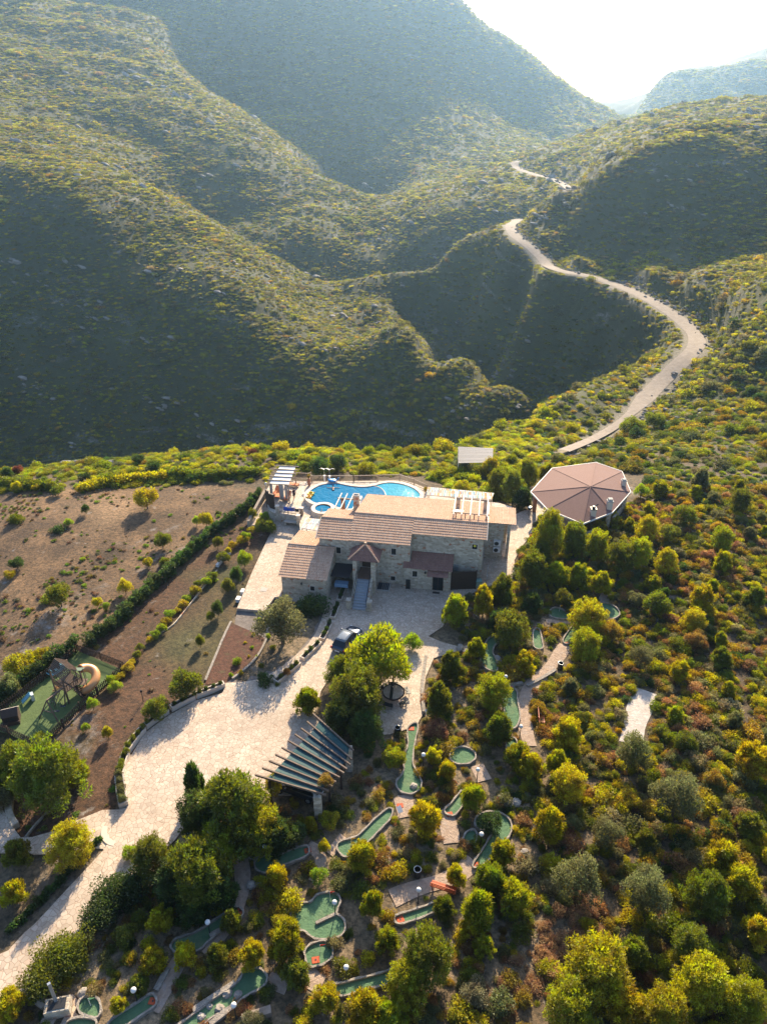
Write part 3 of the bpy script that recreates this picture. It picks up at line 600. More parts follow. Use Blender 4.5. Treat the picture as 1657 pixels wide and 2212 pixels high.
# ------------------------------------------------------------------ scrub over hills and slopes
def mixtint(r, n, table):
    names = [t[0] for t in table]; w = np.array([t[1] for t in table], float); w /= w.sum()
    i = r.choice(len(names), n, p=w); T = np.array([COLS[k] for k in names])[i]
    return T*(1 + r.uniform(-.25, .25, (n, 1)))*(1 + r.uniform(-.08, .08, (n, 3)))
def soft(x, a, b): return np.clip((x - a)/(b - a), 0, 1)
NEARPLOT = poly('W', [(-300,1440),(-300,1060),(0,1058),(150,1060),(300,1048),(450,1042),(565,1045),(640,1020),(920,1022),(1000,1060),(1120,1085),(1160,1000),(1390,1010),(1390,1110),(1210,1180),(1190,1240),(1290,1290),(1400,1500),(1420,1900),(1300,2300),(-300,2500)], -.3)
def hills_cover(srcs):
    r = np.random.default_rng(3)
    def band(y0, y1, step, seed):
        # jittered rows whose spacing follows 'step'(Y)
        P = []; Y = y0
        while Y < y1:
            st = step(Y); w = (Y + 60)*.85; n = int(2*w/st)
            x = (np.arange(n) + r.random(n)*.95)*st - w; P.append(np.stack([x, Y + (r.random(n)-.5)*st], 1)); Y += st
        return np.concatenate(P)
    P = band(36, 1500, lambda Y: 1.0 + max(0, Y - 90)*.0031, 1)
    x, y = P[:, 0], P[:, 1]
    ok = ~in_poly(x, y, NEARPLOT) & ~in_poly(x, y, FILL) & ((y > 66) | (x > 40))
    x, y = x[ok], y[ok]
    i = in_poly(x, y, FIELD) | in_poly(x, y, GARDEN); x, y = x[~i], y[~i]
    d = np.minimum(dist_line(x, y, RA[::2]) - RW(y), dist_line(x, y, RB[::2]) - RW(y)) - 1.0 - 0.5*soft(y, 150, 300)
    k = d > 0; x, y = x[k], y[k]
    k = dist_line(x, y, TR_C) > 2.0; x, y = x[k], y[k]
    k = free(x, y, .4); x, y = x[k], y[k]
    cl = fbm(x/11, y/11, 4); cl2 = fbm(x/45 + 8, y/45, 3)
    keep = r.random(len(x)) < np.clip(.95 + cl*1.0, .2, 1.0); x, y, cl, cl2 = x[keep], y[keep], cl[keep], cl2[keep]
    # keep only what could be seen from around here: rough frustum
    dep = y*math.cos(PITCH) + 20; s_ = np.abs(x)/np.maximum(dep, 1) < .80; x, y, cl, cl2 = x[s_], y[s_], cl[s_], cl2[s_]
    n = len(x); z = ground(x, y)
    base = (.68 + .0018*np.maximum(y - 90, 0))*(.6 + .8*r.random(n)**1.5 + .35*cl)
    big = (r.random(n) < (.06 + .05*(cl2 > .1))*(1 - .6*soft(y, 200, 350))); base[big] *= 1.7
    hh = base*r.uniform(.45, .9, n)*np.where(big, 1.5, 1.0)*(1 - .35*soft(y, 150, 260))
    base = np.maximum(base, .3); S = np.stack([base*r.uniform(.85, 1.25, n), base*r.uniform(.85, 1.25, n), np.maximum(hh, .3)], 1)
    near = mixtint(r, n, [('pine', 4), ('pine2', 4), ('mid', 2), ('olive', 1), ('dark', .7), ('ochre', .8)])*1.25
    hillr = mixtint(r, n, [('ochre', 1.6), ('rust', .1), ('mid', 3), ('olive', 2), ('dark', 1.3), ('pine2', 2), ('grey', .8), ('pine', 2)])
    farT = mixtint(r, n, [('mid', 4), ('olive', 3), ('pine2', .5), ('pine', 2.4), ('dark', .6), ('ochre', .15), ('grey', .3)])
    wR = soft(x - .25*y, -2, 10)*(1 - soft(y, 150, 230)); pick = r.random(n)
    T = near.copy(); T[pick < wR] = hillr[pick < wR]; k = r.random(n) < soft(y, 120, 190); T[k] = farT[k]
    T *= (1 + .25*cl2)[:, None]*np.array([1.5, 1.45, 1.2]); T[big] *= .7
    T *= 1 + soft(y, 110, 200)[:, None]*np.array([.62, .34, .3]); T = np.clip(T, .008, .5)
    ROT = np.stack([r.normal(0, .08, n), r.normal(0, .08, n), r.random(n)*6.28], 1)
    # near ones get the finely leaved bushes, far ones the coarse tufts
    IDX = np.where(y < 135, r.integers(0, 5, n), 5 + r.integers(0, 3, n))
    P = np.stack([x, y, z - .05*base], 1)
    a = y < 135
    print('scrub', n, a.sum())
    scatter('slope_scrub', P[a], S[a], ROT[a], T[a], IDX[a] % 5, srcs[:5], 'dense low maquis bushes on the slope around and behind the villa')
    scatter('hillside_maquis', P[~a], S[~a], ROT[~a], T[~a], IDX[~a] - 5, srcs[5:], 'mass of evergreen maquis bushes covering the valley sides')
    # limestone ledges and scattered rocks, strung along the strata of the steep faces
    m = 16000; yy = 100*np.exp(r.random(m)*math.log(7.0)); xx = (r.random(m)*1.5 - .8)*(yy + 50)*.8; s1 = fbm(xx/30 + 60, (yy*.8 + xx*.35)/6, 4); zz = ground(xx, yy); st = (ground(xx, yy + 3) - zz)/3
    k = (s1 > .34 - .25*soft(st, .3, .8)) & ~in_poly(xx, yy, NEARPLOT) & (dist_line(xx, yy, RA[::2]) > 5); xx, yy, zz = xx[k], yy[k], zz[k]
    # rubble of the cut bank above the road
    B1 = []
    for Q in (RA, RB):
        t = np.gradient(Q[:, :2], axis=0); t /= np.linalg.norm(t, axis=1, keepdims=True); nn = np.stack([-t[:, 1], t[:, 0]], 1)
        for sgn in (-1, 1):
            e = Q[:, :2] + nn*sgn*7; up = ground(e[:, 0], e[:, 1]) > Q[:, 2] + .6
            for i in np.where(up)[0]:
                for _ in range(5): o_ = (RW(Q[i, 1]) + 1.0 + 2.4*r.random())*sgn; B1.append((Q[i, 0] + nn[i, 0]*o_ + r.normal()*1.2, Q[i, 1] + nn[i, 1]*o_ + r.normal()*1.2))
    B1 = np.array(B1); nb = len(B1); xx = np.concatenate([xx, B1[:, 0]]); yy = np.concatenate([yy, B1[:, 1]]); zz = ground(xx, yy); n2_ = len(xx); print('rocks', n2_, nb)
    rs_ = (1.0 + .006*np.maximum(yy - 120, 0))*(.35 + 1.2*r.random(n2_)**2.5); rs_[-nb:] = .5 + .8*r.random(nb)
    scatter('rock_outcrops', np.stack([xx, yy, zz + .1*rs_], 1), np.stack([rs_*2.6, rs_*1.2, rs_*1.2], 1)*1.15, np.stack([r.normal(0,.15,n2_), .45 + r.normal(0,.15,n2_), r.normal(.5,.4,n2_)], 1), np.ones((n2_, 3)), r.integers(0, 3, n2_), ROCKS, 'pale limestone ledges and road bank rubble among the maquis')
    return P, base
def seed_shrubs():
    out = []
    spots = [('S', 60, 2010), ('S', 640, 2175), ('S', 2060, 2560), ('S', 2290, 2330), ('S', 2400, 2260)]
    for m_, (f, a, b) in zip(SHRUBS, spots):
        g = drop_h(a, b); out.append(plant('shrub', g[0], g[1], .75, .9, 'mid', crowns=[m_]))
    for m_, (f, a, b) in zip(TUFTS, [('S', 320, 2160), ('S', 250, 2300), ('S', 830, 2240)]):
        g = drop_h(a, b); out.append(plant('shrub', g[0], g[1], .4, .45, 'fresh', crowns=[m_]))
    return out
SEEDS = seed_shrubs()
# ------------------------------------------------------------------ mesh builder
class B:
    def __init__(s): s.V = []; s.F = []; s.n = 0
    def add(s, V, F):
        V = [tuple(v) for v in V]; s.V += V; s.F += [tuple(i + s.n for i in f) for f in F]; s.n += len(V); return s
    def box(s, x0, x1, y0, y1, z0, z1):
        V = [(x0,y0,z0),(x1,y0,z0),(x1,y1,z0),(x0,y1,z0),(x0,y0,z1),(x1,y0,z1),(x1,y1,z1),(x0,y1,z1)]
        return s.add(V, [(0,3,2,1),(4,5,6,7),(0,1,5,4),(1,2,6,5),(2,3,7,6),(3,0,4,7)])
    def beam(s, p, q, w, h, up=(0, 0, 1)):
        p, q, up = Vector(p), Vector(q), Vector(up); d = (q-p).normalized(); a = d.cross(up)
        if a.length < 1e-4: a = d.cross(Vector((1, 0, 0)))
        a.normalize(); b = a.cross(d).normalized(); V = []
        for c in (p, q):
            for sx, sy in ((-1,-1),(1,-1),(1,1),(-1,1)): V.append(c + a*sx*w/2 + b*sy*h/2)
        return s.add(V, [(3,2,1,0),(4,5,6,7),(0,1,5,4),(1,2,6,5),(2,3,7,6),(3,0,4,7)])
    def tube(s, p, q, r0, r1=None, n=8, caps=True):
        V, F = tube(p, q, r0, r0 if r1 is None else r1, n); F = [tuple(f) for f in F]
        if caps: F += [tuple(range(n))[::-1], tuple(range(n, 2*n))]
        return s.add(V, F)
    def prism(s, P, z0, z1):
        n = len(P); a = sum(P[i][0]*P[(i+1) % n][1] - P[(i+1) % n][0]*P[i][1] for i in range(n))
        if a < 0: P = P[::-1]
        V = [(p[0], p[1], z0) for p in P] + [(p[0], p[1], z1) for p in P]
        return s.add(V, [tuple(range(n))[::-1], tuple(range(n, 2*n))] + [(i, (i+1) % n, (i+1) % n + n, i+n) for i in range(n)])
    def xprism(s, x0, x1, prof):
        """profile of (y,z), extruded along x"""
        n = len(prof); V = [(x0, y, z) for y, z in prof] + [(x1, y, z) for y, z in prof]
        return s.add(V, [tuple(range(n)), tuple(range(n, 2*n))[::-1]] + [(i+n, (i+1) % n + n, (i+1) % n, i) for i in range(n)])
    def quad(s, a, b, c, d): return s.add([a, b, c, d], [(0, 1, 2, 3)])
    def sphere(s, c, r, n=10, m=6, sz=1.0):
        V = [(c[0], c[1], c[2] - r*sz)]; F = []
        for j in range(1, m):
            t = math.pi*j/m
            for i in range(n): a = 2*math.pi*i/n; V.append((c[0] + r*math.sin(t)*math.cos(a), c[1] + r*math.sin(t)*math.sin(a), c[2] - r*math.cos(t)*sz))
        V.append((c[0], c[1], c[2] + r*sz))
        for i in range(n):
            k = (i+1) % n; F.append((0, 1+k, 1+i)); F.append((len(V)-1, 1+(m-2)*n+i, 1+(m-2)*n+k))
            for j in range(m-2): F.append((1+j*n+i, 1+j*n+k, 1+(j+1)*n+k, 1+(j+1)*n+i))
        return s.add(V, F)
    def obj(s, name, mat, parent=None, smooth=False, bevel=0, **kw):
        me = bpy.data.meshes.new(name); me.from_pydata(s.V, [], s.F); me.materials.append(mat)
        bm = bmesh.new(); bm.from_mesh(me); bmesh.ops.recalc_face_normals(bm, faces=bm.faces[:])
        if bevel: bmesh.ops.bevel(bm, geom=bm.edges[:], offset=bevel, segments=1, affect='EDGES')
        bm.to_mesh(me); bm.free()
        if smooth: me.polygons.foreach_set('use_smooth', [True]*len(me.polygons))
        o = mesh_obj(name, me, parent)
        return tag(o, **kw)
def plain(name, c, rough=.7, **kw):
    s = NT(name); return s.bsdf(s.mix(s.math('MULTIPLY', s.noise(4, 4), .35), c, tuple(x*.7 for x in c)), rough, **kw)
def wood(name, a, b, rough=.8):
    s = NT(name); mp = s.n('ShaderNodeMapping'); mp.inputs['Scale'].default_value = (1, 1, 8); s.l(s.co.outputs['Object'], mp.inputs[0])
    return s.bsdf(s.ramp(s.noise(3, 4, .7, mp.outputs[0]), [(.3, a), (.7, b)]), rough)
def stone_mat():
    s = NT('rubble_stone'); p = s.co.outputs['Object']
    mp = s.n('ShaderNodeMapping'); mp.inputs['Scale'].default_value = (2.6, 2.6, 4.2); s.l(p, mp.inputs[0])
    v = s.n('ShaderNodeTexVoronoi', feature='DISTANCE_TO_EDGE'); v.inputs['Scale'].default_value = 1; s.l(mp.outputs[0], v.inputs[0])
    v2 = s.n('ShaderNodeTexVoronoi'); v2.inputs['Scale'].default_value = 1; s.l(mp.outputs[0], v2.inputs[0])
    h = s.n('ShaderNodeSeparateColor'); s.l(v2.outputs['Color'], h.inputs[0])
    c = s.mix(h.outputs[0], (.36, .29, .21), (.62, .54, .42)); c = s.mix(s.ramp(h.outputs[1], [(.93, (0, 0, 0)), (.96, (1, 1, 1))]), c, (.42, .19, .11))
    e = s.ramp(v.outputs['Distance'], [(.02, (0, 0, 0)), (.09, (1, 1, 1))]); c = s.mix(e, (.48, .41, .31), c)
    return s.bsdf(c, .9, s.bump(s.math('ADD', e, s.noise(6, 3)), .6, .04))
M_STONE = stone_mat()
def tile_mat(name, a, b, c3):
    s = NT(name); v = s.n('ShaderNodeTexVoronoi'); mp = s.n('ShaderNodeMapping'); mp.inputs['Scale'].default_value = (4.1, 2.8, 2.8); s.l(s.co.outputs['Object'], mp.inputs[0]); s.l(mp.outputs[0], v.inputs[0]); v.inputs['Scale'].default_value = 1
    h = s.n('ShaderNodeSeparateColor'); s.l(v.outputs['Color'], h.inputs[0])
    c = s.mix(h.outputs[0], a, b); c = s.mix(s.math('MULTIPLY', s.noise(.9, 5), .6), c, c3)
    return s.bsdf(c, .85)
M_TILE = tile_mat('clay_tiles', (.50, .29, .18), (.63, .42, .28), (.38, .25, .17))
M_TILE2 = tile_mat('dark_clay_tiles', (.25, .12, .085), (.33, .17, .12), (.18, .10, .08))  # darker tile tone for the annex, awning and porch roofs
M_GLASS = plain('dark_glass', (.012, .018, .022), .12); M_DWOOD = wood('dark_wood', (.035, .02, .014), (.075, .045, .03)); M_WOOD = wood('weathered_wood', (.20, .15, .11), (.34, .27, .21))
M_WHITE = plain('white_paint', (.74, .72, .68), .5); M_CREAM = plain('cream_render', (.62, .52, .42)); M_BLACK = plain('black_metal', (.02, .02, .022), .45); M_METAL = plain('grey_metal', (.42, .44, .45), .35, Metallic=.6)
M_CONC = plain('concrete', (.46, .42, .37), .85); M_BEAM = plain('pale_beam', (.66, .58, .50), .7); M_BRICK = plain('brick_red_render', (.36, .17, .10), .85)
def roof(name, O, ex, ey, poly, mat, parent, per=.24, row=.36, amp=.05, step=.035):
    """barrel tiles laid on the plane O + s*ex + t*ey, kept inside poly[(s,t)]"""
    ex, ey = Vector(ex).normalized(), Vector(ey).normalized(); nn = ex.cross(ey).normalized(); O = Vector(O)
    if nn.z < 0: nn = -nn
    s0, s1 = min(p[0] for p in poly), max(p[0] for p in poly); t0, t1 = min(p[1] for p in poly), max(p[1] for p in poly)
    S = np.arange(s0, s1 + per/6, per/6); Tt = []
    k = 0
    while t0 + k*row < t1:
        a = t0 + k*row; Tt += [a, a + row*.97]; k += 1
    T = np.array([min(t, t1) for t in Tt]); saw = np.array([1.0 if i % 2 == 0 else 0.0 for i in range(len(T))])
    ss, tt = np.meshgrid(S, T); h = amp*np.abs(np.cos(math.pi*ss/per)) + step*saw[:, None] + .004*np.sin(ss*2.1 + tt)
    P = np.array(O)[None, None] + ss[..., None]*np.array(ex) + tt[..., None]*np.array(ey) + h[..., None]*np.array(nn)
    idx = np.arange(ss.size).reshape(ss.shape); F = np.stack([idx[:-1,:-1], idx[:-1,1:], idx[1:,1:], idx[1:,:-1]], -1).reshape(-1, 4)
    cs, ct = ((ss[:-1,:-1] + ss[1:,1:])/2).ravel(), ((tt[:-1,:-1] + tt[1:,1:])/2).ravel()
    F = F[in_poly(cs, ct, poly)] if len(poly) != 4 or poly[0][0] != poly[3][0] else F
    V = P.reshape(-1, 3); u, inv = np.unique(F.ravel(), return_inverse=True); V = V[u]; F = inv.reshape(-1, 4)
    nrm = np.cross(V[F[0,1]] - V[F[0,0]], V[F[0,2]] - V[F[0,0]])
    if np.dot(nrm, np.array(nn)) < 0: F = F[:, ::-1]
    me = np_mesh(name, V, F, [mat]); return mesh_obj(name, me, parent)
# ------------------------------------------------------------------ the villa (local frame, front wall faces the courtyard)
HB = -R(9.0); HO = (0.0, 66.0, 0.0)
def hloc(p): # world -> local
    x, y = p[0] - HO[0], p[1] - HO[1]; return (x*math.cos(HB) + y*math.sin(HB), -x*math.sin(HB) + y*math.cos(HB), p[2])
def hw(x, y, z=0.0): return (HO[0] + x*math.cos(HB) - y*math.sin(HB), HO[1] + x*math.sin(HB) + y*math.cos(HB), z)
villa = empty('stone_villa', HO, HB, label='long pale stone villa with clay tile roofs at the top of the courtyard', cat='house')
k20, k13 = math.tan(R(20)), math.tan(R(13))
def zf(y): return 5.4 + k20*(y + .8)
RY, RZ = 2.9, zf(2.9); RYL, RZL = 2.0, zf(2.0)
w = B()
w.xprism(-7.1, -3.55, [(-.5,-.6),(-.5,zf(-.5)-.1),(RYL,RZL-.12),(5.2,RZL-k13*3.2-.12),(5.2,-.6)])
w.xprism(-3.55, 3.0, [(-.5,-.6),(-.5,zf(-.5)-.1),(RY,RZ-.12),(10.5,RZ-k13*7.6-.12),(10.5,-.6)])
w.xprism(3.0, 10.85, [(1.0,-.6),(1.0,zf(1.0)-.1),(RY,RZ-.125),(10.45,RZ-k13*7.55-.125),(10.45,-.6)])
w.obj('wall', M_STONE, villa)
w = B(); w.xprism(-10.3, -5.4, [(-5.0,-.4),(-5.0,3.0),(-.83,4.3),(3.6,3.25),(3.6,-.4)]); w.obj('wing_wall', M_STONE, villa)
w = B(); w.xprism(2.45, 7.6, [(-1.05,-.4),(-1.05,2.85),(.97,3.55),(.97,-.4)]); w.obj('annex_wall', M_STONE, villa)
w = B(); w.xprism(10.85, 13.1, [(6.3,-.4),(6.3,4.9),(10.6,4.1),(10.6,-.4)]); w.box(13.1,13.6,10.2,10.6,-.4,4.1); w.box(13.5,13.85,6.6,6.95,-.2,4.7); w.obj('east_wing_wall', M_STONE, villa)
f20 = (0, math.cos(R(20)), math.sin(R(20))); b13 = (0, math.cos(R(13)), -math.sin(R(13)))
L = lambda a, b: (b - a)/math.cos(R(20))
rect = lambda a, b, c, d: [(a, c), (b, c), (b, d), (a, d)]
roof('roof', (0, -.85, zf(-.85)), (1,0,0), f20, rect(-7.35, -3.6, 0, L(-.85, RYL)), M_TILE, villa)
roof('roof', (0, RYL, RZL), (1,0,0), b13, rect(-7.35, -3.6, 0, 3.45), M_TILE, villa)
roof('roof', (0, -.85, zf(-.85)+.06), (1,0,0), f20, rect(-3.75, 3.05, 0, L(-.85, RY)), M_TILE, villa)
roof('roof', (0, .68, zf(.68)+.06), (1,0,0), f20, rect(3.05, 11.15, 0, L(.68, RY)), M_TILE, villa)
roof('roof', (0, RY, RZ+.05), (1,0,0), b13, rect(-3.75, 11.15, 0, 8.1), M_TILE, villa)
roof('wing_roof', (0, -5.25, 2.93), (1,0,0), (0, 4.42, 1.37), rect(-10.6, -5.25, 0, 4.62), M_TILE, villa)
roof('wing_roof', (0, -.83, 4.3), (1,0,0), (0, 4.7, -1.08), rect(-10.6, -5.25, 0, 4.85), M_TILE, villa)
roof('annex_roof', (0, -1.35, 2.78), (1,0,0), (0, 2.3, .85), [(2.35,0),(7.75,0),(7.75,2.45),(3.1,2.45),(3.1,1.0),(2.35,1.0)], M_TILE2, villa)
roof('awning', (0, -1.85, 2.28), (1,0,0), (0, .8, .42), rect(5.05, 7.3, 0, .9), M_TILE2, villa)
roof('east_roof', (0, 5.9, 5.1), (1,0,0), (0, 5.3, -.75), rect(11.2, 14.35, 0, 5.3), M_TILE, villa, per=.3)
rc = B()
for x0, x1, y, z in ((-7.35,-3.65,RYL,RZL),(-3.75,11.15,RY,RZ+.05),(-10.6,-5.25,-.83,4.3)): rc.tube((x0,y,z-.01),(x1,y,z-.01),.13,.13,8)
rc.obj('ridge_tiles', M_TILE, villa, True)
bg_ = B(); bg_.beam((-7.4,-.85,zf(-.85)),(-7.4,RYL,RZL),.1,.2); bg_.obj('verge', M_CREAM, villa)
bg_ = B(); bg_.beam((11.18,.6,zf(.6)+.05),(11.18,RY,RZ+.07),.10,.22); bg_.beam((11.18,RY,RZ+.07),(11.18,10.85,RZ-k13*7.95+.07),.10,.22)
bg_.obj('verge', M_CREAM, villa)
fe = B(); fe.beam((-7.3,-.55,zf(-.6)-.08),(-3.7,-.55,zf(-.6)-.08),.1,.16); fe.beam((-3.6,-.55,zf(-.6)-.06),(3.0,-.55,zf(-.6)-.06),.1,.16); fe.beam((3.1,.95,zf(.9)-.06),(11.0,.95,zf(.9)-.06),.1,.16)
fe.obj('eaves_board', M_WOOD, villa)
# chimney, gable pier
def chimney(x, y, z0, z1, w_=.55, d_=.5):
    c = B(); c.box(x-w_/2,x+w_/2,y-d_/2,y+d_/2,z0,z1); o = c.obj('chimney', M_STONE, villa)
    c = B(); c.box(x-w_/2-.06,x+w_/2+.06,y-d_/2-.06,y+d_/2+.06,z1,z1+.1); c.box(x-w_/2+.06,x+w_/2-.06,y-.06,y+.06,z1+.1,z1+.2); c.obj('chimney_cap', M_CONC, o)
chimney(-4.15, 6.0, 1.5, 7.35, .62, .55)
# porch
P = B(); P.box(-2.95,-2.5,-2.75,-2.3,-.3,4.15); P.obj('porch_pillar', M_STONE, villa)
P = B(); P.box(-.95,-.45,-2.75,-2.3,-.3,4.15); P.obj('porch_pillar', M_STONE, villa)
P = B(); P.box(-2.5,-.95,-2.6,-.5,-.3,1.9); P.obj('porch_floor', soil_mat('porch_tiles', (.15,.09,.06), (.22,.13,.09), 3), villa)
pc = B(); pc.box(-3.2,-.2,-2.75,-.5,4.12,4.25); pc.obj('porch_ceiling', M_DWOOD, villa)
ap = Vector((-1.72, -1.55, 5.55)); c4 = [Vector((-3.4,-2.95,4.28)), Vector((-.05,-2.95,4.28)), Vector((-.05,-.3,4.28)), Vector((-3.4,-.3,4.28))]
for i in range(3):
    a, b = [(c4[0],c4[1]),(c4[1],c4[2]),(c4[3],c4[0])][i]; ex = (b-a).normalized(); m_ = ap - a; s_ = m_.dot(ex); up = (m_ - ex*s_); 
    roof('porch_roof', a, ex, up, [(0,0),((b-a).length,0),(s_,up.length)], M_TILE2, villa)
rr = B(); [rr.tube(c + Vector((0,0,.06)), ap + Vector((0,0,.06)), .09, .09, 6) for c in c4[:2]]; rr.box(ap.x-.12,ap.x+.12,ap.y-.12,ap.y+.12,5.5,5.85); rr.obj('porch_ridge', M_TILE, villa)
st = B()
for i in range(11):
    z = 1.9*(11-i)/12; y = -2.6 - i*.295; st.box(-2.45,-.98,y-.295,y,-.1,z)
st.obj('stairs', plain('stair_concrete', (.36,.38,.40)), villa)
sw = B()
for x in (-2.6, -.88): sw.add([(x-.12,-2.7,-.1),(x-.12,-2.7,2.05),(x-.12,-5.9,.25),(x-.12,-5.9,-.1),(x+.12,-2.7,-.1),(x+.12,-2.7,2.05),(x+.12,-5.9,.25),(x+.12,-5.9,-.1)], [(0,1,2,3),(7,6,5,4),(0,4,5,1),(1,5,6,2),(2,6,7,3)])
sw.obj('stair_wall', M_STONE, villa)
for x in (-2.85, -.6):
    sp = B(); sp.box(x-.22,x+.22,-6.0,-5.5,-.1,1.15); sp.box(x-.27,x+.27,-6.05,-5.45,1.15,1.22); sp.obj('stair_post', M_STONE, villa)
hr = B()
for x in (-2.5, -.98):
    hr.tube((x,-2.7,2.85),(x,-5.7,1.05),.03); [hr.tube((x,-2.75-i*.49,1.9-i*.3),(x,-2.75-i*.49,2.8-i*.295),.02,n=5) for i in range(7)]
hr.obj('handrail', M_BLACK, villa)
def window(name, x0, x1, z0, z1, yl, frame=M_CREAM, glass=M_GLASS, d=.05, door=False):
    f = B(); t = .07
    f.box(x0-t,x1+t,yl-d,yl+.02,z1,z1+t*1.5); f.box(x0-t,x0,yl-d,yl+.02,z0,z1); f.box(x1,x1+t,yl-d,yl+.02,z0,z1)
    if not door: f.box(x0-t-.05,x1+t+.05,yl-d-.06,yl+.02,z0-.09,z0)
    o = f.obj(name, frame, villa)
    g = B(); g.box(x0,x1,yl-.02,yl+.015,z0,z1); g.obj('pane', glass, o)
    m_ = B(); m_.box((x0+x1)/2-.02,(x0+x1)/2+.02,yl-.035,yl-.02,z0,z1); m_.obj('glazing_bar' if not door else 'door_joint', M_DWOOD, o); return o
window('window', -7.15, -6.7, 1.36, 1.92, -5.0); window('window', -5.2, -4.72, 3.45, 4.24, -.5); window('window', .96, 1.47, 3.9, 4.7, -.5); window('window', .91, 1.41, .45, 1.0, -.5)
window('window', 3.39, 3.91, 1.62, 2.35, -1.05); window('window', 9.65, 10.21, 4.55, 5.15, 1.0); window('entrance_door', -2.3, -1.3, 1.95, 3.9, -.5, M_WOOD, M_DWOOD, door=True)
window('door', 5.7, 6.75, .05, 2.1, -1.05, M_DWOOD, M_GLASS, door=True)
yb = B(); yb.box(9.8, 10.06, .962, .978, 4.82, 5.08); yb.obj('window_sticker', plain('yellow_card', (.65,.55,.05)), villa)
for x, y, z in ((-8.07,-5.0,2.2),(4.8,-1.05,2.3)):
    l = B(); l.beam((x,y-.16,z+.14),(x,y,z+.14),.03,.03); l.tube((x,y-.16,z-.12),(x,y-.16,z+.1),.06,.1,6); l.tube((x,y-.16,z+.1),(x,y-.16,z+.2),.11,.02,6); l.obj('wall_lamp', M_BLACK, villa)
for x in (12.45,):
    for z in (2.02, 1.12):
        a_ = B(); a_.box(x-.42,x+.42,5.95,6.28,z,z+.68); o = a_.obj('air_conditioner', M_WHITE, villa, bevel=.02); c = B(); c.tube((x-.08,5.935,z+.34),(x-.08,5.952,z+.34),.26,.26,16); c.obj('fan_grille', M_BLACK, o)
bxs = B(); bxs.box(7.75,8.3,.62,1.0,1.6,2.3); bxs.obj('meter_box', M_METAL, villa)
rs = B(); rs.box(-5.35,-3.25,-3.1,-.55,2.05,2.13)
for i in range(16): rs.beam((-5.3+i*.135,-3.1,2.16),(-5.3+i*.135,-.55,2.16),.06,.05)
rs.obj('reed_shelter_roof', plain('dark_reed', (.06,.05,.05), .9), villa)
# stairwell to the basement: flat dark sheet painted as the shade in it
swl = B(); swl.box(-.45,.85,-2.0,-.55,.004,.02); swl.obj('stairwell_shade', plain('stairwell_shade_dark', (.03,.035,.05)), villa)
swk = B(); swk.box(-.5,.9,-2.12,-2.0,0,.12); swk.box(.85,.97,-2.12,-.55,0,.12); [swk.beam((x/10,-2.0,.05),(x/10,-.55,.05),.03,.03) for x in (1,3,5,7)]; swk.obj('stairwell_kerb', M_CONC, villa)
# free standing things round the house
def hthing(name, x, y, z=0.0, rz=0.0, **kw): return empty(name, hw(x, y, z), HB + rz, **kw)
t = hthing('timber_screen', 9.0, -.35, 0, R(13), label='dark brown woven fence screen right of the tiled annex', cat='fence'); b_ = B(); b_.box(-1.35,1.35,-.03,.03,.02,2.35)
for i in range(24): b_.box(-1.33+i*.113,-1.33+i*.113+.08,-.06,-.03,.02,2.35)
b_.obj('panel', M_DWOOD, t); 
for x in (-1.38, 1.38): b_ = B(); b_.box(x-.05,x+.05,-.07,.05,0,2.5); b_.obj('post', M_DWOOD, t)
t = hthing('wheelie_bin', 10.68, .1, 0, .1, label='pale green wheelie bin beside the woven fence screen', cat='bin'); b_ = B(); V = [(-.24,-.24,.1),(.24,-.24,.1),(.24,.24,.1),(-.24,.24,.1),(-.3,-.32,1.0),(.3,-.32,1.0),(.3,.32,1.0),(-.3,.32,1.0)]
b_.add(V, [(0,3,2,1),(4,5,6,7),(0,1,5,4),(1,2,6,5),(2,3,7,6),(3,0,4,7)]); b_.obj('bin_body', plain('pale_green_plastic', (.25,.36,.33), .5), t); b_ = B(); b_.box(-.33,.33,-.36,.36,1.0,1.1); b_.obj('bin_lid', plain('green_plastic', (.10,.22,.20), .5), t, bevel=.03)
for x in (-.24, .24): b_ = B(); b_.tube((x-.03,.28,.1),(x+.03,.28,.1),.1,.1,12); b_.obj('wheel', M_BLACK, t)
t = hthing('notice_board', 2.95, -1.28, 0, label='tall black board leaning beside the potted shrub at the annex corner', cat='board'); b_ = B(); b_.box(-.24,.24,-.04,.04,.03,1.25); b_.obj('board', M_BLACK, t, bevel=.01); b_ = B(); b_.box(-.2,-.16,-.04,.2,0,.5); b_.box(.16,.2,-.04,.2,0,.5); b_.box(-.2,.2,.16,.2,.0,.04); b_.obj('stand', M_BLACK, t)
for x, y, lab in ((6.1,-1.5,'dark drain grate in the paving before the annex door'),):
    t = hthing('floor_grate', x, y, .0, label=lab, cat='grate'); b_ = B(); b_.box(-.38,.38,-.16,.16,.004,.02); b_.obj('frame', M_BLACK, t); b_ = B(); [b_.box(-.35+i*.09,-.32+i*.09,-.14,.14,.02,.03) for i in range(8)]; b_.obj('bars', M_BLACK, t)
t = hthing('hatch_cover', -12.7, -4.2, .25, label='square grey inspection hatch in the bright path by the left wing', cat='hatch'); b_ = B(); b_.box(-.35,.35,-.35,.35,.004,.02); b_.obj('cover', M_CONC, t)
for k, (x, y) in enumerate(((-14.95,-4.7),(-15.0,-6.1))):
    t = hthing('white_box', x, y, -.3, label=('upper' if k == 0 else 'lower')+' of two small white boxes beside the bright path edge', cat='box'); b_ = B(); b_.box(-.22,.22,-.3,.3,0,.5); b_.obj('casing', M_WHITE, t, bevel=.02); b_ = B(); b_.box(-.25,.25,-.33,.33,.5,.55); b_.obj('lid', M_WHITE, t)
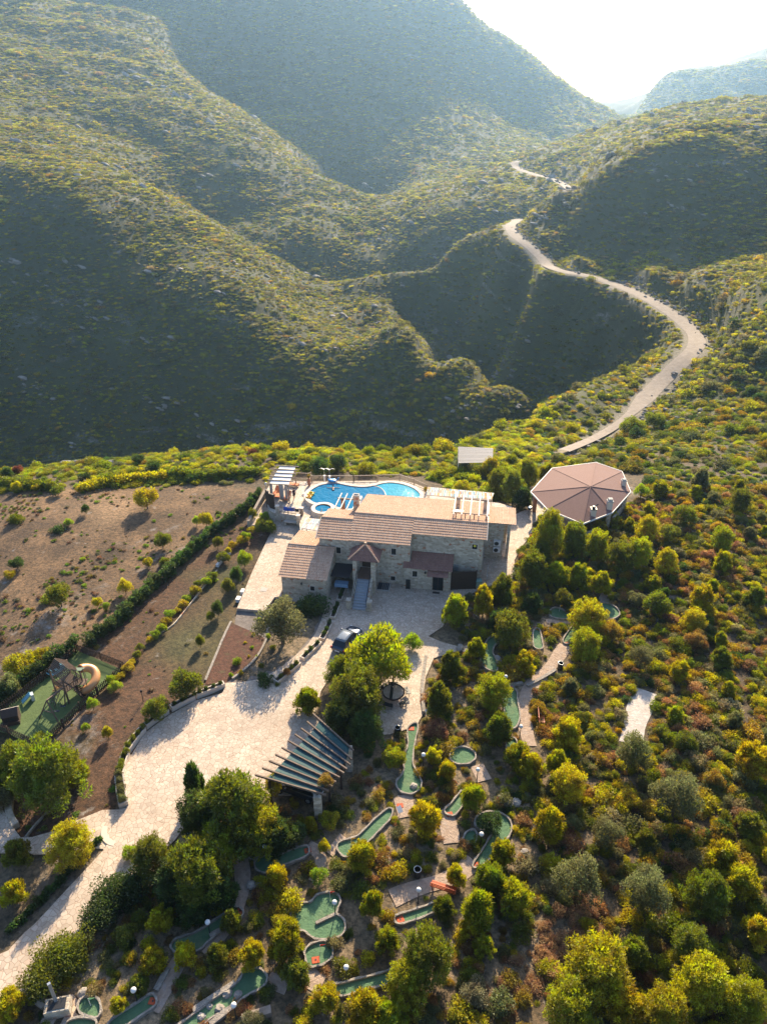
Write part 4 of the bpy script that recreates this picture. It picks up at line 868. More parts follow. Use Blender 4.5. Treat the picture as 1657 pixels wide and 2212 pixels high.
for k, (x, y, z0) in enumerate(((11.3,1.5,2.55),(11.25,-.1,1.1))):
    t = hthing('sun_lounger', x+.25, y+.3, 0 if k else .02, R(90), label=('farther' if k == 0 else 'nearer')+' white slatted lounger standing on end beside the house corner', cat='sun lounger', group='white loungers leaning by the house corner')
    b_ = B(); [b_.box(-.28,.28,-.02,.02,.15+i*.14,.24+i*.14) for i in range(11)]; b_.obj('slats', M_WHITE, t); b_ = B(); b_.beam((-.3,0,.05),(-.3,0,1.8),.05,.05); b_.beam((.3,0,.05),(.3,0,1.8),.05,.05); b_.obj('frame', M_METAL, t)
    for x_ in (-.28, .28): b_ = B(); b_.beam((x_,0,.7),(x_,-.32,.0),.04,.04); b_.obj('leg', M_METAL, t)
t = hthing('drying_rack', -4.25, -2.6, 0, label='pale blue sheet on a rack under the reed shelter roof', cat='drying rack'); b_ = B(); b_.box(-.75,.75,-.35,.35,1.0,1.03); b_.box(-.75,.75,-.38,-.35,.6,1.03); b_.obj('sheet', plain('pale_blue_cloth', (.30,.45,.62)), t)
for s_ in (-1, 1): b_ = B(); b_.beam((s_*.7,-.3,0),(s_*.7,.3,.98),.03,.03); b_.beam((s_*.7,.3,0),(s_*.7,-.3,.98),.03,.03); b_.obj('leg', M_METAL, t)
# rafters over the terraces
t = hthing('rafter_pergola', 0, 0, label='four white rafters on a brick pillar over the edge of the pool', cat='pergola')
for x in (-6.65,-5.95,-5.2,-4.5): b_ = B(); b_.beam((x-.05,5.6,5.62),(x+.05,9.3,5.62),.12,.14); b_.obj('rafter', M_BEAM, t)
b_ = B(); b_.beam((-6.9,8.3,5.47),(-4.1,8.3,5.47),.14,.16); b_.obj('cross_beam', M_WOOD, t); b_ = B(); b_.box(-6.5,-6.05,8.1,8.5,1.5,5.39); b_.obj('pillar', M_BRICK, t)
t = hthing('rafter_pergola', 0, 0, label='five white rafters on stone piers standing over the long roof', cat='pergola')
for x in (7.3,8.2,9.15,10.1,11.0): b_ = B(); b_.beam((x,3.6,7.22),(x,8.7,7.22),.13,.15); b_.obj('rafter', M_BEAM, t)
for y in (4.25, 7.6): b_ = B(); b_.beam((7.1,y,7.08),(11.25,y,7.08),.12,.12); b_.obj('cross_beam', M_WOOD, t)
for x, y in ((7.6,7.6),(10.75,7.6)): b_ = B(); b_.box(x-.22,x+.22,y-.2,y+.2,5.2,7.02); b_.obj('pillar', M_STONE, t)
for x, y in ((7.55,4.25),(8.6,4.25),(9.6,4.25),(10.9,4.25)): b_ = B(); b_.box(x-.06,x+.06,y-.06,y+.06,6.2,7.02); b_.obj('post', M_WOOD, t)
t = hthing('white_sheet', 7.85, 4.25, 7.31, label='white sheet lying over the roof rafters at their left end', cat='sheet'); V = []; F = []
for i in range(9):
    for j in range(4): V.append((-.6+i*.14, -.22+j*.15, .03*math.sin(i*1.7+j)+.03))
for i in range(8):
    for j in range(3): F.append((i*4+j, i*4+j+1, i*4+j+5, i*4+j+4))
V2 = [(x, y, z-.02) for x, y, z in V]; B().add(V, F).add(V2, F).obj('cloth', M_WHITE, t, True)
# ------------------------------------------------------------------ pool terrace
DZ = 1.5
def P3(f, pts, z): return [at(f, x, y, z) for x, y in pts]
def offset(P, d):
    P = np.array(P, float)[:, :2]; a = np.roll(P, 1, 0); b = np.roll(P, -1, 0); t = b - a; t /= np.linalg.norm(t, axis=1, keepdims=True) + 1e-9
    n = np.stack([t[:, 1], -t[:, 0]], 1); ar = (P[:, 0]*b[:, 1] - b[:, 0]*P[:, 1]).sum(); return P + n*d*(1 if ar > 0 else -1)
def ring(bld, P, Q, z0, z1):
    """wall between closed outlines P (outer) and Q (inner)"""
    n = len(P); V = [(p[0], p[1], z) for z in (z0, z1) for L_ in (P, Q) for p in L_]; F = []
    for i in range(n):
        j = (i+1) % n; F += [(i, j, 2*n+j, 2*n+i), (n+j, n+i, 3*n+i, 3*n+j), (2*n+i, 2*n+j, 3*n+j, 3*n+i), (j, i, n+i, n+j)]
    return bld.add(V, F)
def wallpath(bld, C_, w_, z0, z1, closed=False):
    C_ = [tuple(c) for c in C_]; C2 = np.array([c[:2] for c in C_]); t = np.gradient(C2, axis=0); t /= np.linalg.norm(t, axis=1, keepdims=True) + 1e-9
    n = np.stack([-t[:, 1], t[:, 0]], 1)*w_/2; A = C2 + n; Bq = C2 - n; N = len(C_)
    zz = lambda z, i: z[i] if hasattr(z, '__len__') else z
    V = [(A[i][0], A[i][1], zz(z0, i)) for i in range(N)] + [(Bq[i][0], Bq[i][1], zz(z0, i)) for i in range(N)] + [(A[i][0], A[i][1], zz(z1, i)) for i in range(N)] + [(Bq[i][0], Bq[i][1], zz(z1, i)) for i in range(N)]
    F = [(0, N, 3*N, 2*N), (N-1, 3*N-1, 4*N-1, 2*N-1)]
    for i in range(N-1): F += [(i, 2*N+i, 2*N+i+1, i+1), (N+i, N+i+1, 3*N+i+1, 3*N+i), (2*N+i, 3*N+i, 3*N+i+1, 2*N+i+1)]
    return bld.add(V, F)
M_DECK = pave_mat('deck_paving', 2.0, (.50,.42,.33), (.68,.60,.50), (.34,.27,.20), .05)
deckP = P3('A', [(262,395),(305,330),(345,300),(490,318),(620,325),(830,322),(1100,318),(1330,308),(1450,340),(1550,380)], DZ) + P3('B', [(225,345),(450,370),(700,395),(785,420),(770,450)], DZ) + [hw(11.0,9.5,DZ), hw(11,4,DZ), hw(-5,4.6,DZ), hw(-6,3.9,DZ), hw(-10.3,3.9,DZ)] + P3('A', [(522,640),(515,600),(430,590),(330,575),(275,545)], DZ)
deck = sheet('pool_terrace', deckP, M_DECK, .14, kind=None); tag(deck, 'raised crazy paved terrace carrying the pool behind the villa', 'terrace')
dw = B(); q = offset(deckP, -.06); ring(dw, [tuple(p) for p in offset(deckP, -.03)], [tuple(p) for p in offset(deckP, -.4)], -1.2, DZ-.15); dw.obj('retaining_wall', M_STONE, deck)
def water_mat(name, c, sc=2.2, rough=.04):
    s = NT(name); v = s.n('ShaderNodeTexVoronoi', feature='SMOOTH_F1'); nz = s.n('ShaderNodeTexNoise'); nz.inputs['Scale'].default_value = 1.1; s.l(s.pos(), nz.inputs['Vector'])
    va = s.n('ShaderNodeVectorMath', operation='ADD'); s.l(s.pos(), va.inputs[0]); s.l(nz.outputs['Color'], va.inputs[1]); s.l(va.outputs[0], v.inputs['Vector']); v.inputs['Scale'].default_value = sc
    return s.bsdf(c, rough, s.bump(s.math('ADD', v.outputs['Distance'], s.math('MULTIPLY', s.noise(5, 3), .5)), .35, .12), Specular_IOR_Level=.04)
M_WATER = water_mat('pool_water', (.0,.15,.30)); M_WATER2 = water_mat('shallow_water', (.02,.29,.42), 2.8)
PZ = 2.2
pool = empty('swimming_pool', at('A', 900, 440, DZ), label='curved blue swimming pool with cream coping on the raised terrace', cat='swimming pool')
def unloc(o, t):    # meshes below are built in world coordinates: move them under their thing
    o.data.transform(t.matrix_basis.inverted()); return o
wl_ = chaikin(P3('A', [(590,430),(620,392),(690,355),(760,340),(820,337),(880,350),(960,366),(1060,371),(1130,357),(1190,340),(1250,333),(1330,342),(1400,362),(1460,392),(1495,430),(1480,470),(1400,500),(1250,515),(1080,530),(960,545),(880,548),(800,520),(720,500),(650,500),(605,470)], PZ), 2)
unloc(sheet('water', [tuple(p) for p in wl_], M_WATER, 1.0, kind=None), pool).parent = pool
sh = chaikin(P3('A', [(1130,358),(1190,342),(1250,335),(1330,344),(1400,364),(1458,394),(1490,430),(1475,465),(1400,495),(1225,505),(1222,430),(1200,395),(1170,370)], PZ+.012), 2)
unloc(sheet('shallow_water', [tuple(p) for p in sh], M_WATER2, .01, kind=None), pool).parent = pool
arc = chaikin(P3('A', [(1115,356),(1160,366),(1195,388),(1217,425),(1222,470),(1220,505)], PZ+.02), 2, False)
b_ = B(); wallpath(b_, arc, .09, PZ+.005, PZ+.05); unloc(b_.obj('dividing_lip', M_CREAM), pool).parent = pool
b_ = B(); ring(b_, [tuple(p) for p in offset(wl_, .5)], [tuple(p) for p in offset(wl_, -.02)], DZ-.05, PZ+.1); unloc(b_.obj('coping', pave_mat('coping_stone', 2.2, (.62,.54,.44), (.74,.66,.56), (.5,.42,.34), .04)), pool).parent = pool
jc = at('N', 527, 592, 2.42)
jac = empty('hot_tub', (jc[0], jc[1], DZ), label='round raised hot tub with pale rim in front of the pool', cat='hot tub')
cir = lambda r, n=40: [(r*math.cos(2*math.pi*i/n), r*math.sin(2*math.pi*i/n)) for i in range(n)]
b_ = B(); ring(b_, cir(1.5), cir(1.02), 0.0, .92); b_.obj('rim', M_CREAM, jac); b_ = B(); b_.prism(cir(1.03), .3, .8); b_.obj('water', M_WATER, jac)
def rail(name, C_, h, label, parts=14, mat=None, post_every=2.4, z=None):
    """railing along a polyline: posts, two rails, balusters"""
    mat = mat or M_WOOD; C_ = [Vector(c) for c in C_]; t = empty(name, C_[0], label=label, cat='railing'); o = t.matrix_basis.translation.copy()
    b_ = B(); bb = B(); pp = []
    for a, b in zip(C_[:-1], C_[1:]):
        a, b = a - o, b - o; L_ = (b-a).length; n = max(1, round(L_/post_every))
        for z_ in (h, .14): b_.beam(a + Vector((0,0,z_)), b + Vector((0,0,z_)), .09, .07)
        m_ = max(2, int(L_/.16)); [bb.beam(a.lerp(b, i/m_) + Vector((0,0,.14)), a.lerp(b, i/m_) + Vector((0,0,h)), .035, .035) for i in range(m_)]
        pp += [a.lerp(b, i/n) for i in range(n)]
    pp.append(C_[-1]-o); b_.obj('rail', mat, t); x = bb.obj('balusters', mat, t)
    for p in pp: q_ = B(); q_.box(p.x-.06, p.x+.06, p.y-.06, p.y+.06, p.z-.02, p.z+h+.08); q_.obj('post', mat, t)
    return t
for a, b, lab in (([(455,300),(600,308),(622,300)], 0, 'left stretch of wooden railing between the white pergola and the potted plant'), ([(628,328),(740,328),(850,326),(960,326)], 0, 'wooden railing behind the pool near the two bird sculptures'), ([(960,326),(1150,322),(1326,318),(1440,355),(1540,400)], 0, 'wooden railing curving round the shallow right end of the pool')):
    rail('pool_railing', P3('A', a, DZ), .95, lab)
rail('terrace_railing', P3('A', [(358,570),(440,580),(545,596)], DZ), .85, 'railing with towels hanging on it above the terrace retaining wall', mat=M_WOOD)
rail('terrace_railing', P3('A', [(518,640),(552,572)], DZ), .85, 'short railing turned sideways beside the towel railing')
for k, (x, y) in enumerate(((355,573),(548,590),(521,650))):
    p = at('A', x, y, DZ); t = empty('stone_pier', p, HB, label=('stone pier at the left end of the towel railing','stone pier at the right end of the towel railing','stone pier at the terrace front corner by the steps')[k], cat='pier'); b_ = B(); b_.box(-.2,.2,-.2,.2,-.1,1.0); b_.obj('shaft', M_STONE, t); b_ = B(); b_.box(-.26,.26,-.26,.26,1.0,1.08); b_.obj('cap', M_CREAM, t)
def cloth(name, c, w_, d_, drop_, mat, rz, label, cat, parent=None):
    V = []; F = []; n, m_ = 12, 7
    for i in range(n+1):
        for j in range(m_+1):
            u = i/n; v = j/m_; V.append(((u-.5)*w_, d_*(.5-v) + .03*math.sin(u*14+v*2), .03 - drop_*abs(v-.35)*1.4 + .015*math.sin(u*9)))
    for i in range(n):
        for j in range(m_): F.append((i*(m_+1)+j, (i+1)*(m_+1)+j, (i+1)*(m_+1)+j+1, i*(m_+1)+j+1))
    me = bpy.data.meshes.new(name); me.from_pydata(V, [], F); me.materials.append(mat); me.polygons.foreach_set('use_smooth', [True]*len(F)); o = mesh_obj(name, me); o.location = c; o.rotation_euler = (0,0,rz)
    md = o.modifiers.new('t', 'SOLIDIFY'); md.thickness = .02; return tag(o, label, cat)
M_BLUECL = plain('blue_towel_cloth', (.02,.08,.42), .9)
p = at('A', 450, 582, DZ); cloth('towel', (p[0], p[1], DZ+.95), 1.5, .16, .55, M_BLUECL, HB, 'blue towel hanging over the terrace railing', 'towel')
p = at('A', 512, 592, DZ); cloth('swimsuit', (p[0], p[1], DZ+.92), .5, .14, .45, M_BLACK, HB, 'dark swimwear hung beside the blue towel on the railing', 'clothing')
# parapet and screens left of the terrace
par = empty('garden_parapet', at('A', 265, 440, .2), label='low sloping parapet wall with pale capping down the left side of the terrace', cat='wall')
cl = resample(np.array([at('A', 264, 445, .2), at('A', 190, 560, .2), at('A', 122, 672, .2)]), .5); zz_ = np.linspace(1.35, .75, len(cl))
b_ = B(); wallpath(b_, cl, .28, -.6, zz_); unloc(b_.obj('wall', M_STONE), par).parent = par; b_ = B(); wallpath(b_, cl, .36, zz_, zz_+.07); unloc(b_.obj('capping', M_WOOD), par).parent = par
for k, (xa, ya, xb, yb_, lab) in enumerate(((268,520,292,548,'left dark timber windbreak panel by the terrace corner'),(298,560,332,572,'right dark timber windbreak panel by the terrace corner'))):
    a, b = Vector(at('A', xa, ya, 1.0)), Vector(at('A', xb, yb_, 1.0)); t = empty('windbreak_panel', a, label=lab, cat='panel'); b = b - a; b_ = B()
    n = 6; [b_.beam(b*(i/n) + Vector((0,0,-.2)), b*(i/n) + Vector((0,0,2.6)), .17, .05, (b.normalized().y, -b.normalized().x, 0)) for i in range(n+1)]; b_.obj('boards', M_DWOOD, t)
    b_ = B(); b_.beam(Vector((0,0,2.62)), b + Vector((0,0,2.62)), .16, .08); b_.obj('top_rail', M_WOOD, t)
# bath pergola with canvas roof
WP = empty('shade_pergola', at('A', 400, 460, DZ), label='white slatted shade pergola with curtains at the left end of the terrace', cat='pergola')
wz = DZ + 2.75; c = [Vector(at('A', x, y, wz)) for x, y in ((371,200),(497,207),(441,353),(286,344))]
for k, (u, v) in enumerate(((0,0),(1,0),(1,1),(0,1))):
    p = c[k]*.94 + ((c[0]+c[1]+c[2]+c[3])/4)*.06; b_ = B(); b_.box(p.x-.07,p.x+.07,p.y-.07,p.y+.07,DZ,wz-.05); unloc(b_.obj('post', M_WOOD), WP).parent = WP
for k in range(6):
    v = k/5; a = c[0].lerp(c[3], v); b = c[1].lerp(c[2], v); d = (b-a).normalized(); b_ = B(); b_.beam(a - d*.5 + Vector((0,0,.06)), b + d*.45 + Vector((0,0,.06)), .09, .12); unloc(b_.obj('beam', M_WOOD), WP).parent = WP
for k in range(5):
    V = []; F = []
    for i in range(7):
        for j in range(9):
            v = (k + .08 + .84*i/6)/5; a = c[0].lerp(c[3], v); b = c[1].lerp(c[2], v); p = a.lerp(b, j/8); V.append((p.x, p.y, p.z - .06*math.sin(math.pi*i/6) + .004*j))
    for i in range(6):
        for j in range(8): F.append((i*9+j, (i+1)*9+j, (i+1)*9+j+1, i*9+j+1))
    o = B().add(V, F).obj('canopy_strip', M_WHITE, None, True); unloc(o, WP).parent = WP
M_CURT = plain('curtain_cloth', (.55,.50,.44), .9)
for xa, ya, xb, yb_ in ((372,470,410,485),(300,430,320,440),(418,482,440,480)):
    a, b = Vector(at('A', xa, ya, DZ)), Vector(at('A', xb, yb_, DZ)); V = []; F = []; n = 16
    dd = (b-a).normalized(); nn = Vector((-dd.y, dd.x, 0))
    for i in range(n+1):
        for j in range(5): p = a.lerp(b, i/n) + nn*.07*math.sin(i*1.9)*(1-.1*j); V.append((p.x, p.y, DZ + .05 + 2.55*j/4))
    for i in range(n):
        for j in range(4): F.append((i*5+j, (i+1)*5+j, (i+1)*5+j+1, i*5+j+1))
    o = B().add(V, F).obj('curtain', M_CURT, None, True); md = o.modifiers.new('t','SOLIDIFY'); md.thickness = .02; unloc(o, WP).parent = WP
M_ORANGE = plain('orange_cushion', (.62,.20,.08), .8)
def lounger(f, x, y, rz, label, mat):
    t = empty('sun_bed', at(f, x, y, DZ), rz, label=label, cat='sun bed', group='orange sun beds on the terrace')
    b_ = B(); b_.box(-.35,.35,-.95,.95,.22,.3); b_.obj('frame', M_WOOD, t); b_ = B(); b_.box(-.33,.33,-.95,.35,.3,.4); b_.obj('cushion', mat, t, bevel=.03)
    b_ = B(); b_.beam((0,.36,.36),(0,.92,.75),.66,.1); b_.obj('backrest', mat, t)
    for sx in (-.3, .3):
        for sy in (-.85, .85): b_ = B(); b_.box(sx-.03,sx+.03,sy-.03,sy+.03,0,.22); b_.obj('leg', M_WOOD, t)
lounger('A', 345, 420, -.25, 'orange sun bed half hidden by the left pergola curtain', M_ORANGE); lounger('A', 362, 440, -.1, 'orange sun bed between the two pergola curtains', M_ORANGE)
lounger('A', 470, 360, 1.3, 'orange sun bed by the rear railing right of the pergola', M_ORANGE)
lounger('A', 430, 462, -.2, 'orange sun bed behind the right pergola curtain', M_ORANGE)
t = empty('parapet_lamp', at('A', 265, 400, DZ), label='white globe lamp on the left terrace corner', cat='lamp'); b_ = B(); b_.tube((0,0,-.2),(0,0,1.0),.05); b_.obj('post', M_CONC, t); b_ = B(); b_.sphere((0,0,1.13),.19,12,8); b_.obj('globe', M_WHITE, t, True)
t = empty('potted_palm', at('A', 606, 356, DZ), label='spiky yellow green plant in a tall clay pot by the railing', cat='potted plant'); b_ = B()
for a, b, z0, z1 in ((.13,.24,0,.4),(.24,.26,.4,.75),(.26,.17,.75,.95),(.17,.2,.95,1.05)): b_.tube((0,0,z0),(0,0,z1),a,b,14)
b_.obj('pot', plain('terracotta', (.36,.16,.09), .8), t, True); b_ = B()
for i in range(26):
    a = i*2.4; r_ = .25 + .35*random.random(); e = Vector((r_*math.cos(a), r_*math.sin(a), 1.25 + .5*random.random())); s_ = Vector((-math.sin(a), math.cos(a), 0))*.045; m_ = e*.5 + Vector((0,0,.85)); b_.add([Vector((0,0,1.0))-s_, Vector((0,0,1.0))+s_, m_+s_, m_-s_, e], [(0,1,2,3),(3,2,4)])
o = b_.obj('leaves', M_LEAF, t); o['tint'] = [.32,.30,.03]
for k, (x, y) in enumerate(((729,330),(771,333))):
    t = empty('bird_sculpture', at('A', x, y, DZ), label=('left' if k == 0 else 'right') + ' white seagull sculpture on a thin pole behind the pool', cat='sculpture', group='gull sculptures by the pool')
    b_ = B(); b_.box(-.1,.1,-.1,.1,0,1.0); b_.box(-.13,.13,-.13,.13,1.0,1.08); b_.obj('plinth', M_WHITE, t); b_ = B(); b_.tube((0,0,1.08),(0,0,1.95),.018,.018,6); b_.obj('pole', M_METAL, t)
    z = 2.0; b_ = B(); b_.add([(0,-.28,z),(.05,0,z+.05),(0,.22,z+.03),(-.05,0,z+.05),(0,0,z-.05)], [(0,1,3),(1,2,3),(0,4,1),(1,4,2),(2,4,3),(3,4,0)]); b_.obj('body', M_WHITE, t)
    for s_ in (-1, 1): b_ = B(); b_.add([(0,.08,z+.03),(0,-.1,z+.03),(s_*.4,-.04,z+.18),(s_*.4,.06,z+.18),(s_*.75,.02,z+.08),(0,.0,z+.01),(s_*.4,.01,z+.155)], [(0,1,2,3),(3,2,4),(0,3,6,5),(1,5,6,2),(3,4,6),(2,6,4)]); b_.obj('wing', M_WHITE, t)
def torus(bld, c, Rr, r_, n=28, m_=10, sz=1.0):
    V = []; F = []
    for i in range(n):
        for j in range(m_):
            a, b = 2*math.pi*i/n, 2*math.pi*j/m_; V.append((c[0] + (Rr + r_*math.cos(b))*math.cos(a), c[1] + (Rr + r_*math.cos(b))*math.sin(a), c[2] + r_*sz*math.sin(b)))
    for i in range(n):
        for j in range(m_): F.append((i*m_+j, ((i+1) % n)*m_+j, ((i+1) % n)*m_+(j+1) % m_, i*m_+(j+1) % m_))
    return bld.add(V, F)
for x, y, Rr, c_, lab in ((617,420,.36,(.75,.52,.02),'large yellow swim ring floating at the left end of the pool'),(603,446,.28,(.75,.36,.02),'small orange swim ring touching the yellow ring in the pool')):
    p = at('A', x, y, PZ+.1); t = empty('swim_ring', p, label=lab, cat='swim ring'); b_ = B(); torus(b_, (0,0,0), Rr, .13); b_.obj('ring', plain('ring_vinyl', c_, .25), t, True)
    b_ = B(); b_.sphere((Rr+.1,.08,.12),.09,10,8); b_.tube((Rr+.16,.08,.12),(Rr+.27,.08,.1),.04,.02,6); b_.obj('duck_head', plain('head_vinyl', c_, .25), t, True)
fl = at('A', 795, 318, PZ+.15); t = empty('pool_float', fl, .05, label='bright blue inflatable float lying on the rear pool coping', cat='pool float'); b_ = B(); b_.sphere((0,0,.1),.5,14,8,.25); b_.sphere((-.35,0,.12),.3,12,8,.45); b_.obj('mattress', plain('blue_vinyl', (.03,.28,.62), .3), t, True)
b_ = B(); b_.tube((.55,0,.1),(.72,0,.35),.1,.06,8); b_.sphere((.74,0,.4),.09,8,6); b_.obj('float_neck', plain('blue_vinyl2', (.03,.28,.62), .3), t, True); b_ = B(); b_.tube((-.55,0,.1),(-.65,0,.4),.08,.04,8); b_.obj('float_tail', plain('blue_vinyl3', (.03,.28,.62), .3), t, True)
t = empty('stone_bench', at('A', 470, 668, .26), HB, label='stone bench in striped shade below the terrace wall', cat='bench'); b_ = B(); b_.box(-.95,.95,-.32,.32,.42,.52); b_.obj('seat', M_CREAM, t)
for x in (-.8,.8): b_ = B(); b_.box(x-.1,x+.1,-.28,.28,0,.42); b_.obj('leg', M_STONE, t)
t = empty('folded_parasol', at('N', 480, 800, DZ), label='folded pale parasol leaning by the hot tub', cat='parasol'); b_ = B(); b_.tube((0,0,0),(.15,.1,1.1),.03,.03,6); b_.obj('pole', M_WOOD, t); b_ = B(); b_.tube((.03,.02,.25),(.17,.11,1.25),.16,.03,10); b_.obj('canopy', M_CURT, t, True)
# mats of coloured slats
def slat_mat(name, strong):
    s = NT(name); sx = s.n('ShaderNodeSeparateXYZ'); s.l(s.co.outputs['Object'], sx.inputs[0])
    fx = s.math('FLOOR', s.math('DIVIDE', sx.outputs[0], .105)); fy = s.math('FLOOR', s.math('DIVIDE', sx.outputs[1], .78)); wn_ = s.n('ShaderNodeTexWhiteNoise', noise_dimensions='2D'); cm = s.n('ShaderNodeCombineXYZ'); s.l(fx, cm.inputs[0]); s.l(fy, cm.inputs[1]); s.l(cm.outputs[0], wn_.inputs['Vector'])
    r_ = s.n('ShaderNodeValToRGB'); r_.color_ramp.interpolation = 'CONSTANT'; e = r_.color_ramp.elements
    cs = [(0,(.62,.60,.55)),(.42,(.60,.27,.12)),(.58,(.10,.36,.42)),(.70,(.66,.62,.56)),(.82,(.12,.28,.46)),(.9,(.62,.40,.14))]
    while len(e) < len(cs): e.new(.5)
    for i, (p_, c_) in enumerate(cs): e[i].position = p_; e[i].color = (*[v*strong + .6*(1-strong) for v in c_], 1)
    s.l(wn_.outputs['Value'], r_.inputs[0]); return s.bsdf(r_.outputs[0], .8)
def slat_roof(corners, rows, mat, label, leg_z):
    c = [Vector(p) for p in corners]; o = c[3].copy(); ex = (c[2]-c[3]); t = empty('slat_canopy', o, math.atan2(ex.y, ex.x), label=label, cat='canopy'); inv = t.matrix_basis.inverted(); c = [inv @ p for p in c]
    L_ = (c[2]-c[3]).length; n = int(L_/.105); b_ = B()
    for k in range(rows):
        for i in range(n):
            u = (i+.5)/n; v0 = k/rows + .015; v1 = (k+1)/rows - .015; a = c[3].lerp(c[2], u).lerp(c[0].lerp(c[1], u), v0); b = c[3].lerp(c[2], u).lerp(c[0].lerp(c[1], u), v1); b_.beam(a, b, .078, .02)
    b_.obj('slats', mat, t)
    for k in range(rows+1): a = c[3].lerp(c[0], k/rows); b = c[2].lerp(c[1], k/rows); b_ = B(); b_.beam(a - Vector((0,0,.06)), b - Vector((0,0,.06)), .06, .08); b_.obj('bearer', M_BEAM, t)
    for k in range(4): p = c[k]*.95 + ((c[0]+c[2])/2)*.05; b_ = B(); b_.box(p.x-.05,p.x+.05,p.y-.05,p.y+.05,leg_z-o.z,-.1); b_.obj('post', M_BEAM, t)
slat_roof(P3('B', [(246,293),(670,332),(655,372),(236,345)], 3.6), 2, slat_mat('coloured_slats', 1.0), 'canopy of orange and teal slats behind the villa roof', DZ)
slat_roof(P3('A', [(578,612),(732,628),(706,718),(545,695)], 3.3), 2, slat_mat('faded_coloured_slats', .75), 'canopy of faded coloured slats above the left wing roof', .2)
slat_roof(P3('N', [(1310,335),(1365,340),(1290,650),(1215,640)], 3.8), 3, slat_mat('pale_coloured_slats', .6), 'narrow strip of pale slats beside the stone chimney', DZ)
for k, (x, y) in enumerate(((715,650),(712,690),(735,635))):
    p = at('A', x, y, 3.0); plant('round', p[0], p[1], .38, .7, 'yel', z=3.15, name='climbing_plant', cat='climber', label='yellow green climber tuft on the slat canopy, ' + ('middle', 'lowest', 'topmost')[k] + ' of three')
p = at('O', 160, 200, DZ); plant('round', p[0], p[1], .3, .9, 'yel', z=DZ, name='climbing_plant', cat='climber', label='yellow flowering plant at the right end of the pool')
# ------------------------------------------------------------------ people
def body(name, J, E_, label, loc, rz=0.0, skin=None, root=0, sub=1):
    me = bpy.data.meshes.new(name); me.from_pydata([j[0] for j in J], E_, []); o = bpy.data.objects.new(name, me); COL.objects.link(o); o.location = loc; o.rotation_euler = (0,0,rz)
    m_ = o.modifiers.new('skin', 'SKIN'); m_.use_smooth_shade = True
    for i, j in enumerate(J): r_ = j[1]; me.skin_vertices[0].data[i].radius = (r_, r_) if not isinstance(r_, tuple) else r_
    me.skin_vertices[0].data[root].use_root = True; s_ = o.modifiers.new('sub', 'SUBSURF'); s_.levels = sub; s_.render_levels = sub
    me.materials.append(skin); return tag(o, label, 'person')
M_SKIN = plain('skin', (.42,.24,.16), .6)
wp = Vector(at('A', 488, 467, DZ))
# walking towards the pool: 0 pelvis 1 waist 2 chest 3 neck 4 head 5 crown | arms | legs
J = [((0,0,.92),(.13,.09)),((0,.01,1.06),(.11,.08)),((0,.0,1.28),(.135,.085)),((0,.0,1.44),.05),((0,-.01,1.56),(.08,.095)),((0,-.01,1.66),(.07,.08)),
 ((-.17,0,1.38),.045),((-.24,-.05,1.12),.035),((-.2,-.2,.94),.026),((-.19,-.26,.88),.022),((.17,0,1.38),.045),((.25,.06,1.12),.035),((.24,-.05,.9),.026),((.24,-.08,.83),.022),
 ((-.09,-.02,.86),.085),((-.1,-.14,.48),.055),((-.11,-.08,.1),.036),((-.11,-.24,.04),.03),((.09,.02,.86),.085),((.1,.14,.5),.055),((.12,.32,.12),.036),((.12,.22,.05),.03)]
E_ = [(0,1),(1,2),(2,3),(3,4),(4,5),(2,6),(6,7),(7,8),(8,9),(2,10),(10,11),(11,12),(12,13),(0,14),(14,15),(15,16),(16,17),(0,18),(18,19),(19,20),(20,21)]
per = body('person', J, E_, 'person in dark top and black shorts walking across the terrace', wp, .35, M_SKIN)
def tubes(name, segs, mat, parent):
    b_ = B(); [b_.tube(a, b, r0, r1, 12) for a, b, r0, r1 in segs]; return b_.obj(name, mat, parent, True)
b_ = B(); V = []; F = []
def lathe(bld, rows, n=14):
    V = [(cx + rx*math.cos(2*math.pi*i/n), cyy + ry*math.sin(2*math.pi*i/n), z) for (cx, cyy, z, rx, ry) in rows for i in range(n)]; m_ = len(rows)
    F = [(j*n+i, j*n+(i+1) % n, (j+1)*n+(i+1) % n, (j+1)*n+i) for j in range(m_-1) for i in range(n)] + [tuple(range(n))[::-1], tuple(range((m_-1)*n, m_*n))]; return bld.add(V, F)
b_ = B(); lathe(b_, [(0,.0,.88,.19,.13),(0,.01,1.05,.16,.115),(0,0,1.25,.185,.125),(0,0,1.38,.17,.105),(0,0,1.43,.08,.07)]); b_.obj('top', plain('dark_top', (.06,.03,.04), .9), per, True)
b_ = B(); lathe(b_, [(0,0,.72,.2,.15),(0,0,.85,.2,.15),(0,0,.97,.17,.12)]); b_.tube((-.1,-.04,.8),(-.11,-.1,.6),.115,.1,12); b_.tube((.1,.04,.8),(.11,.1,.62),.115,.1,12); b_.obj('shorts', M_BLACK, per, True)
b_ = B(); b_.sphere((0,.015,1.64),.105,12,8,1.1); b_.obj('hair', plain('dark_hair', (.03,.018,.012), .7), per, True)
sp_ = Vector(at('A', 797, 382, PZ))
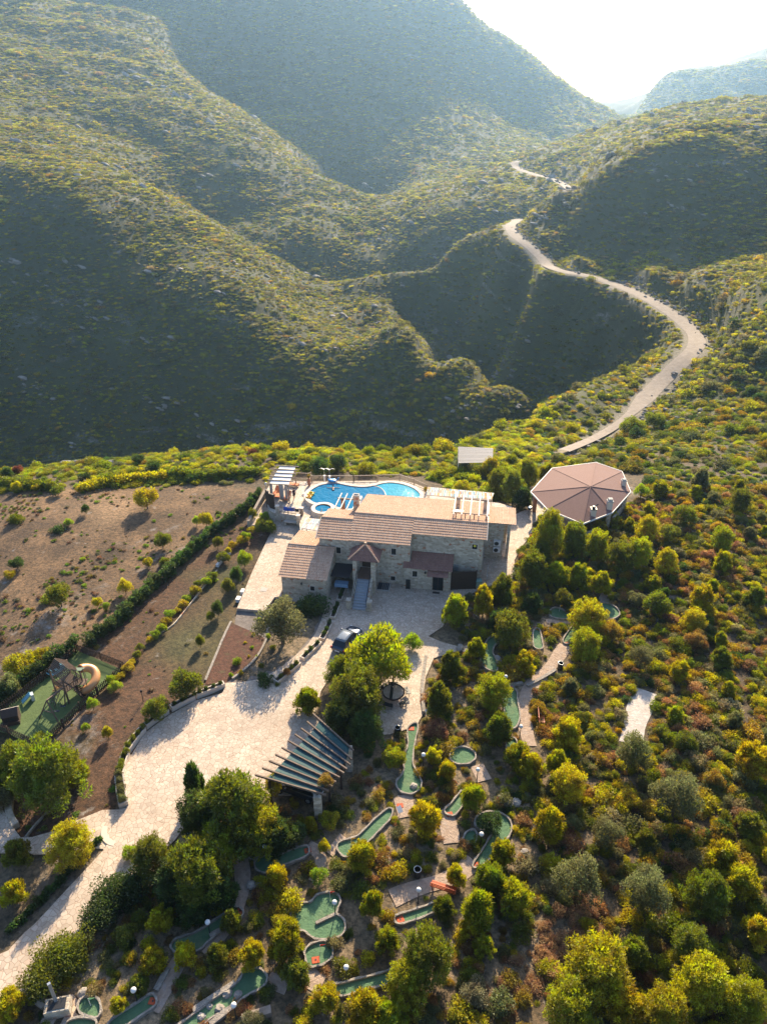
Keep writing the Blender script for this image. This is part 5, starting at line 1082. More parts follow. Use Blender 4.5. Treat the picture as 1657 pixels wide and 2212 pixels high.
J = [((0,-.35,-.05),(.13,.1)),((0,-.12,.02),(.13,.09)),((0,.1,.06),(.17,.1)),((0,.28,.1),.055),((0,.4,.17),(.09,.1)),((0,.47,.2),(.08,.08)),
 ((-.2,.14,.08),.055),((-.5,.2,.06),.042),((-.78,.26,.04),.03),((-.88,.28,.03),.028),((.2,.14,.08),.055),((.5,.16,.06),.042),((.78,.1,.04),.03),((.88,.08,.03),.028),
 ((-.1,-.45,-.12),.09),((-.13,-.8,-.3),.06),((-.14,-1.1,-.5),.04),((.1,-.45,-.12),.09),((.14,-.8,-.28),.06),((.16,-1.1,-.48),.04)]
E_ = [(0,1),(1,2),(2,3),(3,4),(4,5),(2,6),(6,7),(7,8),(8,9),(2,10),(10,11),(11,12),(12,13),(0,14),(14,15),(15,16),(0,17),(17,18),(18,19)]
sw_ = body('person', J, E_, 'swimmer floating in the pool with arms spread wide', sp_ + Vector((0,0,.03)), .05, M_SKIN)
b_ = B(); b_.sphere((0,.44,.22),.11,12,8); b_.obj('hair', plain('dark_hair2', (.03,.018,.012), .6), sw_, True); b_ = B(); b_.sphere((0,-.4,-.04),.19,12,8,.75); b_.obj('swim_trunks', M_BLACK, sw_, True)
hp = at('O', 475, 283, DZ); J2 = [((0,0,.5),(.15,.12)),((0,0,.75),(.14,.1)),((0,0,1.0),(.16,.1)),((0,0,1.15),.05),((0,-.02,1.28),(.09,.1)),((-.2,0,1.05),.045),((-.28,-.15,.8),.035),((-.2,-.35,.7),.028),((.2,0,1.05),.045),((.28,-.15,.8),.035),((.2,-.35,.7),.028),((-.1,-.4,.5),.07),((-.1,-.45,.08),.045),((.1,-.4,.5),.07),((.1,-.45,.08),.045)]
# ------------------------------------------------------------------ pavilion with the eight sided roof
GZ0 = 0.0; gv = P3('B', [(905,325),(1040,175),(1320,138),(1485,195),(1540,325),(1425,455),(1235,528),(1010,435)], 3.0); gap = Vector(at('B', 1285, 290, 4.9))
gcx = sum(p[0] for p in gv)/8; gcy = sum(p[1] for p in gv)/8; gc = Vector((gcx, gcy, 0))
gz = empty('pavilion', gc, label='large pavilion with a brown eight sided shingle roof right of the villa', cat='pavilion')
def shingle():
    s = NT('brown_shingles'); br = s.n('ShaderNodeTexBrick'); mp = s.n('ShaderNodeMapping'); mp.inputs['Rotation'].default_value = (0,0,HB); s.l(s.co.outputs['Object'], mp.inputs[0]); s.l(mp.outputs[0], br.inputs['Vector']); br.inputs['Scale'].default_value = 2.5; br.inputs['Mortar Size'].default_value = .012
    br.inputs['Color1'].default_value = (.19,.10,.08,1); br.inputs['Color2'].default_value = (.22,.12,.096,1); br.inputs['Mortar'].default_value = (.11,.055,.045,1)
    return s.bsdf(s.mix(s.math('MULTIPLY', s.noise(.8, 4), .4), br.outputs[0], (.22,.135,.11)), .9, s.bump(s.noise(20, 3), .4, .02))
M_SHING = shingle(); gl = [Vector(p) - gc for p in gv]; ga_ = gap - gc
b_ = B(); n = 8; V = [p for p in gl] + [p - Vector((0,0,.12)) for p in gl] + [ga_, ga_ - Vector((0,0,.15))]
b_.add(V, [(i, (i+1) % n, 2*n) for i in range(n)] + [((i+1) % n + n, i+n, 2*n+1) for i in range(n)] + [(i+n, (i+1) % n + n, (i+1) % n, i) for i in range(n)]); b_.obj('roof', M_SHING, gz)
b_ = B(); [b_.beam(gl[i] + Vector((0,0,.02)), ga_ + Vector((0,0,.03)), .12, .03) for i in range(8)]; b_.obj('hip_ridges', M_SHING, gz)
b_ = B(); [b_.beam(gl[i]*1.005 - Vector((0,0,.07)), gl[(i+1) % 8]*1.005 - Vector((0,0,.07)), .06, .2) for i in range(8)]; b_.obj('fascia', M_WHITE, gz)
fl_ = sheet('pavilion_floor', [tuple((p + gc)[:2]) + (.06,) for p in gl], M_DECK, .3, kind=None); unloc(fl_, gz).parent = gz
for i, p in enumerate(gl): q = p*.90; b_ = B(); b_.box(q.x-.22,q.x+.22,q.y-.22,q.y+.22,-.4,2.98+.1); b_.obj('pillar', M_BRICK if i in (0,7) else M_STONE, gz)
b_ = B()
for i in (1,2,3,4,5): a, c_ = gl[i]*.9, gl[(i+1) % 8]*.9; b_.beam(Vector((a.x,a.y,.5)), Vector((c_.x,c_.y,.5)), .25, .9)
b_.obj('parapet', M_STONE, gz)
def roof_z(x, y):
    for i in range(8):
        a, c_ = gl[i], gl[(i+1) % 8]; d = (a.x*(c_.y) - c_.x*a.y); 
        M = np.array([[a.x-ga_.x, c_.x-ga_.x],[a.y-ga_.y, c_.y-ga_.y]]); u, v = np.linalg.solve(M, [x-ga_.x, y-ga_.y])
        if u >= -1e-6 and v >= -1e-6: return ga_.z + u*(a.z-ga_.z) + v*(c_.z-ga_.z)
    return 3.5
for x, y, hh, dark, sc_ in ((1302,450,1.1,True,.62),(1405,410,1.35,False,.62),(1497,262,.95,False,.55)):
    p = Vector(at('B', x, y, 3.7)) - gc; z0 = roof_z(p.x, p.y); s_ = sc_/2; b_ = B(); b_.box(p.x-s_,p.x+s_,p.y-s_,p.y+s_,z0-.3,z0+hh*.72); o = b_.obj('chimney', M_CREAM, gz)
    b_ = B(); b_.box(p.x-s_-.07,p.x+s_+.07,p.y-s_-.07,p.y+s_+.07,z0+hh*.72,z0+hh*.8)
    if dark: b_.tube((p.x,p.y,z0+hh*.8),(p.x,p.y,z0+hh*1.05),.2,.2,10); b_.tube((p.x+.1,p.y,z0+hh),(p.x+.5,p.y+.1,z0+hh*1.25),.07,.07,8)
    else: b_.box(p.x-s_+.05,p.x+s_-.05,p.y-s_+.05,p.y+s_-.05,z0+hh*.8,z0+hh)
    b_.obj('chimney_cap', M_BLACK if dark else M_CONC, o)
t = empty('barbecue', at('B', 893, 470, 0), label='round kettle barbecue on a stand beside the pavilion pillar', cat='barbecue'); b_ = B(); b_.sphere((0,0,.95),.3,14,8,.7); b_.obj('kettle', M_BLACK, t, True); b_ = B(); b_.tube((0,0,1.1),(0,0,1.18),.27,.2,14); b_.obj('lid', M_METAL, t)
for k in range(3): a = k*2.09; b_ = B(); b_.tube((.1*math.cos(a),.1*math.sin(a),.8),(.32*math.cos(a),.32*math.sin(a),0),.022,n=6); b_.obj('leg', M_BLACK, t)
# slatted sun roof down the slope
cs = [at('B', x, y, -.3) for x, y in ((442,38),(662,48),(660,136),(442,140))]; c = [Vector(p) for p in cs]; gl0 = min(float(ground(p.x, p.y)) for p in c)
t = empty('reed_shelter', c[3], label='grey slatted shelter roof standing among bushes behind the pool', cat='shelter'); o0 = c[3].copy(); b_ = B()
for i in range(26):
    a = c[0].lerp(c[3], i/25) - o0; b = c[1].lerp(c[2], i/25) - o0; b_.beam(a + Vector((0,0,.02*random.random())), b + Vector((0,0,.03*random.random())), .17, .03)
b_.obj('slats', plain('grey_reed', (.34,.32,.30), .9), t); b_ = B()
for k in range(4): a = c[0].lerp(c[1], k/3) - o0; b = c[3].lerp(c[2], k/3) - o0; b_.beam(a - Vector((0,0,.08)), b - Vector((0,0,.08)), .08, .1)
b_.obj('rafters', M_WOOD, t)
for p in c: q = p - o0; b_ = B(); b_.box(q.x-.06,q.x+.06,q.y-.06,q.y+.06,float(ground(p.x,p.y))-o0.z-.3,-.1); b_.obj('post', M_WHITE, t)
# ------------------------------------------------------------------ mini golf
M_TURF = soil_mat('green_carpet', (.07,.15,.075), (.11,.20,.10), 1.4, (.15,.20,.10)); M_KERB = soil_mat('pale_kerb_stone', (.20,.17,.14), (.46,.40,.33), 3.5)
M_TEE = plain('orange_tee_rubber', (.50,.09,.03), .8); M_RED = M_RED
GLAB = {'pear':'long pear shaped green carpet running down from the round patio','winding':'winding narrow green carpet with a pale kerb below the carport','spoon':'spoon shaped green carpet with a straight tee end, left of the thin young pine','shaded round':'small round green carpet in deep shade with a red flag',
 'trefoil':'large trefoil green carpet curving round a bushy island','round':'round green carpet with an orange tee just below the trefoil one','long left':'long green carpet by the white sign under the dark pines','long lower':'long green carpet with white boulders near the bottom edge',
 'sickle':'sickle shaped green carpet half hidden by pines at the bottom centre','short lower':'short slanting green carpet beneath the long orange bench','hook':'hook shaped green carpet round a dark bushy island','small lobe':'tiny rounded green carpet left of the bushy island of the hook shaped one',
 'tilted strip':'tilted green carpet strip behind a pine above the hook shaped one','oval':'oval green carpet in rocks right of the pear shaped one','short strip':'short straight green carpet strip with an orange tee','shaded strip':'shaded curved green carpet strip beside the central gravel path',
 'forked':'zigzag green carpet behind the pines right of the courtyard','narrow strip':'narrow upright green carpet strip between two round pines','left loop':'small looped green carpet left of the little footbridge','right loop':'big oval looped green carpet right of the little footbridge','channel':'straight green carpet channel below the little footbridge',
 'corner round':'round dark green carpet in the bottom left corner of the course','corner strip':'slanting green carpet in the bottom left beside a sandy path','corner edge':'narrow strip of green carpet at the bottom left photo edge'}
for k, Pg in GREEN_P.items():
    o = empty('golf_green', Pg.mean(0), label=GLAB[k], cat='mini golf green'); Q = [tuple(p) for p in Pg]
    s_ = sheet('carpet', Q, M_TURF, .1, kind=None); unloc(s_, o).parent = o
    b_ = B(); z = Q[0][2]; z1 = z + .16; outer = offset(Pg, .11); n = len(Q)
    wob = 1 + .25*np.sin(np.arange(n)*1.3) ; outer = np.array([np.array(q[:2]) + (np.array(o_) - np.array(q[:2]))*w_ for q, o_, w_ in zip(Q, outer, wob)])
    ring(b_, [tuple(p) for p in outer], [tuple(p) for p in offset(Pg, -.01)], z-.25, z1); unloc(b_.obj('kerb', M_KERB, None), o).parent = o
def on_green(f, x, y): 
    g = atg(f, x, y); best = min(GREEN_P.items(), key=lambda kv: np.hypot(kv[1][:, 0].mean()-g[0], kv[1][:, 1].mean()-g[1]) if not in_poly(np.array([g[0]]), np.array([g[1]]), kv[1])[0] else -1)
    return g, best[0], best[1][0][2]
for f, x, y in (('G',1420,225),('G',1330,840),('J',1008,370),('J',468,852),('J',1072,1243),('K',297,1128),('K',905,692),('K',690,288),('H',778,1083),('H',942,287),('H',1133,382),('V',1088,570)):
    g, k, z = on_green(f, x, y); p = at(f, x, y, z + .012); t = empty('tee_mat', p, random.uniform(-.5,.5), label='orange tee mat on the ' + {'pear':'pear shaped','winding':'winding','spoon':'spoon shaped','long left':'long dark pine side','round':'round','short lower':'short slanting','hook':'hook shaped','tilted strip':'tilted','short strip':'short straight','narrow strip':'narrow upright','channel':'channel','corner strip':'bottom left slanting'}.get(k, k) + ' green', cat='tee mat', group='orange tee mats of the mini golf')
    b_ = B(); b_.box(-.24,.24,-.2,.2,0,.02); b_.obj('mat', M_TEE, t); b_ = B(); b_.tube((0,0,.02),(0,0,.035),.06,.06,10); b_.obj('ball_rest', M_BLACK, t)
for f, x, y, c_, lab in (('J',565,350,'red','red flag on the small shaded round green'),('J',1187,745,'red','red flag at the top lobe of the trefoil green'),('H',1085,165,'yel','orange flag in the small loop left of the footbridge'),('H',762,690,'red','red flag in the shaded strip by the central path'),('J',1355,318,'yel','yellow flag at the lower end of the winding green'),('V',648,590,'grn','pale green flag in the bottom left round green'),('J',1110,1170,'red','little red marker flag on the round green below the trefoil')):
    g, k, z = on_green(f, x, y); p = at(f, x, y+12, z); t = empty('golf_flag', p, label=lab, cat='flag'); b_ = B(); b_.tube((0,0,0),(0,0,.85),.015,n=6); b_.obj('pole', M_WHITE, t)
    b_ = B(); b_.add([(0,0,.85),(.34,.08,.74),(0,0,.6),(0,.012,.85),(.34,.092,.74),(0,.012,.6)], [(0,1,2),(5,4,3),(0,3,4,1),(1,4,5,2)]); b_.obj('pennant', plain('pennant_'+c_, {'red':(.62,.04,.02),'yel':(.7,.35,.02),'grn':(.3,.6,.25)}[c_], .8), t)
# little wall inside the trefoil, footbridge, boulders
def kerb(f, pts, w_, h, name, label, cat='kerb', mat=None):
    C_ = resample([atg(f, x, y) for x, y in pts], .35); zt = C_[:, 2].max(); t = empty(name, C_[0], label=label, cat=cat); b_ = B(); wallpath(b_, chaikin(C_, 1, False), w_, zt - .4, zt + h); unloc(b_.obj('stones', mat or M_KERB, None), t).parent = t; return t
kerb('J', [(1075,965),(1110,945),(1150,908),(1190,892),(1232,890)], .2, .28, 'island_kerb', 'short curved stone kerb beside the bushy island of the trefoil green')
kerb('H', [(1225,212),(1270,222),(1300,232)], .35, .35, 'footbridge', 'little pale footbridge joining the two looped greens', 'footbridge')
kerb('H', [(1195,225),(1225,232),(1255,238)], .3, .35, 'footbridge', 'pale slab across the top of the green channel', 'footbridge')
kerb('J', [(95,1660),(330,1505),(430,1440)], .3, .3, 'edge_wall', 'long stone edging along the upper side of the long boulder green', 'wall'); kerb('J', [(230,1770),(380,1650),(440,1610)], .3, .25, 'edge_wall', 'stone edging along the lower side of the long boulder green', 'wall')
kerb('J', [(490,1740),(600,1710),(720,1665)], .45, .5, 'edge_wall', 'low wooden edged wall at the bottom photo edge', 'wall', M_WOOD)
kerb('V', [(1195,340),(1180,400),(1160,460),(1110,500)], .35, .2, 'edge_wall', 'line of dark stones along the bottom left gravel path', 'wall'); kerb('J', [(230,1065),(340,1010),(440,950)], .28, .3, 'edge_wall', 'stone edging under the long green beside the dark pines', 'wall')
kerb('H', [(235,470),(222,560),(210,640),(213,760),(222,830)], .3, .3, 'edge_wall', 'low stone edging along the right side of the round patio', 'wall')
kerb('H', [(850,640),(780,660),(720,665)], .3, .25, 'edge_wall', 'pale curb above the shaded strip green', 'wall'); kerb('H', [(880,660),(940,630),(1000,600),(1060,560)], .3, .25, 'edge_wall', 'stone edging on the lower side of the central gravel path', 'wall')
def rock(x, y, z, r_, mat=None, name='boulder', label=None, group=None, sq=.7, seed=0):
    rr_ = random.Random(seed + int(x*100)); b_ = B(); b_.sphere((0,0,0), r_, 9, 6, sq); b_.V = [(a*(1+rr_.uniform(-.25,.25)), b*(1+rr_.uniform(-.25,.25)), c_*(1+rr_.uniform(-.2,.2))) for a, b, c_ in b_.V]
    o = b_.obj(name, mat or M_KERB, None); o.location = (x, y, z + r_*sq*.4); o.rotation_euler = (0, 0, rr_.random()*6); return tag(o, label, 'boulder', group)
M_LIME = soil_mat('limestone', (.20,.175,.15), (.42,.38,.33), .8); ROCKS = []
for f, x, y, r_, lab in (('J',370,1525,.3,'large white boulder at the upper side of the long lower green'),('J',455,1533,.26,'greyish boulder in the shade of the long lower green'),('J',228,1622,.2,'small boulder in the middle of the long lower green'),('J',308,1645,.3,'upright white boulder near the lower edge of the long green'),('J',162,1705,.24,'pale boulder lowest on the long green'),
    ('V',600,520,.34,'pale boulder at the rim of the bottom left round green'),('V',640,515,.28,'grey boulder right of the pale one at the bottom left green'),('K',1150,215,.45,'largest pale rock above the hook shaped green'),('K',1215,205,.4,'pale rock right of the largest one above the hook shaped green'),('K',1100,175,.35,'grey rock left above the hook shaped green'),('G',1440,695,.3,'dark boulder lying in the bottom bulb of the pear shaped green'),
    ('H',455,420,.45,'tallest pale rock at the end of the courtyard walkway'),('H',490,440,.35,'pale rock right of the tallest at the walkway end'),('H',690,480,.3,'upper rock beside the zigzag green'),('H',700,505,.35,'lower rock beside the zigzag green'),('J',560,655,.35,'light rock below the spoon shaped green'),('J',620,640,.3,'rock right of the light rock below the spoon green'),('K',1290,600,.3,'single rock in the shade right of the hook green')):
    g = atg(f, x, y); ROCKS.append(rock(g[0], g[1], g[2]+.05, r_, M_LIME, label=lab))
def globe_lamp(f, x, y, label, h=None, base=None):
    g = atg(f, x, y) if base is None else base; X, Y = fr(f, x, y); h = h or 1.5
    for _ in range(5): p = drop_h(X, Y, h)
    t = empty('globe_lamp', p, label=label, cat='lamp'); b_ = B(); b_.tube((0,0,0),(0,0,h-.12),.04,.03,8); b_.tube((0,0,0),(0,0,.12),.09,.07,8); b_.obj('post', M_BLACK, t); b_ = B(); b_.sphere((0,0,h),.17,14,10); b_.obj('globe', M_WHITE, t, True); b_ = B(); b_.tube((0,0,h-.2),(0,0,h-.12),.07,.1,10); b_.obj('collar', M_BLACK, t)
for f, x, y, lab in (('J',665,335,'white globe lamp beside the tree over the small shaded round green'),('J',1222,783,'white globe lamp on its black post at the trefoil green island'),('J',418,1603,'white globe lamp at the lower edge of the long boulder green'),('J',1315,1302,'white globe lamp above the sickle shaped green'),('K',944,446,'white globe lamp on the bushy island of the hook shaped green'),
    ('K',443,890,'white globe lamp on the round bush above the short slanting green'),('G',1517,433,'white globe lamp right of the pear shaped green'),('H',218,1092,'white globe lamp between the pear shaped and the oval green'),('H',567,1187,'white globe lamp below the oval green'),('H',745,593,'white globe lamp above the shaded strip green'),('H',842,912,'white globe lamp beside the central path at the short strip'),
    ('H',1285,222,'white globe lamp at the little footbridge'),('V',950,490,'white globe lamp above the bottom left slanting green'),('J',210,942,'small white globe lamp beside the long green under the dark pines'),('V',1475,8,'white globe lamp near the top end of the long left green')): globe_lamp(f, x, y, lab)
def bench(f, x, y, rz, L_, label):
    t = empty('park_bench', atg(f, x, y), rz, label=label, cat='bench'); m_ = plain('orange_bench_paint', (.55,.10,.02), .5)
    b_ = B(); [b_.box(-L_/2,L_/2,-.25+i*.13,-.15+i*.13,.42,.46) for i in range(4)]; b_.box(-L_/2+.1,-L_/2+.16,-.25,.25,.37,.42); b_.box(L_/2-.16,L_/2-.1,-.25,.25,.37,.42); b_.obj('seat', m_, t); b_ = B(); [b_.box(-L_/2,L_/2,.27,.31,.55+i*.15,.66+i*.15) for i in range(3)]; b_.beam((-L_/2+.13,.27,.4),(-L_/2+.13,.33,.98),.05,.04); b_.beam((L_/2-.13,.27,.4),(L_/2-.13,.33,.98),.05,.04); b_.obj('backrest', m_, t)
    for s_ in (-1, 1):
        for yy in (-.2, .22): b_ = B(); b_.box(s_*(L_/2-.15)-.03,s_*(L_/2-.15)+.03,yy-.03,yy+.03,0,.42); b_.obj('leg', M_BLACK, t)
bench('K', 640, 900, -.35+math.pi, 1.75, 'long orange bench on the gravel above the short slanting green'); bench('H', 1240, 335, 1.15, 1.3, 'orange bench beside the green channel below the footbridge'); bench('H', 968, 872, 1.45, 1.35, 'orange bench among shrubs right of the central gravel path')
def litter(p, label):
    t = empty('litter_bin', p, label=label, cat='litter bin'); b_ = B(); ring(b_, cir(.26, 16), cir(.22, 16), .0, .75); b_.prism(cir(.22, 16), .02, .3); b_.obj('barrel', M_BLACK, t); b_ = B(); torus(b_, (0,0,.76), .25, .03, 18, 6); b_.obj('rim', M_METAL, t, True)
litter(atg('G', 1310, 265), 'dark round litter bin at the lower tip of the round patio'); litter(atg('H', 1090, 545), 'dark round litter bin beside the central gravel path'); litter(atg('K', 432, 780), 'dark round litter bin among shrubs above the orange bench')
def sign(f, x, y, rz, label):
    t = empty('rule_sign', atg(f, x, y), rz, label=label, cat='sign'); b_ = B(); b_.tube((0,0,0),(0,0,.85),.025,n=6); b_.obj('post', M_METAL, t); b_ = B(); b_.beam((0,-.22,.78),(0,.2,1.02),.36,.03); b_.obj('board', M_WHITE, t)
sign('J', 402, 800, .3, 'small white sign board at the top end of the long left green'); sign('H', 1190, 385, .2, 'small white sign board at the lower end of the green channel'); sign('K', 290, 310, .4, 'small pale sign at the end of the winding green'); sign('G', 1545, 150, .2, 'white sign lying at the top of the pear shaped green')
# stone edging of the left grass triangle + steps
t = empty('curved_steps', at('I', 905, 660, 0), label='curved stone steps leading off the drive to the left path', cat='steps')
cc = Vector(at('I', 985, 600, 0)) - t.location
for k in range(3):
    r_ = 1.55 + .42*k; b_ = B(); a0, a1 = R(175), R(262); n = 14; P_in = [(cc.x + (r_-.42)*math.cos(a0+(a1-a0)*i/n), cc.y + (r_-.42)*math.sin(a0+(a1-a0)*i/n)) for i in range(n+1)]; P_out = [(cc.x + r_*math.cos(a0+(a1-a0)*i/n), cc.y + r_*math.sin(a0+(a1-a0)*i/n)) for i in range(n+1)]
    b_.prism(P_out + P_in[::-1], -.5, .02 - .1*k); b_.obj('step', M_CREAM, t)
kerb('I', [(95,365),(75,430),(70,500),(95,570),(140,610)], .5, .55, 'garden_wall', 'curved low stone wall at the left photo edge below the big pine', 'wall', M_STONE)
kerb('I', [(490,395),(400,470),(300,560),(230,660),(205,700)], .12, .12, 'edge_board', 'thin pale edging running down from the big pine trunk', 'kerb')
# planters along the drive
def planter(f, pts, w_, label, n_plants, col='mid', hh=.42, balls=False):
    C_ = resample(np.array([at(f, x, y, 0) for x, y in pts]), .3); t = empty('planter', C_[0], label=label, cat='planter'); A = C_.copy(); tt = np.gradient(C_[:, :2], axis=0); tt /= np.linalg.norm(tt, axis=1, keepdims=True); nn = np.stack([-tt[:, 1], tt[:, 0]], 1)
    o1 = C_[:, :2] + nn*w_/2; o2 = C_[:, :2] - nn*w_/2; i1 = C_[:, :2] + nn*(w_/2-.09); i2 = C_[:, :2] - nn*(w_/2-.09); i1[0] += tt[0]*.1; i2[0] += tt[0]*.1; i1[-1] -= tt[-1]*.1; i2[-1] -= tt[-1]*.1
    outer = [tuple(p) for p in o1] + [tuple(p) for p in o2[::-1]]; inner = [tuple(p) for p in i1] + [tuple(p) for p in i2[::-1]]
    b_ = B(); ring(b_, outer, inner, -.2, hh); unloc(b_.obj('kerb', M_CREAM if not balls else M_CONC, None), t).parent = t; b_ = B(); b_.prism(inner, -.1, hh-.08); unloc(b_.obj('soil', soil_mat('planter_soil', (.06,.04,.03),(.11,.08,.05)), None), t).parent = t
    for i in range(n_plants):
        p = C_[int((i+.5)/n_plants*(len(C_)-1))]; plant('shrub', p[0] + random.uniform(-.05,.05), p[1], w_*(.55 if balls else .5), .62 if balls else .5, col if not balls else 'olive', z=hh-.1, name='box_ball' if balls else 'planter_shrub', label=('round clipped bush' if balls else 'low green bush') + f' in {label[:60]}, ' + ORD[i] + ' from the top', group='plants in the drive planters')
ORD = ['first','second','third','fourth','fifth','sixth','seventh','eighth','ninth','tenth','eleventh','twelfth']
planter('F', [(322,858),(290,890),(245,950),(212,1000),(190,1030)], .62, 'planter at the upper left bend', 4)
planter('F', [(185,1055),(150,1120),(140,1180),(137,1225)], .62, 'planter left of the drive widening', 5)
planter('F', [(132,1240),(135,1300),(145,1360),(155,1440),(165,1470)], .7, 'planter above the curved steps', 5, balls=True)
planter('F', [(965,500),(900,530),(830,560),(740,590)], .5, 'planter below the vegetable bed corner', 4, 'dark'); planter('F', [(730,600),(660,630),(600,660),(540,695)], .5, 'planter beneath the big garden bush', 4, 'dark'); planter('F', [(515,710),(450,750),(390,790),(335,840)], .5, 'planter along the drive left of the bush', 4, 'mid')
for a, b, lab in (([(885,140),(865,190),(845,250)], 3, 'topmost curved planter beside the stairs'), ([(835,275),(815,330),(790,390)], 3, 'second planter below the stairs'), ([(775,415),(745,490),(705,560)], 3, 'third planter left of the parked car'), ([(690,580),(620,650),(550,715)], 3, 'fourth planter left below the parked car'), ([(525,745),(460,800),(400,850),(340,900)], 4, 'lowest planter with an orange bush')):
    planter('E', a, .6, lab, b, 'dark' if b == 3 else 'mid', .35)
p = at('E', 432, 825, .3); plant('shrub', p[0], p[1], .35, .7, 'rust', z=.3, name='planter_shrub', label='orange brown bush in the lowest planter on the drive')
# beds
sheet('soil_bed', BED, M_RED, .12); sheet('soil_bed', BEDL, M_GREY, .1)
kerb('F', [(1020,0),(960,120),(890,290),(815,465)], .22, .16, 'bed_kerb', 'pale kerb down the left side of the red vegetable bed'); kerb('E', [(-5,868),(90,800),(180,715),(240,620),(265,550)], .2, .2, 'bed_kerb', 'thin curved kerb between the vegetable bed and the olive tree bed')
kerb('C', [(1390,640),(1440,575),(1470,555)], .35, .3, 'edge_wall', 'short pale wall showing among the vines', 'wall', M_WHITE)
kerb('C', [(1030,1060),(1100,1030),(1250,840),(1390,660)], .1, .12, 'edge_wall', 'low dark edge beneath the row of vines', 'wall', M_STONE)
# ------------------------------------------------------------------ carport with radiating beams
cp_ = empty('carport', at('G', 560, 480, 0), label='fan shaped carport with dark beams and teal shade panels beside the drive', cat='carport')
BM = [((640,110),(960,400)),((590,170),(948,472)),((543,225),(935,515)),((492,272),(908,550)),((438,322),(885,582)),((388,377),(850,617)),((338,433),(820,652)),((287,483),(793,688)),((232,540),(762,722)),((175,595),(738,755))]
cz_ = 2.7; Bp = [(Vector(at('G', *a, cz_)), Vector(at('G', *b, cz_))) for a, b in BM]
for a, b in Bp: b_ = B(); b_.beam(a, b, .1, .18); unloc(b_.obj('beam', wood('brown_beam', (.12,.08,.055),(.22,.16,.12)), None), cp_).parent = cp_
M_TEAL = [plain('teal_net', (.02,.075,.08), .9), plain('pale_teal_net', (.08,.14,.13), .9), plain('dark_teal_net', (.012,.05,.07), .9)]  # net colours darkened to carry the shade of the trees
for k in range(9):
    (a0, b0), (a1, b1) = Bp[k], Bp[k+1]; segs = [(.17,.9)]
    for s0, s1 in segs:
        V = []; F = []
        for i in range(13):
            for j in range(4):
                u = s0 + (s1-s0)*i/12; p = a0.lerp(b0, u).lerp(a1.lerp(b1, u), .03 + .94*j/3); V.append((p.x, p.y, p.z - .05 + .012*math.sin(i*1.1+j*2)))
        for i in range(12):
            for j in range(3): F.append((i*4+j, (i+1)*4+j, (i+1)*4+j+1, i*4+j+1))
        o = B().add(V, F).obj('shade_panel', M_TEAL[(0,2,2,1,0,1,0,1,0)[k]], None, True); md = o.modifiers.new('t','SOLIDIFY'); md.thickness = .015; unloc(o, cp_).parent = cp_
for u in (.2, .88):
    b_ = B(); [b_.beam(Bp[k][0].lerp(Bp[k][1], u) - Vector((0,0,.17)), Bp[k+1][0].lerp(Bp[k+1][1], u) - Vector((0,0,.17)), .12, .14) for k in range(9)]; unloc(b_.obj('wall_plate', M_DWOOD, None), cp_).parent = cp_
for k, u in ((0,.2),(3,.2),(6,.2),(9,.2),(9,.88),(6,.88),(3,.88),(0,.88)):
    p = Bp[k][0].lerp(Bp[k][1], u); b_ = B(); st_ = u > .5 and k in (0, 9); w_ = .28 if st_ else .09; b_.box(p.x-w_,p.x+w_,p.y-w_,p.y+w_,-.3,cz_-.24); unloc(b_.obj('stone_pillar' if st_ else 'post', M_STONE if st_ else M_DWOOD, None), cp_).parent = cp_  # right posts between the stone pillars: dark wood for pillars in tree shade
p = Bp[7][0].lerp(Bp[7][1], .9); plant('round', p.x, p.y, .7, .8, 'ochre', z=2.65, name='climbing_plant', cat='climber', label='dry orange climber lying over the right ends of the carport beams')
p = Bp[8][0].lerp(Bp[8][1], .17); plant('round', p.x, p.y-.2, .75, 2.9, 'yel', z=0.0, name='climbing_plant', cat='climber', label='bright yellow green climber on the lower left carport post')
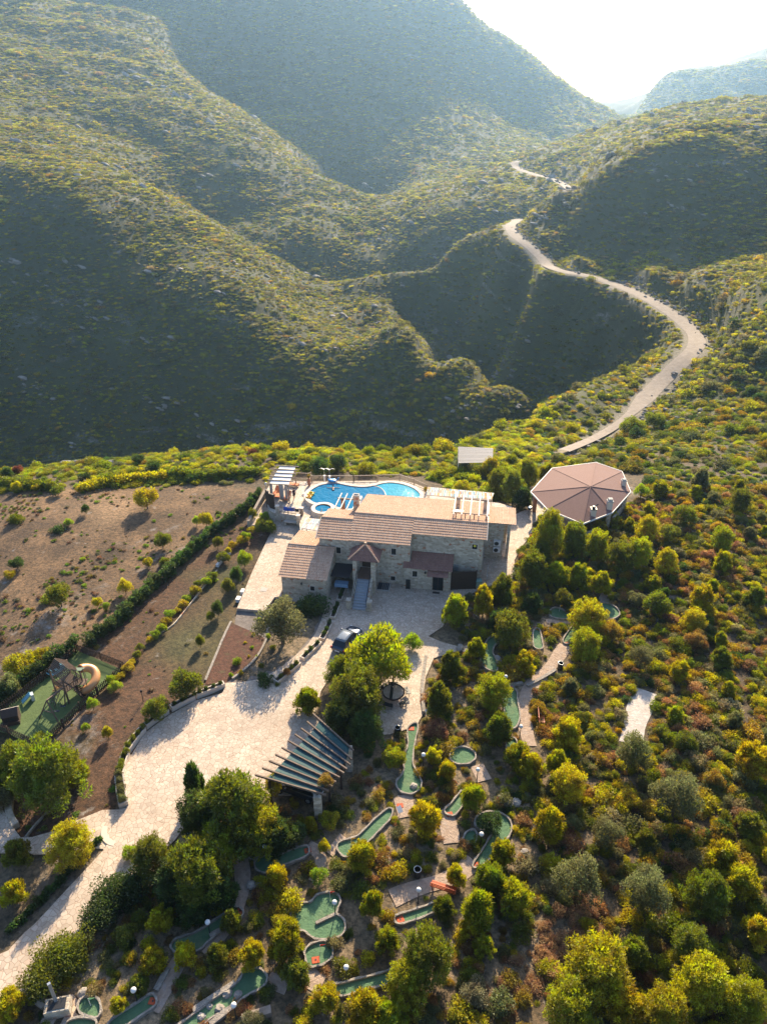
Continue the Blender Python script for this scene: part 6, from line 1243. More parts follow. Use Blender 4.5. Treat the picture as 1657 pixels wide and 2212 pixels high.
# ------------------------------------------------------------------ cars
def car(name, loc, rz, label, paint):
    t = empty(name, loc, rz, label=label, cat='car'); L_, W_ = 4.05, 1.72
    # sections along x: (x, z_bottom, half width low, z_belt, half width belt)
    rows = [(-2.02,.35,.62,.72,.60),(-1.92,.24,.78,.86,.76),(-1.5,.2,.85,.93,.82),(-.8,.18,.86,.93,.83),(0,.18,.86,.91,.83),(.9,.18,.86,.88,.82),(1.5,.2,.85,.82,.78),(1.88,.24,.76,.72,.68),(2.03,.34,.55,.58,.5)]
    V = []; F = []
    for x, zb, wl2, zt, wt in rows:
        for s_ in ((-wl2*.9,zb),(-wl2,zb+.18),(-wl2,(zb+zt)/2),(-wt,zt),(-wt*.55,zt+.04),(wt*.55,zt+.04),(wt,zt),(wl2,(zb+zt)/2),(wl2,zb+.18),(wl2*.9,zb)): V.append((x, s_[0], s_[1]))
    n = 10
    for i in range(len(rows)-1):
        for j in range(n): F.append((i*n+j, i*n+(j+1) % n, (i+1)*n+(j+1) % n, (i+1)*n+j))
    F += [tuple(range(n)), tuple(range((len(rows)-1)*n, len(rows)*n))[::-1]]
    o = B().add(V, F).obj('body', paint, t, True); md = o.modifiers.new('s','SUBSURF'); md.levels = 1; md.render_levels = 1
    g = [(-1.78,.92,.70),(-1.35,1.38,.58),(-1.1,1.44,.57),(-.2,1.48,.58),(.25,1.43,.57),(.95,.92,.70)]
    V = []; F = []
    for x, z, hw_ in g: V += [(x, -hw_, z), (x, hw_, z), (x, -.76, .9), (x, .76, .9)]
    for i in range(len(g)-1): a = i*4; F += [(a, a+1, a+5, a+4), (a+2, a, a+4, a+6), (a+1, a+3, a+7, a+5)]
    B().add(V, F).obj('windows', M_GLASS, t)
    V = []; F = []
    rg = [(-1.42,1.395,.57),(-1.1,1.465,.57),(-.2,1.505,.58),(.22,1.46,.56)]
    for x, z, hw_ in rg: V += [(x, -hw_, z-.02), (x, -hw_*.5, z+.02), (x, hw_*.5, z+.02), (x, hw_, z-.02)]
    for i in range(3):
        for j in range(3): F.append((i*4+j, i*4+j+1, i*4+j+5, i*4+j+4))
    o = B().add(V, F).obj('roof_panel', plain('car_roof_paint', (.16,.19,.23), .25, Coat_Weight=.5), t, True); md = o.modifiers.new('t','SOLIDIFY'); md.thickness = .03
    b_ = B(); b_.tube((-1.2,0,1.47),(-1.32,0,1.6),.02,.01,5); b_.obj('aerial', M_BLACK, t)
    for x in (-1.25, 1.28):
        for s_ in (-1, 1):
            b_ = B(); b_.tube((x, s_*.68, .31), (x, s_*.87, .31), .31, .31, 20); w_ = b_.obj('wheel', M_BLACK, t); b_ = B(); b_.tube((x, s_*.86, .31), (x, s_*.885, .31), .19, .17, 14); b_.obj('rim', M_METAL, w_)
    for s_ in (-1, 1):
        b_ = B(); b_.sphere((1.82, s_*.58, .68), .16, 10, 6, .5); b_.obj('headlight', M_METAL, t, True); b_ = B(); b_.box(-2.0,-1.86,s_*.72-.09,s_*.72+.09,.66,.9); b_.obj('tail_light', plain('tail_red', (.35,.02,.02), .3), t)
        b_ = B(); b_.sphere((.62, s_*.98, .98), .11, 8, 6, .7); b_.beam((.62, s_*.8, .93), (.62, s_*.92, .95), .05, .05); b_.obj('wing_mirror', paint, t)
    b_ = B(); b_.box(-2.09,-2.03,-.26,.26,.52,.63); b_.obj('number_plate', M_WHITE, t)
    return t
M_CAR = plain('dark_blue_paint', (.025,.045,.08), .25, Coat_Weight=.8, Metallic=.3)
ra_ = Vector(at('T', 330, 800, .4)); fa_ = Vector(at('T', 870, 240, .5)); cc_ = Vector(at('T', 590, 560, .85)); 
car('parked_car', (cc_.x, cc_.y, 0), math.atan2(4.6, 2.3), 'dark blue hatchback parked in the shade below the stairs', M_CAR)
pc_ = at('G', 520, 690, .4); car('parked_car', (pc_[0], pc_[1], 0), R(158), 'dark car half hidden under the carport', plain('dark_car_paint', (.02,.025,.035), .3, Coat_Weight=.5))
# ------------------------------------------------------------------ round seat on the patio
t = empty('round_picnic_table', at('R', 870, 560, .7), label='round slatted table with dark curved benches on the small patio', cat='table'); t.location.z = 0
M_SLAT = wood('pale_slats', (.42,.30,.20), (.60,.47,.35)); b_ = B()
for i in range(15):
    y = -.84 + i*.12; h_ = math.sqrt(max(0, .92**2 - y*y)); b_.box(-h_, h_, y-.05, y+.05, .72, .76)
b_.obj('table_top', M_SLAT, t); b_ = B(); torus(b_, (0,0,.74), .98, .07, 36, 6); b_.obj('table_rim', M_DWOOD, t, True); b_ = B(); b_.beam((-.25,-.95,.79),(-.05,1.0,.79),.26,.05); b_.obj('table_band', M_BLACK, t); b_ = B(); b_.tube((0,0,0),(0,0,.72),.12,.09,10); b_.tube((0,0,0),(0,0,.05),.4,.4,16); b_.obj('pedestal', M_DWOOD, t)
for k, a in enumerate((200, 250, 310, 20, 90, 150)):
    b_ = B(); n = 6; da = R(18); a_ = R(a); Pi = [(1.2*math.cos(a_+da*(i/n*2-1)), 1.2*math.sin(a_+da*(i/n*2-1))) for i in range(n+1)]; Po = [(1.58*math.cos(a_+da*(i/n*2-1)), 1.58*math.sin(a_+da*(i/n*2-1))) for i in range(n+1)]
    b_.prism(Pi + Po[::-1], .4, .47); o = b_.obj('seat', M_BLACK, t); 
    for s_ in (-.7, .7): b_ = B(); b_.beam((1.38*math.cos(a_+da*s_),1.38*math.sin(a_+da*s_),.4),(1.45*math.cos(a_+da*s_),1.45*math.sin(a_+da*s_),0),.04,.04); b_.obj('seat_leg', M_BLACK, o)
t = empty('masonry_grill', atg('V', 430, 640), .2, label='stone barbecue block with a dark flue at the bottom left', cat='barbecue'); b_ = B(); b_.box(-.7,.7,-.4,.4,0,.8); b_.obj('hearth', M_STONE, t); b_ = B(); b_.box(-.5,.5,-.3,.3,.8,.84); b_.obj('grill', M_BLACK, t); b_ = B(); b_.beam((-.1,.2,.8),(-.25,.5,2.2),.18,.18); b_.obj('flue', M_METAL, t)
sheet('path', P3('V', [(175,520),(230,500),(330,540),(370,560),(520,520),(560,560),(540,650),(590,690),(500,700),(400,780),(280,760),(310,640),(200,545)], -.03), M_PAVE, .1)
# ------------------------------------------------------------------ playground
pg = sheet('artificial_turf', pgp, soil_mat('play_turf', (.07,.11,.03), (.10,.145,.048), .8), .1, kind=None); tag(pg, 'green artificial turf of the fenced playground', 'lawn')
def picket(pts, label, step=.2):
    C_ = [Vector(at('D', x, y, PGZ)) for x, y in pts]; t = empty('picket_fence', C_[0], label=label, cat='fence'); o = C_[0].copy(); b_ = B(); pp = []; rl = B()
    for a, b in zip(C_[:-1], C_[1:]):
        a, b = a - o, b - o; L_ = (b-a).length; n = max(2, int(L_/step)); d = (b-a)/L_; up = Vector((-d.y, d.x, 0))
        for i in range(n): p = a.lerp(b, i/n); b_.beam(p, p + Vector((0,0,.92 + .04*random.random())), .1, .025, up)
        for z in (.3, .72): rl.beam(a + Vector((0,0,z)) + up*.03, b + Vector((0,0,z)) + up*.03, .03, .06)
        m_ = max(1, round(L_/2.2)); pp += [a.lerp(b, i/m_) for i in range(m_)]
    b_.obj('pickets', M_DWOOD, t); rl.obj('rails', M_DWOOD, t)
    for p in pp: q = B(); q.box(p.x-.05,p.x+.05,p.y-.05,p.y+.05,-.1,1.02); q.obj('post', M_DWOOD, t)
picket([(715,262),(930,340),(1150,425)], 'dark picket fence at the far end of the playground'); picket([(1120,440),(1050,520),(740,800),(425,1120)], 'dark picket fence along the drive side of the playground'); picket([(320,1125),(90,1020),(0,985),(-120,960)], 'dark picket fence at the near end of the playground')
picket([(700,275),(560,400),(400,530),(200,690),(0,830)], 'dark picket fence against the hedge side of the playground')
def dpt(x, y, z): return Vector(at('D', x, y, PGZ + z))
M_PLAYW = wood('brown_play_timber', (.10,.065,.045), (.19,.13,.09))
# tower: footprint square, deck, roof of boards, ramp ladder
tw = empty('play_tower', dpt(660, 690, 0), label='timber climbing tower with plank roof and ramp in the playground', cat='play tower'); to = tw.location.copy()
e1 = (dpt(700, 735, 0) - dpt(600, 660, 0)); e1.z = 0; e1.normalize(); e2 = Vector((-e1.y, e1.x, 0)); cw_ = 1.0; ctr = dpt(655, 645, 0) - to; ctr.z = 0
cn = [ctr + e1*a*cw_ + e2*b*.85 for a, b in ((-1,-1),(1,-1),(1,1),(-1,1))]
for p in cn: b_ = B(); b_.box(p.x-.06,p.x+.06,p.y-.06,p.y+.06,0,2.9); b_.obj('post', M_PLAYW, tw)
b_ = B(); b_.add([c_ + Vector((0,0,1.3)) for c_ in cn] + [c_ + Vector((0,0,1.38)) for c_ in cn], [(0,1,2,3),(4,5,6,7),(0,1,5,4),(1,2,6,5),(2,3,7,6),(3,0,4,7)]); b_.obj('platform', M_DWOOD, tw)
b_ = B(); rt = [c_*1.0 for c_ in cn]; ra0 = (rt[0]+rt[3])/2 + Vector((0,0,3.6)); rb0 = (rt[1]+rt[2])/2 + Vector((0,0,3.6))
for s_, (u, v) in ((0,(rt[0],rt[1])),(1,(rt[3],rt[2]))):
    for i in range(9): a = (u + Vector((0,0,2.75))).lerp(ra0, (i+.5)/9) - e1*.25; b = (v + Vector((0,0,2.75))).lerp(rb0, (i+.5)/9) + e1*.25; b_.beam(a, b, .11, .03, (v-u).cross(ra0-u))
b_.obj('roof', M_PLAYW, tw); b_ = B()
for k in range(4):
    a, b = cn[k], cn[(k+1) % 4]; b_.beam(a + Vector((0,0,2.0)), b + Vector((0,0,2.0)), .05, .08)
    for i in range(9): p = a.lerp(b, i/8); b_.beam(p + Vector((0,0,1.4)), p + Vector((0,0,2.0)), .07, .03)
b_.obj('guard_rail', M_DWOOD, tw)
lc = dpt(790, 675, 0) - to; lc.z = 0; b_ = B(); mid_ = (cn[1]+cn[2])/2; dl = (lc - mid_); b_.beam(mid_ + Vector((0,0,1.35)), mid_ + dl*.95 + Vector((0,0,.05)), .85, .06, (0,0,1)); [b_.beam(mid_ + dl*(k/8) - e2*.4 + Vector((0,0,1.36*(1-k/8)+.08)), mid_ + dl*(k/8) + e2*.4 + Vector((0,0,1.36*(1-k/8)+.08)), .05, .05) for k in range(1,8)]; b_.obj('climbing_ramp', M_DWOOD, tw)
b_ = B(); mm = (cn[0]+cn[1])/2 - e2*.1; [b_.beam(mm + e1*s_*.3 + Vector((0,0,1.4)), mm + e1*s_*.3 - e2*.9, .05, .05) for s_ in (-1,1)]; [b_.beam(mm - e1*.3 - e2*.9*k/5 + Vector((0,0,1.4*(1-k/5))), mm + e1*.3 - e2*.9*k/5 + Vector((0,0,1.4*(1-k/5))), .05, .05) for k in range(1,5)]; b_.obj('ladder', M_PLAYW, tw)
M_TUBE = plain('orange_slide_plastic', (.68,.33,.13), .35); sl = B(); ca = dpt(745, 490, 1.4) - to; tc = dpt(800, 520, .9) - to; prev = None; N_ = 22; pts = []
for i in range(N_+1):
    a = R(150) - R(255)*i/N_; pts.append(Vector((tc.x + .78*math.cos(a), tc.y + .95*math.sin(a), 1.75 - 1.35*i/N_)))
n = 12; V = []; F = []
for i, p in enumerate(pts):
    d = (pts[min(i+1, N_)] - pts[max(i-1, 0)]).normalized(); a = d.cross(Vector((0,0,1))).normalized(); b = a.cross(d)
    for j in range(n): V.append(p + (a*math.cos(2*math.pi*j/n) + b*math.sin(2*math.pi*j/n))*.4)
for i in range(N_):
    for j in range(n): F.append((i*n+j, i*n+(j+1) % n, (i+1)*n+(j+1) % n, (i+1)*n+j))
o = sl.add(V, F).obj('tube_slide', M_TUBE, tw, True); md = o.modifiers.new('t','SOLIDIFY'); md.thickness = .03
b_ = B()
for i in range(2, N_, 4): p = pts[i]; b_.tube(p + Vector((0,0,-.4)), (p.x,p.y,0), .04, .04, 6)
b_.obj('slide_supports', M_METAL, tw); s0 = dpt(575, 585, 1.1) - to; s1 = dpt(500, 612, .15) - to; b_ = B(); b_.beam(s0, s1, .5, .05); b_.beam(s0 + Vector((.0,.25,.1)), s1 + Vector((0,.25,.1)), .05, .16); b_.beam(s0 + Vector((0,-.25,.1)), s1 + Vector((0,-.25,.1)), .05, .16); b_.obj('open_slide', M_TUBE, tw)
t2 = dpt(720, 420, 3.0) - to; b_ = B(); [b_.beam(t2 + Vector((-.35+i*.1,.4,-.25)), t2 + Vector((-.35+i*.1,-.4,.12)), .09, .03) for i in range(8)]; b_.obj('side_roof', plain('green_roof_board', (.10,.15,.11)), tw); b_ = B(); [b_.tube((t2.x+s_*.35, t2.y, t2.z), (t2.x+s_*.35, t2.y, 0), .04, .04, 6) for s_ in (-1,1)]; b_.beam((t2.x-.4,t2.y,1.4),(t2.x+.4,t2.y,1.4),.8,.06); b_.obj('side_frame', M_PLAYW, tw)
# swing
so_ = empty('swing_frame', dpt(480, 830, 0), label='timber swing frame with two seats attached beside the climbing tower', cat='swing'); o0 = so_.location.copy(); A1 = dpt(430, 712, 2.25) - o0; A2 = dpt(590, 585, 2.25) - o0
b_ = B(); b_.beam(A1, A2, .12, .14); b_.obj('top_beam', M_PLAYW, so_); g1 = dpt(365, 870, 0) - o0; g2 = dpt(540, 915, 0) - o0
for q in (g1, g2, dpt(600, 760, 0) - o0): b_ = B(); b_.beam(A1 if q is not None and (q-g1).length < 5.0 and q != dpt(600,760,0)-o0 else A2, q, .1, .1); b_.obj('leg', M_PLAYW, so_)
b_ = B(); b_.beam(A1.lerp(g1, .55), A1.lerp(g2, .55), .07, .07); b_.obj('brace', M_PLAYW, so_)
for u in (.3, .65):
    p = A1.lerp(A2, u); b_ = B(); [b_.tube(p + e1*s_ , Vector((p.x, p.y, .5)) + e1*s_, .012, .012, 5) for s_ in (-.2,.2)]; b_.box(p.x-.25,p.x+.25,p.y-.1,p.y+.1,.47,.5); b_.obj('swing_seat', M_BLACK, so_)
# playhouse
ph = empty('playhouse', dpt(120, 890, 0), .35, label='small timber playhouse with a pale roof side at the left photo edge', cat='playhouse'); ph.scale = (.72, .72, .72); b_ = B(); b_.box(-.9,.9,-.7,.7,0,1.3); b_.add([(-.9,-.7,1.3),(.9,-.7,1.3),(.9,.7,1.3),(-.9,.7,1.3),(-.9,0,1.95),(.9,0,1.95)], [(0,1,5,4),(2,3,4,5),(0,4,3),(1,2,5)]); b_.obj('wall', M_DWOOD, ph)
b_ = B(); b_.beam((-.95,-.42,1.62),(.95,-.42,1.62),1.05,.04,(0,-.65,.8)); b_.obj('roof_panel', M_DWOOD, ph); b_ = B(); b_.beam((-.95,.42,1.62),(.95,.42,1.62),1.05,.04,(0,.65,.8)); b_.obj('roof_panel', M_CREAM, ph)
b_ = B(); b_.box(-.1,.4,-.72,-.7,.1,.95); b_.obj('door', M_BLACK, ph); b_ = B(); b_.box(-.65,-.3,-.72,-.7,.55,.95); b_.obj('window', M_BLACK, ph); b_ = B(); b_.box(-1.05,.95,-1.0,-.72,0,.5); b_.obj('porch', M_DWOOD, ph)
M_BLUE = plain('light_blue_plastic', (.20,.45,.55), .4)
t = empty('seesaw', dpt(525, 455, 0), .9, label='light blue rocking seesaw near the hedge in the playground', cat='seesaw'); b_ = B()
for i in range(8): a0, a1 = R(-60+i*15), R(-45+i*15); b_.beam((1.0*math.sin(a0),0,1.0-1.0*math.cos(a0)),(1.0*math.sin(a1),0,1.0-1.0*math.cos(a1)),.36,.08)
b_.obj('rocker', M_BLUE, t); 
for s_ in (-.55,0,.55): b_ = B(); b_.box(s_-.12,s_+.12,-.15,.15,.15+abs(s_)*.35,.4+abs(s_)*.5); b_.obj('seat', M_BLUE, t)
t = empty('toy_slide', dpt(270, 715, 0), .6, label='small pale blue toy slide on the playground turf', cat='toy slide'); b_ = B(); b_.beam((-.55,0,.08),(.25,0,.72),.4,.06); b_.beam((-.55,.2,.14),(.25,.2,.78),.04,.14); b_.beam((-.55,-.2,.14),(.25,-.2,.78),.04,.14); b_.obj('chute', M_BLUE, t); b_ = B(); b_.box(.22,.5,-.25,.25,0,.7); b_.obj('steps', plain('pale_toy', (.55,.6,.6), .4), t)
for f, x, y, lab in (('D',1312,700,'thin black garden lamp post among the grass left of the bush'),):
    g = atg(f, x, y+20); t = empty('garden_lamp', g, label=lab, cat='lamp'); b_ = B(); b_.tube((0,0,0),(0,0,1.2),.03,.03,6); b_.obj('post', M_BLACK, t); b_ = B(); b_.tube((0,0,1.2),(0,0,1.4),.12,.06,8); b_.obj('lantern', M_BLACK, t)
# ------------------------------------------------------------------ planting: trees and bushes set out one by one
def T_(x, y, w_, kind, col, hr=None, **kw): return plant_at('W', x, y, w_, kind, col, hr, **kw)
BIG = [ # crown centre (survey), width, kind, colour
 (818,1415,150,'round','pine',1.0),(770,1500,140,'pine','mid',1.2),(735,1450,80,'pine','mid',1.2),(665,1512,62,'pine','pine',1.2),(790,1575,95,'pine','dark',1.2),(850,1440,90,'round','pine',1.0),(891,1385,54,'round','fresh',.85),(740,1545,90,'pine','dark',1.1),
 (608,1345,112,'olive','olive',.95),(398,1475,88,'round','mid',.95),(340,1530,66,'round','mid',.9),
 (1185,1150,92,'pine','pine',1.4),(1150,1228,78,'pine','mid',1.2),(1165,1195,62,'pine','mid',1.2),(1205,1240,58,'pine','pine',1.1),(985,1318,64,'pine','pine',1.5),(1045,1298,60,'pine','pine2',1.6),(1085,1272,58,'pine','mid',1.5),(1080,1340,56,'pine','dark',1.0),(1105,1358,96,'pine','mid',1.1),
 (950,1512,74,'pine','mid',1.5),(975,1440,70,'pine','mid',1.3),(1068,1490,90,'pine','pine',1.1),(1132,1430,56,'pine','pine2',1.2),(1080,1572,76,'pine','mid',1.2),(1143,1650,58,'pine','pine2',1.4),(1228,1582,74,'pine','pine2',1.3),(1120,1630,64,'pine','pine',1.2),(1228,1690,90,'pine','pine2',1.2),(1205,1650,70,'pine','pine',1.2),
 (965,1662,46,'pine','pine2',1.3),(918,1765,72,'pine','pine2',1.4),(1022,1722,60,'pine','pine',1.4),(672,1780,36,'pine','pine2',1.3),(700,1826,32,'round','pine2',1.3),(782,1850,80,'pine','pine',1.2),(596,1890,56,'pine','pine2',1.4),(806,1950,64,'pine','pine',1.5),(616,2030,84,'pine','pine',1.4),(985,1890,46,'pine','pine2',1.3),
 (1085,1840,62,'pine','pine',1.3),(1060,1900,80,'pine','mid',1.3),(1112,1935,80,'pine','pine',1.2),(1035,1965,96,'pine','pine',1.3),(922,2060,130,'pine','mid',1.35),(880,2120,110,'pine','pine',1.2),(1188,1780,84,'pine','pine2',1.3),(1020,2000,60,'pine','pine2',1.2),(960,1960,60,'pine','mid',1.2),
 (1250,1900,112,'olive','olive',1.0),(1395,1925,112,'olive','olive',1.05),(1368,1622,92,'olive','olive',1.0),(1462,1722,112,'olive','olive',1.05),(1312,1800,84,'olive','olive',1.0),(1385,1420,60,'olive','olive',1.0),
 (1290,2090,165,'pine','pine2',1.05),(1235,2170,130,'pine','pine',1.1),(1370,2060,90,'pine','mid',1.1),(1520,2120,140,'pine','pine2',1.1),(1440,2180,120,'pine','pine2',1.1),(1610,2160,120,'pine','pine',1.1),(1560,1850,90,'pine','pine2',1.1),(1530,1930,110,'pine','mid',1.2),(1600,1900,90,'pine','pine2',1.1),(1640,2010,80,'pine','pine2',1.1),(1620,1780,60,'pine','mid',1.1),(1480,1600,60,'round','mid',.8),(1500,2040,110,'pine','mid',.9),(1350,2170,90,'pine','pine2',1.0),
 (345,1988,62,'pine','pine2',1.2),(330,2072,64,'pine','pine2',1.1),(398,2062,62,'pine','pine2',1.2),(470,2062,64,'pine','mid',1.1),(545,2060,60,'pine','pine2',1.3),(300,2125,50,'pine','mid',1.0),(705,2155,64,'pine','pine2',1.2),(790,2180,100,'pine','pine2',1.1),(840,2200,90,'pine','pine',1.1),(500,1990,60,'pine','mid',1.2),(255,2170,40,'pine','pine2',1.1),(640,2100,70,'pine','mid',1.1),
 (505,1745,180,'pine','mid',1.15),(560,1790,110,'pine','pine',1.2),(430,1760,110,'pine','dark',1.2),(330,1850,110,'pine','mid',1.2),(430,1880,150,'pine','mid',1.2),(470,1830,110,'pine','pine',1.2),(380,1900,110,'pine','dark',1.1),(280,1840,40,'round','fresh',1.0),(420,1690,64,'spike','dark',2.0),(460,1735,60,'spike','mid',2.0),(520,1690,40,'spike','dark',1.8),(600,1800,90,'pine','dark',1.1),(640,1800,60,'round','dark',.9),(480,1930,90,'pine','dark',1.1),(415,1960,80,'pine','dark',1.1),
 (100,1670,165,'pine','mid',1.2),(40,1650,110,'pine','mid',1.25),(150,1660,80,'pine','pine',1.2),(20,1690,70,'pine','mid',1.2),(150,1820,104,'pine','pine2',1.15),(38,1840,70,'pine','mid',1.3),(30,1925,66,'pine','pine2',1.2),(22,2170,70,'pine','pine2',1.2),(0,1730,60,'round','grey',1.0),
 (45,1432,80,'round','pine2',.8),(20,1480,60,'round','olive',1.0),(92,1415,46,'round','pine2',.9),(40,1475,40,'round','mid',.9),
 (1175,1075,30,'round','mid',1),(1110,1050,70,'pine','mid',1.2),(1140,1020,60,'pine','pine',1.2),(1075,1040,60,'pine','mid',1.2),(1130,1075,50,'pine','dark',1.1),(1060,1010,50,'pine','pine2',1.1),(1180,1020,40,'pine','pine',1.2),(690,1010,56,'round','dark',.8),(730,1000,50,'round','dark',.8),(660,1006,30,'round','mid',.8),(1000,1050,40,'round','pine2',.8),(1385,1060,40,'round','fresh',.8),(1365,918,64,'round','mid',.8),(1415,905,50,'round','mid',.8),(1375,935,40,'round','dark',.8),
 (1240,1160,70,'pine','mid',1.2),(1290,1175,70,'pine','pine',1.1),(1250,1245,60,'pine','pine',1.1),(1300,1260,60,'pine','pine2',1.1),(1340,1200,70,'pine','mid',1.1),(1270,1330,90,'pine','pine2',1.1),(1265,1390,80,'pine','pine',1.2),(1320,1360,60,'round','ochre',.9),(1400,1140,60,'pine','pine2',1.1),(1380,1190,70,'pine','pine',1.1),(1440,1210,60,'pine','pine2',1.1),(1480,1110,60,'round','mid',.9),(1560,1160,60,'pine','pine',1.0),(1600,1080,60,'pine','mid',1.0),(1500,1340,70,'pine','pine2',1.0),(1560,1420,60,'pine','mid',1.0),(1420,1300,70,'round','mid',.9),(1215,1290,50,'round','mid',.9),(1150,1300,50,'pine','dark',1.1),(1165,1530,40,'round','ochre',.8),(1030,1400,50,'pine','pine',1.2)]
for a in BIG:
    a = list(a); a[5] *= .9 if a[3] == 'pine' and a[1] > 1250 else 1.0; a[2] *= .93 if a[2] < 100 else 1.0; T_(*a)
for x, y, w_, k, c, n, lab in ((1060,1775,62,'round','dark','island_bush',"dark dense bush on the island of the hook shaped green"),(1373,1292,44,'round','olive','island_bush',"bush standing in the big oval looped green"),(690,1892,46,'round','fresh','island_bush',"bright bush on the island of the trefoil green"),(590,1780,36,'round','dark','leafy_tree',"dark little tree leaning over the small shaded round green"),(648,1327,0,'','','','')):
    if w_: T_(x, y, w_, k, c, .8, name=n, label=lab, cat='bush')
# left field bushes
for a in [(315,1072,58,'round','pine2',.95),(350,1165,42,'round','mid',.95),(320,1214,26,'round','pine2',.95),(270,1267,34,'round','pine2',1.1),(128,1287,62,'round','mid',.85),(36,1118,38,'shrub','mid',.5),(125,1060,30,'round','mid',.7),(112,1050,26,'round','pine2',.7),(38,1050,26,'round','pine2',.95),(80,1052,24,'round','pine2',.8),(100,1292,30,'shrub','fresh',.6),(36,1215,36,'round','dark',.8),(22,1240,28,'round','pine2',.7),(125,1140,34,'shrub','dark',.5),(148,1128,24,'round','fresh',.7),(185,1100,20,'round','dark',1.1),
  (445,1120,34,'round','pine2',1.1),(425,1125,20,'round','fresh',1.1),(210,1300,24,'round','pine2',1.0),(230,1310,20,'round','fresh',1.0),(470,1170,26,'round','mid',1.2),(330,1010,0,'shrub','dark',.5),(300,990,30,'round','dark',.7),(590,985,24,'round','dark',.6),(545,975,24,'shrub','wine',.6),(40,1015,30,'round','wine',.7),(0,985,30,'round','grey',.9),(10,1000,30,'round','dark',.9)]:
    if a[2]: T_(*a)
# row of young trees in the garden strip
for a in [(528,1205,36,'round','fresh',1.1),(512,1240,34,'round','dark',1.2),(492,1265,32,'round','mid',1.2),(470,1312,28,'round','dark',1.5),(455,1332,22,'round','mid',1.1),(432,1382,20,'round','mid',1.9),(575,1135,50,'round','mid',.7),(545,1110,20,'round','mid',1.6),(232,1580,26,'round','yel',1.5),(185,1570,22,'round','fresh',1.0),(200,1520,28,'round','fresh',1.1),(240,1470,24,'round','fresh',1.1),(90,1590,24,'round','mid',1.3)]: T_(*a)
# bed plants
for x, y, w_, c in ((560,1340,12,'fresh'),(548,1372,10,'yel'),(512,1430,22,'fresh'),(520,1455,14,'yel'),(500,1460,14,'fresh'),(565,1440,14,'mid'),(580,1375,14,'fresh'),(590,1400,16,'mid'),(545,1400,10,'fresh'),(530,1390,9,'yel'),(555,1420,9,'fresh'),(570,1350,9,'yel'),(538,1420,8,'yel'),(572,1470,40,'dark'),(600,1480,14,'mid')): T_(x, y-3, w_, 'shrub', c, .7, name='bed_plant', cat='plant')
# vines along the second row
VN = [(572,1000+115),(560,1130),(545,1143),(533,1155),(520,1165),(505,1178),(492,1190),(480,1203),(455,1242),(443,1252),(430,1262),(418,1276),(408,1292),(395,1305),(383,1318),(370,1330),(358,1342),(345,1356),(332,1368),(322,1380),(305,1400),(296,1412),(285,1428),(276,1442),(262,1455),(252,1466),(244,1484)]
for i, (x, y) in enumerate(VN): T_(x + random.uniform(-4, 4), y + random.uniform(-3, 3), random.uniform(18, 34), 'round', random.choice(['yel','fresh','yel','mid']), random.uniform(.55, .85), name='grape_vine', cat='vine')
def hedge(pts, w_, h, col, label, dens=75, leaf=.13, name='hedge', f='W', box=False):
    C_ = resample([atg(f, x, y) for x, y in pts], .28); r = np.random.default_rng(len(PLANTS)); cs, rs = [], []
    for p in C_:
        for k in range(6 if box else (9 if name == 'hedge_mound' else 4)): cs.append((p[0] + r.uniform(-.5,.5)*w_*.62, p[1] + r.uniform(-.5,.5)*w_*.62, float(ground(p[0], p[1])) + h*(.12 + .8*r.random()))); rs.append(.26*w_*(.8+.5*r.random()))
    V, F, val = leaf_cloud(r, np.array(cs), np.array(rs), dens, leaf, up=.3, outward=.7, elong=1.5); o0 = np.array([C_[0][0], C_[0][1], float(ground(C_[0][0], C_[0][1]))])
    o = mesh_obj(name, leaf_mesh(name, V - o0, F, val, M_LEAF)); o.location = o0; o['tint'] = tint_of(COLS[col]); return tag(o, label, 'hedge')
hedge([(560,1075),(540,1100),(520,1115),(490,1138),(468,1150),(450,1165)], 1.0, 1.5, 'dark', 'far stretch of the long dark hedge near the terrace parapet'); hedge([(446,1168),(430,1185),(405,1205),(385,1228),(365,1245)], 1.2, 1.5, 'dark', 'middle stretch of the long dark hedge below the round field bush')
hedge([(362,1247),(335,1268),(305,1300),(280,1325),(262,1345),(235,1368),(195,1392)], 1.25, 1.5, 'dark', 'lower stretch of the long dark hedge above the playground corner'); hedge([(165,1400),(130,1430),(95,1450),(60,1480),(25,1510),(-20,1550)], 1.3, 1.6, 'dark', 'dark hedge along the left side of the playground')
hedge([(655,1318),(672,1322),(690,1326)], 2.4, 1.3, 'dark', 'dark clipped box hedge behind the olive tree', 90, .13, box=True)
hedge([(215,1990),(240,1965),(270,1935),(290,1925)], 2.3, 1.7, 'dark', 'upper dark rounded hedge mound on the right of the narrow drive', 240, .085, 'hedge_mound'); hedge([(90,2130),(110,2110),(140,2085),(165,2065)], 2.5, 1.7, 'mid', 'lower rounded hedge mound on the right of the narrow drive', 240, .085, 'hedge_mound')
hedge([(25,2010),(60,1980),(100,1940),(140,1895),(175,1860),(215,1820)], .55, .5, 'dark', 'low dark hedge along the left side of the narrow drive', 50, .11)
hedge([(370,1030),(430,1035),(500,1030),(560,1025)], 1.8, 1.0, 'mid', 'rough dark thicket on the far edge of the brown field', 60, .18, 'thicket'); hedge([(180,1060),(240,1048),(300,1040),(350,1036)], 1.8, 1.0, 'pine2', 'yellow green thicket along the far edge of the brown field', 60, .18, 'thicket'); hedge([(0,1050),(60,1055),(120,1060)], 1.6, 1.0, 'mid', 'thicket at the far left corner of the brown field', 60, .18, 'thicket')
